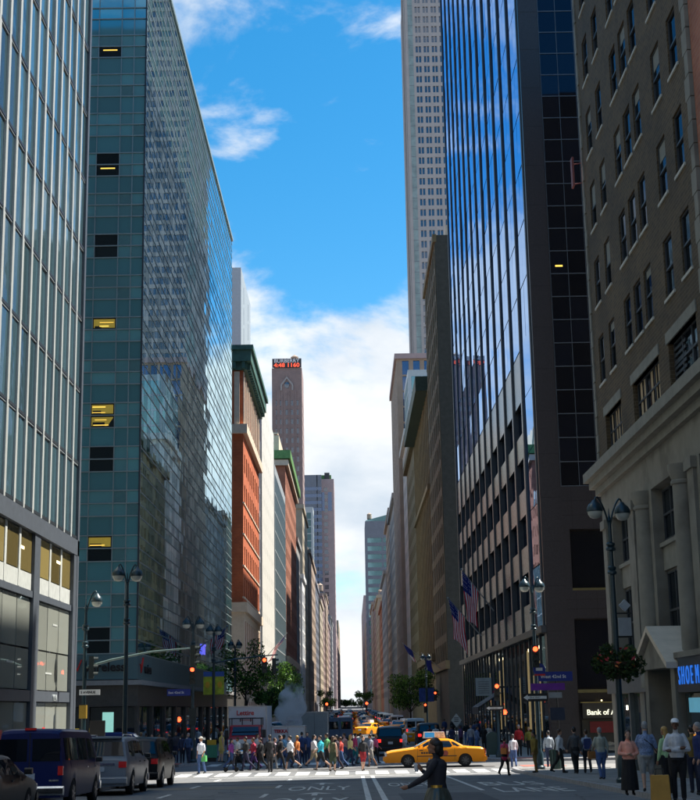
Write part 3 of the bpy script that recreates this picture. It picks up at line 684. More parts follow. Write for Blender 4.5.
# slim brick tower with lit sign
px = on(303, 500, Y=560).x; pl = on(272.5, 500, Y=560).x; ztop = on(288, 368, Y=560).z
T = tower('slim_tower', 'slim mauve brick tower with a red lit clock sign at its top', -1, px, 560, 582, ztop, px-pl, mauve, g_far, (3.6, 1.5), (3.9, 2.2), 30, ztop-12, ncp=(2.15, 0.95))
FN = ('y', 560, -1); cx_ = (px+pl)/2
b = MB(); b.box(pl+0.9, px-0.7, 560.8, 581, ztop, ztop+4.2); T.part('crown', b, mauve)
b = MB(); b.prism([(cx_-2.6, ztop-9.5), (cx_-2.6, ztop-7), (cx_, ztop-3.6), (cx_+2.6, ztop-7), (cx_+2.6, ztop-9.5), (cx_+2.0, ztop-9.5), (cx_+2.0, ztop-7.3), (cx_, ztop-4.6), (cx_-2.0, ztop-7.3), (cx_-2.0, ztop-9.5)], 559.5, 560, 'y'); T.part('gable_moulding', b, esb_st)
b = MB(); b.ell((cx_, 559.9, ztop-7.2), (1.1, 0.15, 1.4)); T.part('arched_window', b, g_far)
piece(T, 'sign_panel', FN, pl+0.2, px-0.1, ztop+0.1, ztop+3.9, 0.1, 0.5, roofm)
wl = emis('white_letter_light', (0.45, 0.47, 0.52), 0.22)
text(T, 'BURBERRY', 2.1, (cx_, 559.4, ztop+2.2), FRONT, wl, 0.1, align='CENTER', sx=1.05); text(T, '4:48 1160', 2.3, (cx_, 559.4, ztop+0.35), FRONT, red_l, 0.1, align='CENTER', sx=1.15, bold=0.06)
for i in range(4):
    u = pl+1.9+(px-pl-3.8)*i/3; piece(T, 'pier', FN, u-0.9, u-0.35, 20, ztop-9.8, -0.05, 0.3, mauve)
# paired tower: dark half and pink half
d8 = 1040; xr = on(335.5, 600, Y=d8).x; xm = on(319.5, 600, Y=d8).x; xl = on(304, 600, Y=d8).x; z8 = on(330, 479, Y=d8).z
T = tower('pink_tower', 'pink stone tower with paired dark window strips, far down the left side', -1, xr, d8, d8+40, z8, xr-xm, pinkst, g_far, (7, 3), (5.2, 3.2), 14, z8-5, ncp=(5.6, 2.9), recess=0.5)
T.part('top_box', MB().box(xm-8, xr-2, d8+6, d8+36, z8, z8+4), copper_b); T.part('roof_hut', MB().box(xr-7, xr-3.2, d8+1, d8+8, z8, z8+5), roofm)
for u in (xm+1.8, xm+7.2): piece(T, 'louvre', ('y', d8, -1), u, u+2.9, z8-24, z8-10, -0.1, 0.05, g_blue)
T = tower('slate_tower', 'dark slate tower adjoining the pink stone tower', -1, xm-0.3, d8-8, d8+30, z8+2, xm-xl, slate, g_blue, (7, 3), (5.2, 2.6), 14, z8-2, ncp=(20, 18), recess=0.5)
# thin pale blue tower in front of them
px2 = on(313.5, 560, Y=700).x; pl2 = on(305.5, 560, Y=700).x
tower('pale_blue_tower', 'thin pale blue glass tower before the slate tower', -1, px2, 700, 716, on(309, 507, Y=700).z, px2-pl2, alu, g_teal, (2.5, 2.2), (3.6, 3.2), 5, recess=0.1)

# ------------------------------------------------------------------ R1: dark brick hotel on a limestone base, near right
T = Thing('brick_hotel', 'dark brown brick block with pale quoins over a columned limestone base', 'building', (12.6, 58, G(58)))
FX = ('x', 12.6, -1); Rn, Rf = 46.9, 69.4
cols = [(48.55, 49.95), (51.4, 52.9), (55.25, 56.65), (57.35, 58.85), (59.6, 61.05), (63.5, 64.9), (66.35, 67.75)]
rows = [(18.62+4.0*i, 21.0+4.0*i) for i in range(9)]
b = MB(); b.box(13.2, 40, Rn, Rf, -0.3, 55)
wall_grid(b, FX, Rn, Rf, 17.3, 55, cols, rows, -0.62, 0)
trip = [(48.6, 53.1), (54.9, 60.2), (63.0, 67.0)]
wall_grid(b, FX, Rn, Rf, 14.5, 17.3, trip, [(15.15, 16.9)], -0.62, 0.0)
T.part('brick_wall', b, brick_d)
stl = mat('stone_sill', (0.46, 0.44, 0.38), 0.7, var=0.15)
def sash(T, F, a, c, e, f, n, gm, fm, sill=True, nv=1, curt=None, blindf=None):
    fw = 0.07; b = MB()
    key = ('sash', round(c-a, 2), round(f-e, 2), nv, fm.name, F[0], F[2])
    if key not in BOXC:
        U, H = (c-a)/2, (f-e)/2; q = MB(); F0 = (F[0], 0, F[2])
        fb(q, F0, -U, -U+fw, -H, H, -.05, .05); fb(q, F0, U-fw, U, -H, H, -.05, .05); fb(q, F0, -U, U, -H, -H+fw, -.045, .045); fb(q, F0, -U, U, H-fw, H, -.045, .045)
        fb(q, F0, -U, U, -0.045, 0.045, -.04, .055)
        for k in range(1, nv): fb(q, F0, -U+2*U*k/nv-.05, -U+2*U*k/nv+.05, -H, H, -.04, .06)
        BOXC[key] = q.mesh('window', fm)
    uc, zc = (a+c)/2, (e+f)/2; p = F[1]+F[2]*n
    loc = (p, uc, zc) if F[0] == 'x' else (uc, p, zc)
    wo_ = T.inst('window', BOXC[key], loc)
    piece(T, 'pane', F, a+.03, c-.03, zc, f-.03, n-.02, n, gm, 0.004, wo_); piece(T, 'pane', F, a+.03, c-.03, e+.03, zc, n-.04, n-.02, gm, 0.004, wo_)
    if sill: piece(T, 'sill', F, a-.12, c+.12, e-.12, e, n-.03, 0.06, stl, 0, wo_)
    return wo_
rr = random.Random(5)
for (a, c) in cols:
    for (e, f) in rows:
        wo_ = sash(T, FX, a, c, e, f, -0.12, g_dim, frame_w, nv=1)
        if rr.random() < 0.45: piece(T, 'blind', FX, a+.1, c-.1, f-rr.uniform(.4, 1.1), f-.06, -0.118, -0.105, blind, 0, wo_)
for i, (a, c) in enumerate(trip):
    wo_ = sash(T, FX, a, c, 15.15, 16.9, -0.25, g_win, frame_w, nv=3)
    if i:
        for q in range(7):
            if rr.random() < .8: piece(T, 'curtain', FX, a+.15+(c-a-.3)*q/7, a+.15+(c-a-.3)*(q+.55)/7, 15.25, 16.85, -0.245, -0.235, curtain, 0, wo_)
    else:
        for q in range(6): piece(T, 'louvre', FX, a+2.6, c-.1, 15.3+.25*q, 15.42+.25*q, -0.245, -0.2, frame_w, 0, wo_)
    fbh = MB(); fb(fbh, FX, a-.2, c+.2, 16.9, 17.35, -0.2, 0.06); T.part('lintel', fbh, lime_d)
for z in np.arange(14.6, 54.6, 0.9):     # quoins at both corners
    k = int(round((z-14.6)/0.9)) % 2
    piece(T, 'quoin', FX, Rf-(0.42 if k else 0.30), Rf+0.06, z+.02, z+0.88, -0.5, 0.07, lime)
    if z > 17: piece(T, 'quoin', FX, Rn-0.05, Rn+(0.65 if k else 0.45), z+.02, z+0.88, -0.5, 0.08, lime)
# limestone base
b = MB(); fb(b, FX, 20, Rf+0.6, 14.05, 14.5, -0.5, 0.75); fb(b, FX, 20, Rf+0.45, 13.7, 14.05, -0.5, 0.5); fb(b, FX, 20, Rf+0.3, 13.35, 13.7, -0.5, 0.22); T.part('cornice', b, lime_d)
bays = [(40.0, 44.2), (45.9, 49.6), (53.0, 57.9), (60.9, 62.4), (63.2, 66.9)]
b = MB(); wall_grid(b, FX, 20, Rf, 11.9, 13.35, [], [], -0.62, 0.0); T.part('entablature', b, lime)
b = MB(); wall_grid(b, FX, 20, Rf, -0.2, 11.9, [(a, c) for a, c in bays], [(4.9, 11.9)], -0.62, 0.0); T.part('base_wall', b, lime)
b = MB(); fb(b, FX, 20, Rf, 4.6, 12.4, -0.65, -0.50); T.part('recess_wall', b, lime)
for i, (a, c) in enumerate(bays):
    if c-a < 2: continue
    m = (c+a)/2
    for (e, f) in ((5.3, 8.4), (9.7, 11.8)):
        sash(T, FX, a+.35, c-.3, e, f, -0.44, g_win, frame_w, sill=False, nv=3)
    bs = MB(); fb(bs, FX, a, c, 8.5, 9.45, -0.5, -0.35); fb(bs, FX, a, c, 9.45, 9.62, -0.5, -0.22); T.part('spandrel', bs, lime_d)
for (d, r_) in ((58.9, 0.46), (52.0, 0.42), (44.9, 0.42)):
    b = MB(); b.lathe([(r_*1.3, 3.8), (r_*1.3, 4.3), (r_*1.12, 4.4), (r_, 4.6), (r_*.97, 8), (r_*.9, 11.0), (r_*.9, 11.15), (r_*1.05, 11.2), (r_*1.05, 11.3), (r_*.92, 11.35), (r_*1.25, 11.75), (r_*1.25, 11.93)], (12.52, d, 0), 20)
    T.part('column', b, lime, smooth=40)
for d in (50.5, 61.6, 68.3):
    b = MB(); fb(b, FX, d-.45, d+.45, 0.1, 11.9, -0.1, 0.14); fb(b, FX, d-.55, d+.55, 11.5, 11.92, -0.1, 0.24); T.part('pilaster', b, lime)
# shop level: grey fascia, shop windows, gabled portal, shoe shop
gf = mat('grey_fascia', (0.10, 0.115, 0.115), 0.5, var=0.15)
b = MB(); fb(b, FX, 57.2, 69.0, 3.65, 4.75, -0.1, 0.30); T.part('fascia', b, gf)
for a, c in ((57.6, 60.6), (60.9, 63.9), (64.2, 67.2)):
    piece(T, 'shop_pane', FX, a, c, 0.6, 3.6, -0.1, 0.04, g_shop, 0.002)
    piece(T, 'display_light', FX, a+1.2, a+1.5, 2.9, 3.1, 0.04, 0.06, emis('shop_lamp', (1, 0.9, 0.7), 2.0))
    piece(T, 'shop_post', FX, c+0.02, c+.28, 0.3, 3.65, -0.1, 0.22, gf)
for i in range(16): piece(T, 'shutter_slat', FX, 56.9, 57.4, 0.5+0.2*i, 0.6+0.2*i, 0.0, 0.35, creamw)
b = MB()                               # portal
for d in (51.55, 56.2): b = MB(); fb(b, FX, d, d+0.65, G(54)+0.1, 4.6, -0.2, 0.95); T.part('portal_pier', b, lime)
b = MB(); b.add([(11.45, 51.3, 4.45), (11.45, 57.0, 4.45), (11.45, 54.15, 5.75), (12.7, 51.3, 4.45), (12.7, 57.0, 4.45), (12.7, 54.15, 5.75)],
                [(0, 1, 2), (3, 5, 4), (0, 2, 5, 3), (1, 4, 5, 2), (0, 3, 4, 1)]); T.part('gable', b, lime)
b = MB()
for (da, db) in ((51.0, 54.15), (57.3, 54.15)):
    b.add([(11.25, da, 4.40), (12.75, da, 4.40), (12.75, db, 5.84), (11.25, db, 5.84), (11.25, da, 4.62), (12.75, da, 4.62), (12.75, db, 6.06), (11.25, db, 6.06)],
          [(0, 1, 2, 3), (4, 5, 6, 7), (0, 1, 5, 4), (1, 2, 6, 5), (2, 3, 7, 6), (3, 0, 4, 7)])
T.part('gable_roof', b, cream)  # cream tone stands in for light falling on the slope
piece(T, 'doorway', FX, 52.3, 56.1, G(54)+.15, 4.2, -0.1, 0.03, mat('bronze_door', (0.09, 0.07, 0.03), 0.4, 0.3))
b = MB(); fb(b, FX, 40, 51.25, 3.55, 4.75, -0.1, 0.93); T.part('shoe_shop_fascia', b, mat('navy_fascia', (0.03, 0.045, 0.06), 0.4))
blue_l = mat('blue_letter', (0.03, 0.16, 0.62), 0.4, emit=(0.03, 0.22, 0.95), estr=0.25)
text(T, 'S H O E  M A N I A', 0.90, (11.64, 50.9, 3.82), WEST, blue_l, 0.03, sx=0.72)
piece(T, 'shop_pane', FX, 41, 51.2, 0.8, 3.5, 0.6, 0.70, g_shop, 0.001)
for k in range(3): piece(T, 'shop_mullion', FX, 47.7-3.2*k, 47.85-3.2*k, 0.8, 3.5, 0.70, 0.80, gf)
piece(T, 'blue_poster', FX, 47.2, 50.6, 2.85, 3.35, 0.702, 0.72, mat('pale_blue_poster', (0.12, 0.36, 0.5), 0.5, emit=(0.12, 0.4, 0.55), estr=0.2))
b = MB(); fb(b, FX, 40, 51.3, 4.75, 4.95, -0.1, 1.0); T.part('ledge', b, lime)
piece(T, 'vent_box', FX, 49.3, 50.0, 5.2, 5.7, 0.0, 0.3, iron)
# balcony bracket sign on the far corner
b = MB(); b.tube([(12.5, 69.3, 29.9), (12.1, 69.5, 29.9)], 0.03, 6); b.tube([(12.5, 69.3, 31.0), (12.1, 69.5, 31.0)], 0.03, 6); b.box(12.05, 12.15, 69.4, 69.9, 29.8, 31.4)
T.part('bracket_sign', b, mat('faded_red_sign', (0.22, 0.06, 0.05), 0.6))
# R0 red brick neighbour
T = Thing('red_brick_building', 'red brick block meeting the quoined corner of the dark brick block', 'building', (12.6, 35, G(35)))
b = MB(); b.box(12.66, 40, 15, 46.8, 14.52, 55); T.part('wall', b, brick_m); b = MB(); b.box(13.3, 40, 15, 46.8, -0.2, 14.5); T.part('base', b, lime)
for a, c in ((42, 43.5), (38, 39.5)):
    for i in range(9): sash(T, ('x', 12.66, -1), a, c, 18.6+4*i, 21+4*i, 0.06, g_win, frame_w, sill=False)

# ------------------------------------------------------------------ R2: black tower with the blue mirrored avenue front
T = Thing('mirror_tower', 'black granite and blue mirror glass tower with a bank at its corner', 'building', (12.6, 91.3, 0))
Ra, Rb, Rt = 91.3, 162.3, 94.0; FX, FN = ('x', 12.6, -1), ('y', 91.3, -1)
b = MB(); b.box(13.1, 31, 91.8, Rb, 0, Rt-0.4); T.part('core', b, granite_k)
b = MB(); fb(b, FN, 12.6, 13.95, 0.15, Rt-0.45, -0.5, 0.0); fb(b, FN, 22.0, 31, 0.15, Rt-0.45, -0.5, 0.0)
fb(b, FN, 13.95, 22, 14.4, 17.2, -0.5, -0.02); fb(b, FN, 13.95, 14.4, 0.15, 14.4, -0.5, -0.02); fb(b, FN, 13.95, 22, 8.6, 10.4, -0.5, -0.03)
fb(b, ('x', 12.6, -1), Ra+0.03, Ra+0.9, 0.15, Rt-0.5, -0.45, 0.02); fb(b, FX, Rb-1.0, Rb, 0.15, Rt-0.5, -0.45, 0.02); b.box(12.55, 31, Ra-.05, Rb, Rt-0.4, Rt+0.3)
T.part('granite_wall', b, granite_k)
b = MB()
for z in np.arange(2, Rt-1, 2.9): fb(b, FN, 12.62, 13.93, z, z+0.025, -0.05, 0.006)
for z in (15.3, 16.25, 9.2, 9.8): fb(b, FN, 13.97, 21.9, z, z+0.025, -0.08, -0.012)
for u in np.arange(14.6, 22, 1.35): fb(b, FN, u, u+.02, 14.5, 17.1, -0.08, -0.013); fb(b, FN, u, u+.02, 8.7, 10.3, -0.08, -0.02)
T.part('granite_joints', b, mat('granite_joint', (0.01, 0.01, 0.012), 0.6))
for z0, z1 in ((10.5, 14.3), (4.2, 8.5)):
    for k in range(3): piece(T, 'recessed_pane', FN, 14.5+k*2.5, 16.9+k*2.5, z0, z1, -0.45, -0.40, g_blk, 0.002)
b = MB(); fb(b, FN, 14.4, 22, 10.4, 10.55, -0.45, -0.05); fb(b, FN, 14.4, 22, 3.9, 4.1, -0.45, 0.05); T.part('ledge', b, mat('bronze_ledge', (0.16, 0.14, 0.06), 0.4, 0.5))
rows = [17.25+1.625*i for i in range(48)]
orng = {24: 0, 26: 1, 40: 0, 43: 1, 9: 0, 33: 1, 31: 0}
for i, z in enumerate(rows[:-1]):
    if z > Rt-2: break
    for k in range(2):
        u = 14.0+1.22*k; piece(T, 'pane', FN, u+.03, u+1.19, z+.04, z+1.585, -0.14, -0.10, g_blk, 0.003)
        if orng.get(i) == k: piece(T, 'ceiling_light', FN, u+.35, u+.85, z+.5, z+.62, -0.098, -0.09, warm)
pb = MB(); mbb = MB()
for z in rows[:-1]:
    if z > Rt-2: break
    for k in range(2, 6): fb(pb, FN, 14.0+1.33*k-.2, 14.0+1.33*k+1.1, z+.04, z+1.585, -0.14, -0.10)
    fb(mbb, FN, 13.95, 22, z-.03, z+.03, -0.3, -0.05)
for k in range(7): u = (14.0+1.22*k) if k < 3 else 14.0+1.33*k-.23; fb(mbb, FN, u-.02, u+.02, 17.2, Rt-2, -0.3, -0.07)
T.part('side_panes', pb, g_blk, kind='stuff'); T.part('mullions', mbb, mat('dull_mullion', (0.10, 0.12, 0.14), 0.4, 0.4))
# avenue face
NB = 12; p = (Rb-1.0-(Ra+0.9))/NB
for k in range(NB+1):
    u = Ra+0.9+p*k; piece(T, 'fin', FX, u-0.20, u+0.20, 8.2, Rt, -0.4, 0.10, alu_d)
    if k < NB: piece(T, 'white_edge', FX, u+0.22, u+0.34, 28.5, Rt, -0.3, 0.02, alu)
z = 28.4; zi = 0
while z < Rt-1:
    for k in range(NB):
        u = Ra+0.9+p*k
        for q in range(2):
            if k > 7 and q == 1: continue
            wq = (p-0.6)/2 if k <= 7 else (p-0.6)
            a = u+0.36+wq*q; piece(T, 'pane', FX, a+.03, a+wq-.03, z+.03, min(z+4.0, Rt)-.03, -0.06, -0.02, g_mir, 0.0035)
    z += 4.05; zi += 1
# lower floors: reflected bands and dark windows, modelled as solid parts
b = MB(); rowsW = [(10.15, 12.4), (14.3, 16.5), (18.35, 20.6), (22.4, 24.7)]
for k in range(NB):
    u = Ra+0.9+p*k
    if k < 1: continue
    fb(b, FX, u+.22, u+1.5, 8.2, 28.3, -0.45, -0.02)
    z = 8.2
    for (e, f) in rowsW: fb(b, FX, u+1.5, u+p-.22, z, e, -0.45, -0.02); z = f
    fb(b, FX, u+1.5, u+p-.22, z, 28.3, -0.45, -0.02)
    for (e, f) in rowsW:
        piece(T, 'mirrored_window', FX, u+1.53, u+(p+1.3)/2-.04, e+.03, f-.03, -0.36, -0.30, g_blk, 0.002); piece(T, 'mirrored_window', FX, u+(p+1.3)/2+.04, u+p-.25, e+.03, f-.03, -0.36, -0.30, g_blk, 0.002)
T.part('mirrored_bands', b, band_grey)
z = 8.3
while z < 28:
    piece(T, 'pane', FX, Ra+1.2, Ra+.9+p-.25, z+.03, z+4.0, -0.06, -0.02, g_mir, 0.004); z += 4.05
# shop front
b = MB(); fb(b, FX, Ra+.05, Rb, 7.75, 8.2, -0.4, 0.35); T.part('canopy_edge', b, alu_d)
for k in range(24):
    u = Ra+0.9+(Rb-Ra-1.9)*k/24; u1 = u+(Rb-Ra-1.9)/24
    piece(T, 'shop_pane', FX, u+.12, u1-.12, 0.3, 7.7, -0.10, -0.06, g_shop, 0.003); piece(T, 'shop_post', FX, u-.12, u+.12, 0.15, 7.75, -0.4, 0.02, alu_d)
    if k in (1, 2, 3, 5, 9, 10, 13): piece(T, 'lit_display', FX, u+.5+.2*(k % 3), u+1.0+.3*(k % 4), 1.2+.3*(k % 2), 7.0-.9*(k % 3), -0.055, -0.045, mat('lit_display', (0.3, 0.24, 0.1), 0.5, emit=(0.8, 0.58, 0.25), estr=0.10))
    if k in (1, 3, 9, 10): piece(T, 'spot_lamp', FX, u+.5, u+.8, 6.9, 7.1, -0.055, -0.02, warm2)
text(T, 'Bank of America', 0.47, (14.85, 91.0, 2.52), FRONT, emis('sign_white_light', (0.85, 0.82, 0.62), 0.55), 0.05, sx=0.98, bold=0.006)
piece(T, 'sign_board', FN, 14.6, 18.6, 2.3, 3.25, -0.2, 0.26, mat('sign_bronze', (0.035, 0.033, 0.025), 0.4))
piece(T, 'sign_rail', FN, 14.5, 18.7, 3.26, 3.32, -0.2, 0.3, mat('brass_rail', (0.35, 0.28, 0.1), 0.4, 0.6))
piece(T, 'bank_door_glass', FN, 14.6, 22, 0.2, 2.25, -0.3, -0.26, g_shop); piece(T, 'red_banner', FN, 15.1, 16.7, 1.4, 2.1, -0.25, -0.22, mat('dark_red_banner', (0.20, 0.01, 0.012), 0.5))
for u in (15.8, 17.2): piece(T, 'sign_lamp', FN, u, u+.08, 3.36, 3.44, 0.2, 0.28, warm2)
# striped awning and notice board by the far doors
AW = Thing('shop_awning', 'black and grey striped awning over a doorway of the mirror tower', 'awning', (12.5, 122, 2.5))
for k in range(8):
    u = 119.5+0.8*k; b = MB()
    b.add([(12.5, u, 4.3), (12.5, u+.8, 4.3), (10.5, u+.8, 3.1), (10.5, u, 3.1), (10.5, u+.8, 2.5), (10.5, u, 2.5), (12.5, u, 4.22), (12.5, u+.8, 4.22), (10.54, u+.8, 3.05), (10.54, u, 3.05)], [(0, 1, 2, 3), (3, 2, 4, 5), (6, 7, 8, 9)])
    AW.part('canvas_stripe', b, (mat('awning_black', (0.012, 0.013, 0.018), 0.7), mat('awning_grey', (0.10, 0.11, 0.13), 0.7))[k % 2])
NBD = Thing('notice_board', 'pale notice board fixed above the striped awning', 'sign', (12.5, 118, 4.0))
bb = MB(); bb.box(10.2, 11.5, 117.9, 118.0, 4.0, 5.45); NBD.part('board', bb, mat('notice_white', (0.50, 0.52, 0.50), 0.6)); bb = MB(); bb.box(11.3, 12.6, 118.0, 118.1, 4.6, 4.75); NBD.part('bracket', bb, iron)
bb = MB()
for k in range(6): bb.box(10.4, 11.3, 117.87, 117.9, 4.2+.18*k, 4.25+.18*k)
NBD.part('lettering', bb, mat('notice_grey', (0.2, 0.2, 0.2), 0.6))

# ------------------------------------------------------------------ far right street wall
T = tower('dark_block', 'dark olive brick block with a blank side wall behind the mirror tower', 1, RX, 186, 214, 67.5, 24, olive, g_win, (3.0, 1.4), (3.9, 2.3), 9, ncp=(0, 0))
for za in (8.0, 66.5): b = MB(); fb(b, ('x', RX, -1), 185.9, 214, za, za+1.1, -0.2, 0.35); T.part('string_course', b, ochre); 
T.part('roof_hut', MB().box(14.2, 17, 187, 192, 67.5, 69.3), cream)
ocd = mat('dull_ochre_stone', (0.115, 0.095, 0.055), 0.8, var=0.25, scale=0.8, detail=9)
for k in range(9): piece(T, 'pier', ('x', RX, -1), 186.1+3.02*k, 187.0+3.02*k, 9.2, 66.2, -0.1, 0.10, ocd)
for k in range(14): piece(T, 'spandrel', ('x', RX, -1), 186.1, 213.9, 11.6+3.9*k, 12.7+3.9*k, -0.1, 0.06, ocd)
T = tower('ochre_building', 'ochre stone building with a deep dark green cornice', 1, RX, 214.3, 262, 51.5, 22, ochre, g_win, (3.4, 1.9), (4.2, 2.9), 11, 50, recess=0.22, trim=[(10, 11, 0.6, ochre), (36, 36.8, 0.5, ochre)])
b = MB(); fb(b, ('x', RX, -1), 213.6, 262.3, 51.5, 53.8, -0.5, 1.9); fb(b, ('y', 214.3, -1), RX+.5, 34, 51.5, 53.8, -0.5, 0.7); T.part('cornice', b, mat('dark_green_copper', (0.018, 0.038, 0.024), 0.6, var=0.3))
for k in range(15): piece(T, 'pier', ('x', RX, -1), 214.5+3.35*k, 215.2+3.35*k, 11, 51.4, -0.1, 0.14, ochre)
rt = [(262.4, 300, 53, ochre, g_far, 'worn ochre block next to the deep green cornice'), (300.4, 330, 62, creamw, g_far, 'pale ornate block rising beyond the ochre fronts'),
      (382, 440, 60, grey_st, g_far, 'grey stone block down the right side'), (441, 500, 64, tan, g_far, 'tan stepped block before the teal roofed tower'), (502, 570, 50, grey_st, g_far, 'lower grey stone block beyond the tan stepped block'),
      (572, 640, 44, brick_m, g_far, 'low rust brick block with an orange roof hut'), (645, 720, 52, buff, g_far, 'buff block beyond the low rust brick block'), (722, 800, 56, mauve, g_far, 'mauve brick block far along the right side'), (805, 900, 60, tan, g_far, 'tan block beneath the teal glass tower')]
for i, (a, c, h, wm, gm, lb) in enumerate(rt):
    T = tower('street_building', lb, 1, RX+(0.4 if i % 2 else 0), a, c, h+G(a), 2.0 if a == 441 else 20, wm, gm, (3.4, 1.7), (3.7, 2.1), 6, trim=[(h+G(a)-1.0, h+G(a)+0.4, 0.8, wm)])
    if i == 5: T.part('roof_hut', MB().box(14, 22, 573, 590, h+G(a), h+G(a)+4), mat('orange_roof', (0.5, 0.16, 0.07), 0.7))
xb = on(399, 480, Y=335).x
T = tower('brown_slab', 'brown stone slab tower with dark vertical strips on the right side', 1, max(xb, 12.0), 332, 380, on(399, 358, Y=335).z, 20, tan, g_blue, (5, 1.6), (3.9, 3.5), 8, ncp=(2.4, 1.6), recess=0.35)
T.part('cap', MB().box(max(xb, 12)-.5, 33, 331.4, 380, on(399, 362, Y=335).z, on(399, 357, Y=335).z), pinkst)
xb = on(405, 400, Y=310).x
T = tower('teal_block', 'small teal glass upper block beside the brown slab tower', 1, xb+0.6, 306, 328, on(408, 374, Y=310).z, 14, alu, g_teal, (2.6, 2.2), (3.5, 3.1), 6, recess=0.1)
for i, (a, c, h) in enumerate(((1130, 1230, 66), (1240, 1360, 76), (1370, 1690, 110))):
    tower('distant_building', 'pale distant street building at the far end of the right side', 1, RX, a, c, h, 30, (mauve, tan, pinkst)[i], g_far, (6, 3), (5, 2.5), 8, recess=0.4).o['group'] = 'far street wall on the right'
d7 = 920; x7 = on(366.5, 600, Y=d7).x; z7 = on(380, 521, Y=d7).z
T = tower('teal_tower', 'teal glass tower with a sloping top far down the right side', 1, x7, d7, d7+40, z7, 22, slate, g_teal, (5, 4.2), (5.4, 3.2), 10, z7-9, ncp=(10, 9.4), recess=0.4)
T.part('sloped_top', MB().add([(x7+.4, d7+.4, z7-.1), (x7+22, d7+.4, z7-.1), (x7+22, d7+40, z7-.1), (x7+.4, d7+40, z7-.1), (x7+.4, d7+.4, z7+.6), (x7+22, d7+.4, z7+6), (x7+22, d7+40, z7+6), (x7+.4, d7+40, z7+.6)], [(0, 1, 5, 4), (1, 2, 6, 5), (2, 3, 7, 6), (3, 0, 4, 7), (4, 5, 6, 7)]), g_teal)
# tall limestone skyscraper
dE = 441.5; xE = on(409, 175, Y=dE).x; q_ = dE/600
T = Thing('limestone_skyscraper', 'very tall pale limestone skyscraper rising behind the mirror tower', 'building', (xE, dE, G(dE)))
FN = ('y', dE, -1); zt = 254
b = MB(); b.box(xE+.5, xE+46*q_, dE+.6, dE+42, 0, zt)
fb(b, FN, xE, xE+1.3*q_, 0, zt, -0.6, 0.0); cols = [(xE+1.3*q_, xE+3.6*q_)]; u = xE+4.7*q_
while u < xE+44*q_: cols += [(u, u+1.05*q_), (u+1.45*q_, u+2.5*q_)]; u += 3.75*q_
rowsE = []; z = 8.0
while z < zt-5: rowsE.append((z, z+2.35)); z += 3.68
wall_grid(b, FN, xE+1.3*q_, xE+46*q_, 0, zt, cols[1:], rowsE, -0.6, -0.02)
T.part('wall', b, esb_st)
gb = MB()
for a, c in cols[1:]:
    for e, f in rowsE: fb(gb, FN, a+.02, c-.02, e, f, -0.5, -0.40)
T.part('windows', gb, g_far, kind='stuff')
gb = MB(); gd = MB()
for e, f in rowsE: fb(gb, FN, xE+1.35*q_, xE+3.55*q_, e-.95, f+.2, -0.02, 0.02); fb(gd, FN, xE+1.35*q_, xE+3.55*q_, f+.2, f+.36, -0.02, 0.05)
T.part('glass_strip', gb, mat('pale_green_glass', (0.22, 0.28, 0.27), 0.3, var=0.3, scale=0.4), kind='stuff'); T.part('strip_bands', gd, slate)
T.part('side_fins', MB().box(xE-.1, xE+.5, dE+3, dE+6, 0, zt).box(xE-.1, xE+.5, dE+20, dE+24, 0, zt), esb_st)
T.part('podium', MB().box(xE-3, xE+35, dE+.7, dE+43, 0, 24), esb_st)

# the avenue goes on behind the viewer
tower('rear_block', 'grey stone block lining the avenue on the left behind the viewer', -1, -13.6, -190, 19.5, 30, 24, grey_st, g_win, (4, 2), (4, 2.4), 5, north=False, zb=1.0)
tower('rear_block', 'tan brick block lining the avenue on the right behind the viewer', 1, 12.7, -190, 14.5, 34, 24, tan, g_win, (4, 2), (4, 2.4), 5, north=False, zb=1.0)

# ------------------------------------------------------------------ vehicles
def paint(n, c, rough=0.33): return mat('car_paint_'+n, c, rough, 0.0, var=0.05, scale=2, coat=0.0, spec=0.22)
rubber = mat('tyre_rubber', (0.018, 0.018, 0.019), 0.85)
rimm = mat('alloy_rim', (0.42, 0.43, 0.45), 0.35, 0.8); rimd = mat('wheel_hub_dark', (0.035, 0.035, 0.038), 0.5, 0.3)
chrome = mat('chrome', (0.7, 0.72, 0.75), 0.15, 1.0)
under = mat('underbody', (0.012, 0.012, 0.013), 0.8)
cglass = glass_mat('car_glass', (0.008, 0.010, 0.013), (0.75, 0.82, 0.9), 0.025, 0.02, 0.001, 1.0, 0.1)
taill = mat('tail_lens', (0.24, 0.006, 0.008), 0.25, emit=(0.8, 0.02, 0.02), estr=0.03, coat=0.5)
brakel = emis('brake_light', (0.8, 0.02, 0.015), 0.9)
headl = mat('head_lens', (0.6, 0.62, 0.65), 0.15, coat=0.5)
plate = mat('licence_plate', (0.55, 0.58, 0.62), 0.5, var=0.3, scale=30)
blacktrim = mat('black_trim', (0.015, 0.015, 0.016), 0.5)
def rbox(b, x0, x1, y0, y1, z0, z1, r=0.03, mi=0):
    """box with chamfered long edges (along x)"""
    p = [(y0+r, z0), (y1-r, z0), (y1, z0+r), (y1, z1-r), (y1-r, z1), (y0+r, z1), (y0, z1-r), (y0, z0+r)]
    return b.prism(p, x0, x1, 'x', mi)
def interp(tab, y):
    for (a, za), (c, zc) in zip(tab, tab[1:]):
        if y <= c: return za+(zc-za)*max(0, (y-a)/(c-a)) if c > a else zc
    return tab[-1][1]
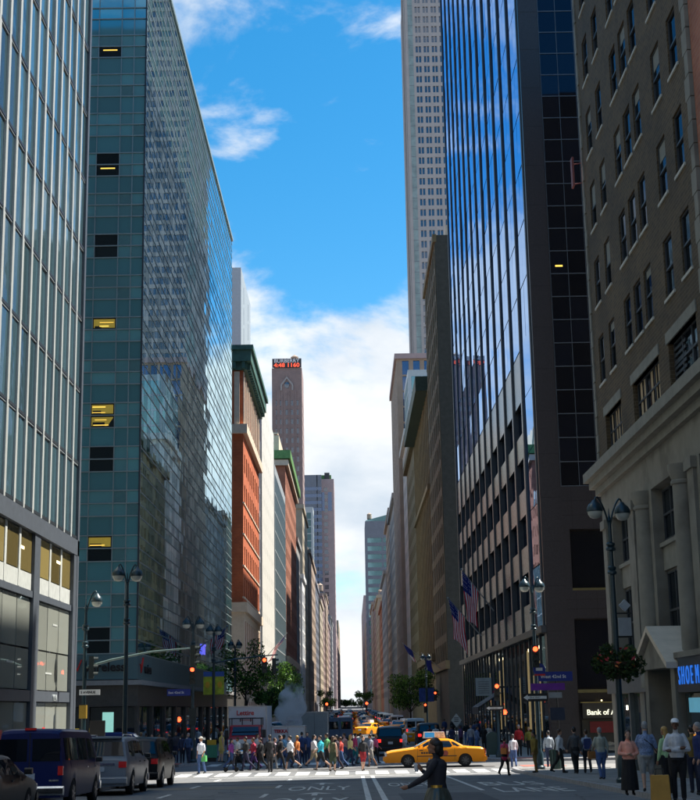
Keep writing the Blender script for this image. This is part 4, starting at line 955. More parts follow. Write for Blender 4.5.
SPEC = {
 'sedan': dict(L=5.45, W=0.96, clr=0.24, belt=0.99, tum=0.42, step=0.05, wr=0.33, wh=(-1.62, 1.50),
   top=[(-2.73, 0.74), (-2.68, 0.92), (-2.55, 0.99), (-1.80, 1.04), (-1.62, 1.07), (-1.05, 1.38), (-0.75, 1.45), (-0.2, 1.48), (0.28, 1.44), (0.55, 1.33), (1.12, 1.03), (1.3, 1.0), (2.35, 0.87), (2.62, 0.80), (2.72, 0.66)],
   win=[[(-0.02, 1.02), (0.93, 1.05), (0.38, 1.35), (-0.02, 1.38)], [(-0.98, 1.04), (-0.10, 1.02), (-0.10, 1.38), (-0.78, 1.36)], [(-1.36, 1.08), (-1.05, 1.05), (-0.88, 1.33), (-1.02, 1.30)]], ws=(0.42, 1.10), rw=(-1.58, -1.0)),
 'suv': dict(L=5.2, W=0.99, clr=0.30, belt=1.18, tum=0.24, step=0.03, wr=0.39, wh=(-1.55, 1.55),
   top=[(-2.60, 0.95), (-2.58, 1.14), (-2.50, 1.22), (-2.30, 1.76), (-2.15, 1.87), (-1.5, 1.92), (0.1, 1.92), (0.5, 1.86), (1.22, 1.27), (1.4, 1.22), (2.3, 1.10), (2.55, 1.0), (2.60, 0.8)],
   win=[[(0.02, 1.24), (0.98, 1.27), (0.52, 1.74), (0.02, 1.78)], [(-0.98, 1.24), (-0.06, 1.24), (-0.06, 1.78), (-0.98, 1.79)], [(-2.05, 1.27), (-1.08, 1.24), (-1.08, 1.79), (-1.95, 1.73)]], ws=(0.56, 1.2), rw=(-2.48, -2.31)),
 'van': dict(L=5.7, W=1.01, clr=0.30, belt=1.15, tum=0.15, step=0.01, wr=0.37, wh=(-1.7, 1.75),
   top=[(-2.85, 1.98), (-2.80, 2.06), (-2.6, 2.10), (0.9, 2.10), (1.3, 2.02), (1.95, 1.38), (2.1, 1.30), (2.7, 1.12), (2.83, 1.0), (2.85, 0.8)],
   win=[[(0.45, 1.25), (1.60, 1.28), (1.18, 1.82), (0.45, 1.86)], [(-1.0, 1.25), (0.30, 1.25), (0.30, 1.86), (-1.0, 1.86)], [(-2.6, 1.27), (-1.15, 1.25), (-1.15, 1.86), (-2.6, 1.86)]], ws=(1.35, 1.92), rw=None, rear=[(-0.82, -0.07, 1.25, 1.84), (0.07, 0.82, 1.25, 1.84)]),
}
def hw_(sp, y, z):
    b = sp['W']*(1-0.10*abs(2*y/sp['L'])**6)
    if z > sp['belt']: return b-sp['step']*min(1, (z-sp['belt'])/0.05)-sp['tum']*(z-sp['belt'])
    return b*(1-0.06*((sp['belt']-z)/(sp['belt']-sp['clr']))**2)
PROTO = {}
def car_parts(T, kind, pm, bumper=None, tail=None, detail=True):
    sp = SPEC[kind]; L, W, clr, wr = sp['L'], sp['W'], sp['clr'], sp['wr']
    ys = set(y for y, z in sp['top']) | set(np.linspace(-L/2, L/2, 40))
    for yw in sp['wh']: ys |= set(yw+wr*1.14*math.cos(a) for a in np.linspace(0, math.pi, 13))
    ys = sorted(y for y in ys if -L/2 <= y <= L/2); NS = 7; secs = []
    for y in ys:
        zt = interp(sp['top'], y); zs = clr
        for yw in sp['wh']:
            q = (wr*1.14)**2-(y-yw)**2
            if q > 0: zs = max(zs, wr+math.sqrt(q)*0.98)
        ze = max(zt-0.07, zs+0.05)
        pr = [(0, clr), (hw_(sp, y, clr)*0.72, clr)]
        for k in range(NS+1): z = zs+(ze-zs)*k/NS; pr.append((hw_(sp, y, z), z))
        h = hw_(sp, y, ze); pr += [(h*0.94, zt-0.02), (h*0.7, zt+0.005), (0, zt+0.018)]
        secs.append([(x, y, z) for x, z in pr]+[(-x, y, z) for x, z in pr[-2:0:-1]])
    b = MB(); n = len(secs[0]); vs = [v for s_ in secs for v in s_]; fs = []; ms = []
    half = NS+6
    for i in range(len(secs)-1):
        for k in range(n):
            k2 = (k+1) % n; fs.append((i*n+k, i*n+k2, (i+1)*n+k2, (i+1)*n+k)); ms.append(1 if (k <= 1 or k >= n-2) else 0)
    o = len(b.v); b.v += vs; b.f += fs; b.m += ms
    b.f.append(tuple(range(n))); b.m.append(0); b.f.append(tuple((len(secs)-1)*n+k for k in range(n))); b.m.append(0)
    T.part('body', b, [pm, under], smooth=32, local=True)
    def patch(f, nu=6, nv=3):
        b = MB(); vs = [f(i/nu, j/nv) for j in range(nv+1) for i in range(nu+1)]
        return b.add(vs, [(j*(nu+1)+i, j*(nu+1)+i+1, (j+1)*(nu+1)+i+1, (j+1)*(nu+1)+i) for j in range(nv) for i in range(nu)])
    for q in sp['win']:
        for s in (1, -1):
            def f(u, v):
                y = (q[0][0]*(1-u)+q[1][0]*u)*(1-v)+(q[3][0]*(1-u)+q[2][0]*u)*v; z = (q[0][1]*(1-u)+q[1][1]*u)*(1-v)+(q[3][1]*(1-u)+q[2][1]*u)*v
                return (s*(hw_(sp, y, z)+0.007), y, z)
            T.part('side_window', patch(f), cglass, local=True, smooth=60)
    for nm, rg in (('windscreen', sp['ws']), ('rear_window', sp['rw'])):
        if not rg: continue
        def f(u, v):
            y = rg[0]+(rg[1]-rg[0])*v; zt = interp(sp['top'], y); h = hw_(sp, y, zt-0.07)*0.88
            x = -h+2*h*u; z = zt+0.018*(1-abs(x)/h)+0.004
            return (x, y-(0.012 if nm == 'rear_window' else -0.012), z+0.006)
        T.part(nm, patch(f), cglass, local=True, smooth=60)
    for (x0, x1, z0, z1) in sp.get('rear', []):
        T.part('rear_window', MB().box(x0, x1, -L/2-0.012, -L/2+0.01, z0, z1), cglass, local=True)
    bm_ = bumper or pm; Lh = L/2
    for s, nm in ((-1, 'rear_bumper'), (1, 'front_bumper')):
        b = MB(); y0, y1 = sorted((s*(Lh+0.09), s*(Lh-0.12))); rbox(b, -W*0.93, W*0.93, y0, y1, clr+0.06, clr+0.30, 0.05); T.part(nm, b, bm_, local=True, smooth=40)
    tl = tail or taill
    zt0, zt1 = (0.70, 0.92) if kind == 'sedan' else ((0.90, 1.10) if kind == 'suv' else (0.88, 1.12))
    wl_ = 0.26 if kind != 'van' else 0.14
    for s in (-1, 1):
        a, c = sorted((s*(W*0.905), s*(W*0.905-wl_))); T.part('tail_light', MB().box(a, c, -Lh-0.02, -Lh+0.14, zt0, zt1), tl, local=True)
        a, c = sorted((s*(W*0.905), s*(W*0.905-0.34))); T.part('headlight', MB().box(a, c, Lh-0.14, Lh+0.012, 0.60, 0.76 if kind == 'sedan' else 0.86), headl, local=True)
        b = MB(); rbox(b, *sorted((s*(W+0.01), s*(W+0.19))), (0.82 if kind == 'sedan' else 1.0)+(0.45 if kind == 'van' else 0), (0.95 if kind == 'sedan' else 1.14)+(0.45 if kind == 'van' else 0), sp['belt']+0.02, sp['belt']+0.17, 0.03); T.part('mirror', b, pm if kind == 'sedan' else blacktrim, local=True)
    T.part('licence_plate', MB().box(-0.16, 0.16, -Lh-0.102 if kind == 'sedan' else -Lh-0.03, -Lh, 0.62 if kind == 'sedan' else 0.78, 0.78 if kind == 'sedan' else 0.94), plate, local=True)
    if kind == 'sedan': b = MB(); b.box(-0.5, 0.5, Lh-0.05, Lh+0.015, 0.58, 0.74); T.part('grille', b, chrome, local=True)
    for (yw) in sp['wh']:
        for s in (-1, 1):
            x0 = s*(W-0.13); b = MB()
            b.tube([(x0-.11, yw, wr), (x0-.09, yw, wr), (x0+.09, yw, wr), (x0+.11, yw, wr)], [wr*.93, wr, wr, wr*.93], 22, ref=(0, 0, 1))
            wo_ = T.part('wheel', b, rubber, local=True, smooth=40)
            b = MB(); b.tube([(x0+s*.108, yw, wr), (x0+s*.113, yw, wr)], [wr*.66, wr*.64], 18, ref=(0, 0, 1)); b.tube([(x0+s*.113, yw, wr), (x0+s*.122, yw, wr)], [wr*.2, wr*.16], 12, 1, ref=(0, 0, 1))
            for q in range(7):
                a = q*2*math.pi/7; ca, sa = math.cos(a), math.sin(a); xx_ = x0+s*.118
                b.add([(xx_, yw+wr*(.15*ca-.07*sa), wr+wr*(.15*sa+.07*ca)), (xx_, yw+wr*(.15*ca+.07*sa), wr+wr*(.15*sa-.07*ca)), (xx_, yw+wr*(.62*ca+.07*sa), wr+wr*(.62*sa-.07*ca)), (xx_, yw+wr*(.62*ca-.07*sa), wr+wr*(.62*sa+.07*ca))], [(0, 1, 2, 3)], 1)
            T.part('rim', b, [rimd, rimm if pm is not yel else mat('worn_hubcap', (0.12, 0.12, 0.125), 0.5, 0.4)], wo_, local=True)
    if detail:                       # door shut lines and handles
        dl = {'sedan': (0.97, -0.06, -1.05), 'suv': (1.1, -0.02, -1.05), 'van': (1.7, 0.38, -1.1)}[kind]
        b = MB()
        for y in dl:
            for s in (-1, 1):
                z0, z1 = clr+0.12, sp['belt']; pts = []
                for k in range(7): z = z0+(z1-z0)*k/6; pts.append((s*(hw_(sp, y, z)+0.002), y, z))
                for p0, p1 in zip(pts, pts[1:]): b.add([(p0[0], y-.006, p0[2]), (p0[0], y+.006, p0[2]), (p1[0], y+.006, p1[2]), (p1[0], y-.006, p1[2])], [(0, 1, 2, 3)])
        T.part('door_seams', b, blacktrim, local=True, kind='stuff')
        for y in dl[:2]:
            for s in (-1, 1): z = sp['belt']-0.10; x = s*hw_(sp, y, z); T.part('door_handle', MB().box(*sorted((x, x+s*.03)), y-0.30, y-0.12, z-.02, z+.02), chrome if kind == 'van' else blacktrim, local=True)
def car(name, label, kind, pm, x, y, rz=0.0, cat='car', group=None, extra=None, **k):
    T = Thing(name, label, cat, (x, y, G(y)+0.005), rz, group); T.local = True
    if y < 70: T.o.rotation_euler = (-math.atan(0.022)*math.cos(rz), 0, rz)
    car_parts(T, kind, pm, **k)
    if extra: extra(T)
    return T
yel = paint('taxi_yellow', (0.90, 0.315, 0.010)); navy = paint('navy', (0.010, 0.022, 0.12)); silver = paint('silver', (0.26, 0.29, 0.33), 0.3); blackp = paint('black', (0.012, 0.013, 0.016)); dkgrey = paint('charcoal', (0.04, 0.045, 0.055))
whitep = paint('white', (0.72, 0.73, 0.74)); redc = paint('red', (0.40, 0.02, 0.02)); greyc = paint('grey', (0.22, 0.23, 0.25)); bluec = paint('steel_blue', (0.08, 0.14, 0.26))
def vanx(T):
    T.part('rear_door_gap', MB().box(-0.012, 0.012, -2.866, -2.85, 0.5, 2.0), blacktrim, local=True)
    T.part('rear_emblem', MB().box(0.55, 0.80, -2.87, -2.85, 0.72, 0.77), chrome, local=True)
    T.part('roof_marker_light', MB().box(-0.15, 0.15, -2.84, -2.76, 2.07, 2.13), taill, local=True)
car('parked_van', 'dark navy passenger van with chrome rear bumper parked behind the silver suv', 'van', navy, -8.72, 41.7, cat='van', bumper=chrome, extra=vanx)
def suvx(T):
    for s in (-1, 1): b = MB(); b.tube([(s*.62, -1.7, 1.93), (s*.62, -1.6, 1.99), (s*.62, 0.2, 1.99), (s*.62, 0.3, 1.92)], 0.022, 6); T.part('roof_rail', b, chrome, local=True)
    T.part('tailgate_trim', MB().box(-0.5, 0.5, -2.622, -2.57, 0.98, 1.05), chrome, local=True)
    T.part('rear_spoiler', MB().box(-0.66, 0.66, -2.46, -2.15, 1.86, 1.91), silver, local=True)
car('parked_suv', 'silver suv with roof rails parked in front of the navy van', 'suv', silver, -8.5, 51.0, cat='suv', extra=suvx)
car('parked_suv', 'black suv parked in front of the silver suv', 'suv', blackp, -8.45, 58.4, cat='suv')
car('parked_sedan', 'black sedan parked right behind the navy van', 'sedan', blackp, -8.72, 33.2, cat='car')
car('waiting_van', 'dark blue van waiting in the side street by the phone shop', 'van', navy, -13.4, 79.6, -math.pi/2, cat='van')
def taxix(T):
    b = MB(); b.prism([(-0.62, 1.50), (0.62, 1.50), (0.56, 1.84), (-0.56, 1.84)], -0.17, 0.17, 'x'); rs = T.part('roof_sign', b, white_p, local=True)
    for s in (-1, 1):
        T.part('advert', MB().box(*sorted((s*.171, s*.176)), -0.02, 0.50, 1.54, 1.80), mat('advert_blue', (0.02, 0.25, 0.62), 0.4, emit=(0.02, 0.3, 0.75), estr=0.15), rs, local=True)
        T.part('advert_picture', MB().box(*sorted((s*.171, s*.176)), -0.52, -0.06, 1.54, 1.80), mat('advert_pale', (0.55, 0.55, 0.52), 0.5, var=0.6, scale=12), rs, local=True)
    b = MB(); b.box(-0.06, 0.06, -0.15, 0.15, 1.44, 1.52); T.part('sign_mount', b, blacktrim, local=True)
    hwf = lambda y, z: hw_(SPEC['sedan'], y, z)+0.004
    for s in (-1, 1):
        b = MB(); vs = [(s*hwf(-.55, .72), -.55, .72)]+[(s*hwf(0, .72+.15*math.sin(a)), -.55+.15*math.cos(a), .72+.15*math.sin(a)) for a in np.linspace(0, 2*math.pi, 17)[:-1]]
        b.add(vs, [(0, 1+i, 1+(i+1) % 16) for i in range(16)]); T.part('door_medallion', b, mat('medallion_red', (0.35, 0.05, 0.03), 0.4), local=True)
        b = MB()
        for k in range(5): b.box(*sorted((s*(hwf(.4, .75)-.002), s*(hwf(.4, .75)+.002))), 0.15+.13*k, 0.25+.13*k, .70, .80)
        T.part('door_lettering', b, blacktrim, local=True, kind='stuff')
        T.part('rub_strip', MB().box(*sorted((s*(SPEC['sedan']['W']*0.975), s*(SPEC['sedan']['W']*0.995))), -1.15, 1.0, 0.555, 0.60), blacktrim, local=True)
pt = at(434, 79.2)
car('taxi', 'yellow taxi with rooftop advert crossing the intersection', 'sedan', yel, pt.x, 79.2, math.pi/2, cat='taxi', extra=taxix)
pt = at(390, 98); car('avenue_suv', 'black suv with lit brake lamps driving away beyond the taxi', 'suv', blackp, pt.x, 99.5, cat='suv', tail=brakel)
# traffic further down the avenue
def copy_tree(o, parent=None):
    c = o.copy(); COL.objects.link(c); c.parent = parent
    for ch in list(o.children): copy_tree(ch, c)
    return c
def tx2(T):
    b = MB(); b.prism([(-0.5, 1.50), (0.5, 1.50), (0.45, 1.80), (-0.45, 1.80)], -0.15, 0.15, 'x'); T.part('roof_sign', b, white_p, local=True)
protos = {}
def traffic(kind, pm, x, y, nm, label, grp, tail=None):
    k = (kind, pm.name)
    if k not in protos: protos[k] = car(nm, label, kind, pm, x, y, 0, 'taxi' if pm is yel else ('van' if kind == 'van' else 'car'), grp, tx2 if pm is yel else None, tail=tail, detail=False).o; return protos[k]
    o = copy_tree(protos[k]); o.location = (x, y, G(y)+0.005); o['label'] = label; o['group'] = grp; return o
pt = at(371.5, 165); c_ = traffic('sedan', yel, pt.x, 168, 'traffic_taxi', 'yellow taxi turning far beyond the black suv', 'taxis in the avenue traffic'); c_.rotation_euler = (0, 0, -0.5)
rt_ = random.Random(21)
lanes = (-7.6, -4.5, -1.1, 2.4, 6.2)
cols_ = [('sedan', yel, 'yellow taxi in the distant avenue traffic'), ('suv', blackp, 'black suv in the distant avenue traffic'), ('sedan', whitep, 'white car in the distant avenue traffic'), ('sedan', greyc, 'grey car in the distant avenue traffic'), ('van', whitep, 'white van in the distant avenue traffic'),
         ('sedan', redc, 'red car in the distant avenue traffic'), ('suv', bluec, 'steel blue suv in the distant avenue traffic'), ('sedan', yel, 'yellow taxi in the distant avenue traffic'), ('suv', dkgrey, 'charcoal suv in the distant avenue traffic')]
for li, lx in enumerate(lanes):
    y = (118, 122, 140, 186, 112)[li]+rt_.uniform(0, 8)
    while y < 560:
        if not (160 < y < 178):
            if li == 3 and y < 300 and rt_.random() < .5: ck_ = cols_[0]
            else: ck_ = rt_.choice(cols_)
            traffic(ck_[0], ck_[1], lx+rt_.uniform(-.25, .25), y, 'traffic_car' if ck_[1] is not yel else 'traffic_taxi', ck_[2], 'taxis in the avenue traffic' if ck_[1] is yel else 'cars in the avenue traffic', brakel if rt_.random() < .5 else None)
        y += rt_.uniform(7.5, 15)*(1+max(0, y-250)/160)
# box truck with a red cab facing the crossing
T = Thing('box_truck', 'white box truck with red cab and white grille facing the crossing', 'truck', (at(244, 90).x, 94.2, 0.01), math.pi)
T.local = True                     # local +Y is the front, turned towards the camera
redcab = paint('cab_red', (0.40, 0.016, 0.022)); whitebox = mat('truck_box_white', (0.62, 0.65, 0.70), 0.5, var=0.08, scale=0.7, wear=((0.45, 0.46, 0.48), 0.8, 0.6))
b = MB(); b.box(-1.22, 1.22, -5.0, 1.1, 1.05, 3.42); bx_ = T.part('cargo_box', b, whitebox, local=True)
b = MB()
for s in (-1, 1):
    for z in (1.05, 3.38): b.box(-1.25, 1.25, 1.07 if s > 0 else -5.03, 1.14 if s > 0 else -4.97, z, z+.06)
    b.box(*sorted((s*1.19, s*1.25)), 1.07, 1.13, 1.05, 3.44)
T.part('box_edging', b, rimm, bx_, local=True)
b = MB(); b.prism([(1.2, 0.55), (4.6, 0.55), (4.75, 0.75), (4.72, 1.25), (4.55, 1.42), (3.25, 1.55), (2.6, 2.15), (2.3, 2.24), (1.25, 2.24), (1.2, 2.1)], -1.0, 1.0, 'x'); cab = T.part('cab', b, redcab, local=True)
b = MB(); b.add([(-0.86, 3.20, 1.60), (0.86, 3.20, 1.60), (0.80, 2.66, 2.12), (-0.80, 2.66, 2.12)], [(0, 1, 2, 3)])
for v in range(4): x_, y_, z_ = b.v[v]; b.v[v] = (x_, y_+0.02, z_+0.02)
T.part('windscreen', b, cglass, cab, local=True)
for s in (-1, 1):
    T.part('side_window', MB().add([(s*1.004, 1.5, 1.5), (s*1.004, 2.9, 1.52), (s*1.004, 2.45, 2.08), (s*1.004, 1.5, 2.1)], [(0, 1, 2, 3)]), cglass, cab, local=True)
    T.part('headlight', MB().box(*sorted((s*.62, s*.95)), 4.66, 4.77, 0.92, 1.18), headl, local=True)
    b = MB(); b.box(*sorted((s*1.06, s*1.3)), 3.1, 3.2, 1.45, 1.95); b.tube([(s*1.0, 3.1, 1.5), (s*1.15, 3.13, 1.55)], 0.02, 6); T.part('mirror', b, blacktrim, local=True)
    for yw in (3.9, -3.2):
        x0 = s*.88; b = MB(); b.tube([(x0-.14, yw, .42), (x0-.12, yw, .42), (x0+.12, yw, .42), (x0+.14, yw, .42)], [.39, .42, .42, .39], 20, ref=(0, 0, 1)); wo_ = T.part('wheel', b, rubber, local=True, smooth=40)
        b = MB(); b.tube([(x0+s*.13, yw, .42), (x0+s*.145, yw, .42)], [.25, .2], 16, ref=(0, 0, 1)); T.part('rim', b, rimm, wo_, local=True)
b = MB(); b.box(-0.58, 0.58, 4.68, 4.78, 0.82, 1.22); b.box(-.95, .95, 4.6, 4.79, 1.22, 1.40); T.part('grille', b, whitep, local=True)
for k in range(3): T.part('grille_slot', MB().box(-0.54, 0.54, 4.781, 4.79, 0.87+.11*k, 0.92+.11*k), blacktrim, local=True)
b = MB(); rbox(b, -1.0, 1.0, 4.7, 4.95, 0.50, 0.75, 0.05); T.part('bumper', b, chrome, local=True)
T.part('chassis', MB().box(-.5, .5, -4.8, 4.5, 0.45, 1.06), under, local=True)
b = MB()
for x in (-1.0, -0.33, 0.33, 1.0): b.tube([(x, 1.3, 2.2), (x, 1.3, 2.65)], 0.03, 6); b.tube([(x, 3.0, 2.45), (x, 3.0, 2.65)], 0.03, 6)
for y in (1.3, 2.1, 3.0): b.tube([(-1.05, y, 2.66), (1.05, y, 2.66)], 0.035, 6)
for x in (-1.0, 1.0): b.tube([(x, 1.2, 2.66), (x, 3.05, 2.66)], 0.035, 6); b.tube([(x, 3.0, 1.5), (x, 3.0, 2.66)], 0.03, 6)
T.part('ladder_rack', b, blacktrim, local=True)
red_t = mat('truck_letter_red', (0.55, 0.03, 0.04), 0.5); gry_t = mat('truck_letter_grey', (0.25, 0.25, 0.27), 0.5)
text(T, 'Lettire', 0.42, (0.15, 1.115, 2.86), (math.pi/2, 0, math.pi), red_t, 0.01, local=True, align='CENTER', bold=0.01)
b = MB(); b.box(-0.55, 0.45, 1.1, 1.115, 2.66, 2.70); b.box(-0.35, 0.45, 1.1, 1.115, 2.52, 2.56); T.part('small_print', b, red_t, bx_, local=True, kind='stuff')
# plain van / truck bodies seen from behind
def rear_truck(name, label, x, y, w, h, L, bm, lab=None, cat='truck', win=False):
    T = Thing(name, label, cat, (x, y, G(y)+.01)); T.local = True
    b = MB(); b.box(-w/2, w/2, 0, L-1.8, 0.75, h); bx_ = T.part('cargo_box', b, bm, local=True)
    b = MB(); b.box(-w/2-.02, w/2+.02, -.02, .05, h-.06, h+.02); b.box(-w/2-.02, w/2+.02, -.02, .05, .72, .80)
    for s in (-1, 1): b.box(*sorted((s*(w/2-.06), s*(w/2+.02))), -.02, .05, .8, h-.06)
    T.part('rear_frame', b, rimm if not win else bm, bx_, local=True)
    T.part('door_gap', MB().box(-.01, .01, -.025, .0, .8, h-.08), blacktrim, bx_, local=True)
    b = MB(); b.prism([(L-1.8, .5), (L, .5), (L, 1.1), (L-.5, 1.9), (L-1.8, 2.0)], -w/2+.1, w/2-.1, 'x'); T.part('cab', b, bm, local=True)
    T.part('rear_bumper', MB().box(-w/2, w/2, -.12, .05, .42, .60), blacktrim, local=True)
    if win:
        for s in (-1, 1): T.part('rear_window', MB().box(*sorted((s*.12, s*(w/2-.15))), -.03, -.02, h-.95, h-.3), cglass, local=True)
    for s in (-1, 1):
        T.part('tail_light', MB().box(*sorted((s*(w/2-.05), s*(w/2-.2))), -.05, 0, .82, 1.0), taill, local=True)
        for yw in (.9, L-1.0):
            x0 = s*(w/2-.2); b = MB(); b.tube([(x0-.12, yw, .38), (x0-.1, yw, .38), (x0+.1, yw, .38), (x0+.12, yw, .38)], [.35, .38, .38, .35], 16, ref=(0, 0, 1)); T.part('wheel', b, rubber, local=True, smooth=40)
    if lab: text(T, lab, 0.30, (-w/2+.2, -.03, h-.42), FRONT, red_t, 0.01, local=True, bold=0.015)
    return T
p1 = at(288, 98); rear_truck('white_van', 'white boxy van with red lettering on its back doors', p1.x, 98, 2.3, 2.05, 5.5, whitep, 'TEKKA', 'van')
p1 = at(314.5, 111); rear_truck('grey_truck', 'tall pale grey box truck in the avenue before the steam', p1.x, 111, 2.15, 2.95, 7.0, mat('truck_grey', (0.40, 0.41, 0.40), 0.6, var=0.12))
p1 = at(340, 126); rear_truck('blue_truck', 'blue grey van with two square back windows ahead of the crossing', p1.x, 126, 2.2, 2.35, 6.0, mat('truck_blue', (0.16, 0.22, 0.33), 0.5), None, 'van', True)

# ------------------------------------------------------------------ street lamps, signals, signs
lampgreen = mat('lamp_blue_green', (0.014, 0.040, 0.052), 0.35, 0.2, var=0.2, spec=0.6)
bowl = mat('lamp_bowl_glass', (0.50, 0.52, 0.46), 0.25, var=0.1)
sigbox = mat('signal_housing', (0.022, 0.030, 0.026), 0.5); sigyel = mat('signal_yellow', (0.36, 0.22, 0.02), 0.5)
lens_off = mat('lens_dark', (0.02, 0.025, 0.022), 0.3); lens_red = emis('lens_red', (1.0, 0.055, 0.015), 3.2)
sblue = mat('street_sign_blue', (0.012, 0.03, 0.24), 0.5); swhite = mat('sign_white', (0.72, 0.72, 0.70), 0.5); sblack = mat('one_way_black', (0.012, 0.012, 0.012), 0.5); spurple = mat('sign_purple', (0.16, 0.02, 0.30), 0.5)
def lamp_post(label, x, y, H, ang=0.0, twin=True, spread=0.62, group=None, name='street_lamp'):
    T = Thing(name, label, 'street lamp', (x, y, G(y)+0.15), 0, group); T.local = True
    b = MB(); b.lathe([(0.26, 0), (0.26, 0.12), (0.2, 0.2), (0.19, 0.75), (0.15, 0.85), (0.12, 1.0)], n=14); T.part('base', b, lampgreen, smooth=35)
    b = MB(); b.lathe([(0.115, 0.9), (0.10, 3), (0.075, H-1.7), (0.06, H-0.9)], n=12); T.part('pole', b, lampgreen, smooth=40)
    for z, r in ((H-1.75, .17), (H-2.55, .16)):
        b = MB(); b.lathe([(.08, z-.16), (r, z-.12), (r, z-.05), (.11, z), (r*.9, z+.05), (r*.9, z+.11), (.07, z+.16)], n=12); T.part('collar', b, lampgreen, smooth=35)
    b = MB(); b.lathe([(0.05, H-.95), (.09, H-.85), (.03, H-.7), (.012, H-.45)], n=10); T.part('finial', b, lampgreen, smooth=35)
    for s in ((1, -1) if twin else (1,)):
        dx, dy = math.cos(ang)*s, math.sin(ang)*s; b = MB(); pts = []
        for k in range(11):
            t = k/10; pts.append((dx*spread*(1-math.cos(math.pi*t))/2, dy*spread*(1-math.cos(math.pi*t))/2, H-1.5+1.45*math.sin(min(1, t*1.25)*math.pi/2)-max(0, t-.75)*1.0))
        b.tube(pts, 0.032, 8); T.part('arm', b, lampgreen, smooth=50)
        cx, cy, cz = pts[-1]
        b = MB(); b.lathe([(0.03, .12), (.07, .10), (.10, .04), (.20, -.04), (.265, -.16), (.28, -.26), (.27, -.29)], (cx, cy, cz), 16); lh = T.part('lamp_head', b, lampgreen, smooth=40)
        b = MB(); b.lathe([(.255, -.29), (.24, -.38), (.17, -.48), (.08, -.52)], (cx, cy, cz), 16); T.part('bowl', b, bowl, lh, smooth=60)
    return T
def signal(T, x, y, z, faceang=-math.pi/2, red=True, hm=None, parent=None):
    """three-lens signal head, lenses towards faceang"""
    c, s_ = math.cos(faceang), math.sin(faceang); b = MB()
    def W(u, n, zz): return (x+n*c-u*s_, y+n*s_+u*c, z+zz)
    def bx(u0, u1, n0, n1, z0, z1, bb): bb.add([W(u0, n0, z0), W(u1, n0, z0), W(u1, n1, z0), W(u0, n1, z0), W(u0, n0, z1), W(u1, n0, z1), W(u1, n1, z1), W(u0, n1, z1)], [(0, 3, 2, 1), (4, 5, 6, 7), (0, 1, 5, 4), (1, 2, 6, 5), (2, 3, 7, 6), (3, 0, 4, 7)])
    bx(-.17, .17, -.12, .10, -.52, .52, b); h = T.part('traffic_light', b, hm or sigbox, parent)
    for k in range(3):
        zz = .34-.34*k; b = MB(); b.tube([W(0, .10, zz), W(0, .125, zz)], [.12, .11], 14); T.part('lens', b, lens_red if (red and k == 0) else lens_off, h)
        b = MB()
        for a in np.linspace(0, math.pi, 8)[:-1]:
            a2 = a+math.pi/7; b.add([W(.14*math.cos(a), .10, zz+.14*math.sin(a)), W(.14*math.cos(a2), .10, zz+.14*math.sin(a2)), W(.14*math.cos(a2), .30, zz+.14*math.sin(a2)), W(.14*math.cos(a), .30, zz+.14*math.sin(a))], [(0, 1, 2, 3)])
        T.part('visor', b, sigbox, h)
def hand_signal(T, x, y, z):
    b = MB(); b.box(x-.2, x+.2, y-.1, y+.12, z-.22, z+.22); h = T.part('walk_signal', b, sigbox)
    b = MB(); yy = y-.115
    b.add([(x-.08, yy, z-.14), (x+.07, yy, z-.14), (x+.09, yy, z+.02), (x-.09, yy, z+.02)], [(0, 1, 2, 3)])
    for k in range(4): u = x-.088+.046*k; b.add([(u, yy, z+.02), (u+.036, yy, z+.02), (u+.034, yy, z+(.13, .16, .155, .12)[k]), (u+.004, yy, z+(.13, .16, .155, .12)[k])], [(0, 1, 2, 3)])
    b.add([(x+.07, yy, z-.1), (x+.14, yy, z+.0), (x+.115, yy, z+.03), (x+.07, yy, z-.03)], [(0, 1, 2, 3)])
    T.part('red_hand', b, lens_red, h)
def board(T, x0, x1, y, z0, z1, m, txt=None, tm=None, ts=0.2, tx=0.05, name='street_sign'):
    b = MB(); b.box(x0, x1, y-.015, y+.015, z0, z1); o = T.part(name, b, m)
    if txt: text(T, txt, ts, (x0+tx+T.loc.x, y-.022+T.loc.y, z0+(z1-z0-ts*.7)/2+T.loc.z), FRONT, tm, 0.006, parent=o, bold=0.004)
    return o
def one_way(T, x0, x1, y, z0, z1, left=True):
    o = board(T, x0, x1, y, z0, z1, sblack, name='one_way_sign'); b = MB(); zc = (z0+z1)/2; h = (z1-z0)*.36; s = -1 if left else 1; xm = (x0+x1)/2; hwd = (x1-x0)/2*.9; yy = y-.02
    b.add([(xm+s*hwd, yy, zc), (xm+s*hwd*.62, yy, zc+h), (xm+s*hwd*.62, yy, zc+h*.5), (xm-s*hwd, yy, zc+h*.5), (xm-s*hwd, yy, zc-h*.5), (xm+s*hwd*.62, yy, zc-h*.5), (xm+s*hwd*.62, yy, zc-h)], [(0, 1, 2), (2, 3, 4, 5), (0, 2, 5), (0, 5, 6)])
    T.part('arrow', b, swhite, o)
    text(T, 'ONE WAY', (z1-z0)*.3, (xm+T.loc.x, yy-.004+T.loc.y, zc-(z1-z0)*.1+T.loc.z), FRONT, sblack, 0.004, parent=o, align='CENTER')
pl_ = on(125, 720, Y=61); lamp_post('tall twin street lamp beside the parked suvs on the left kerb', pl_.x, 61, 9.2, 0.35, spread=0.40)
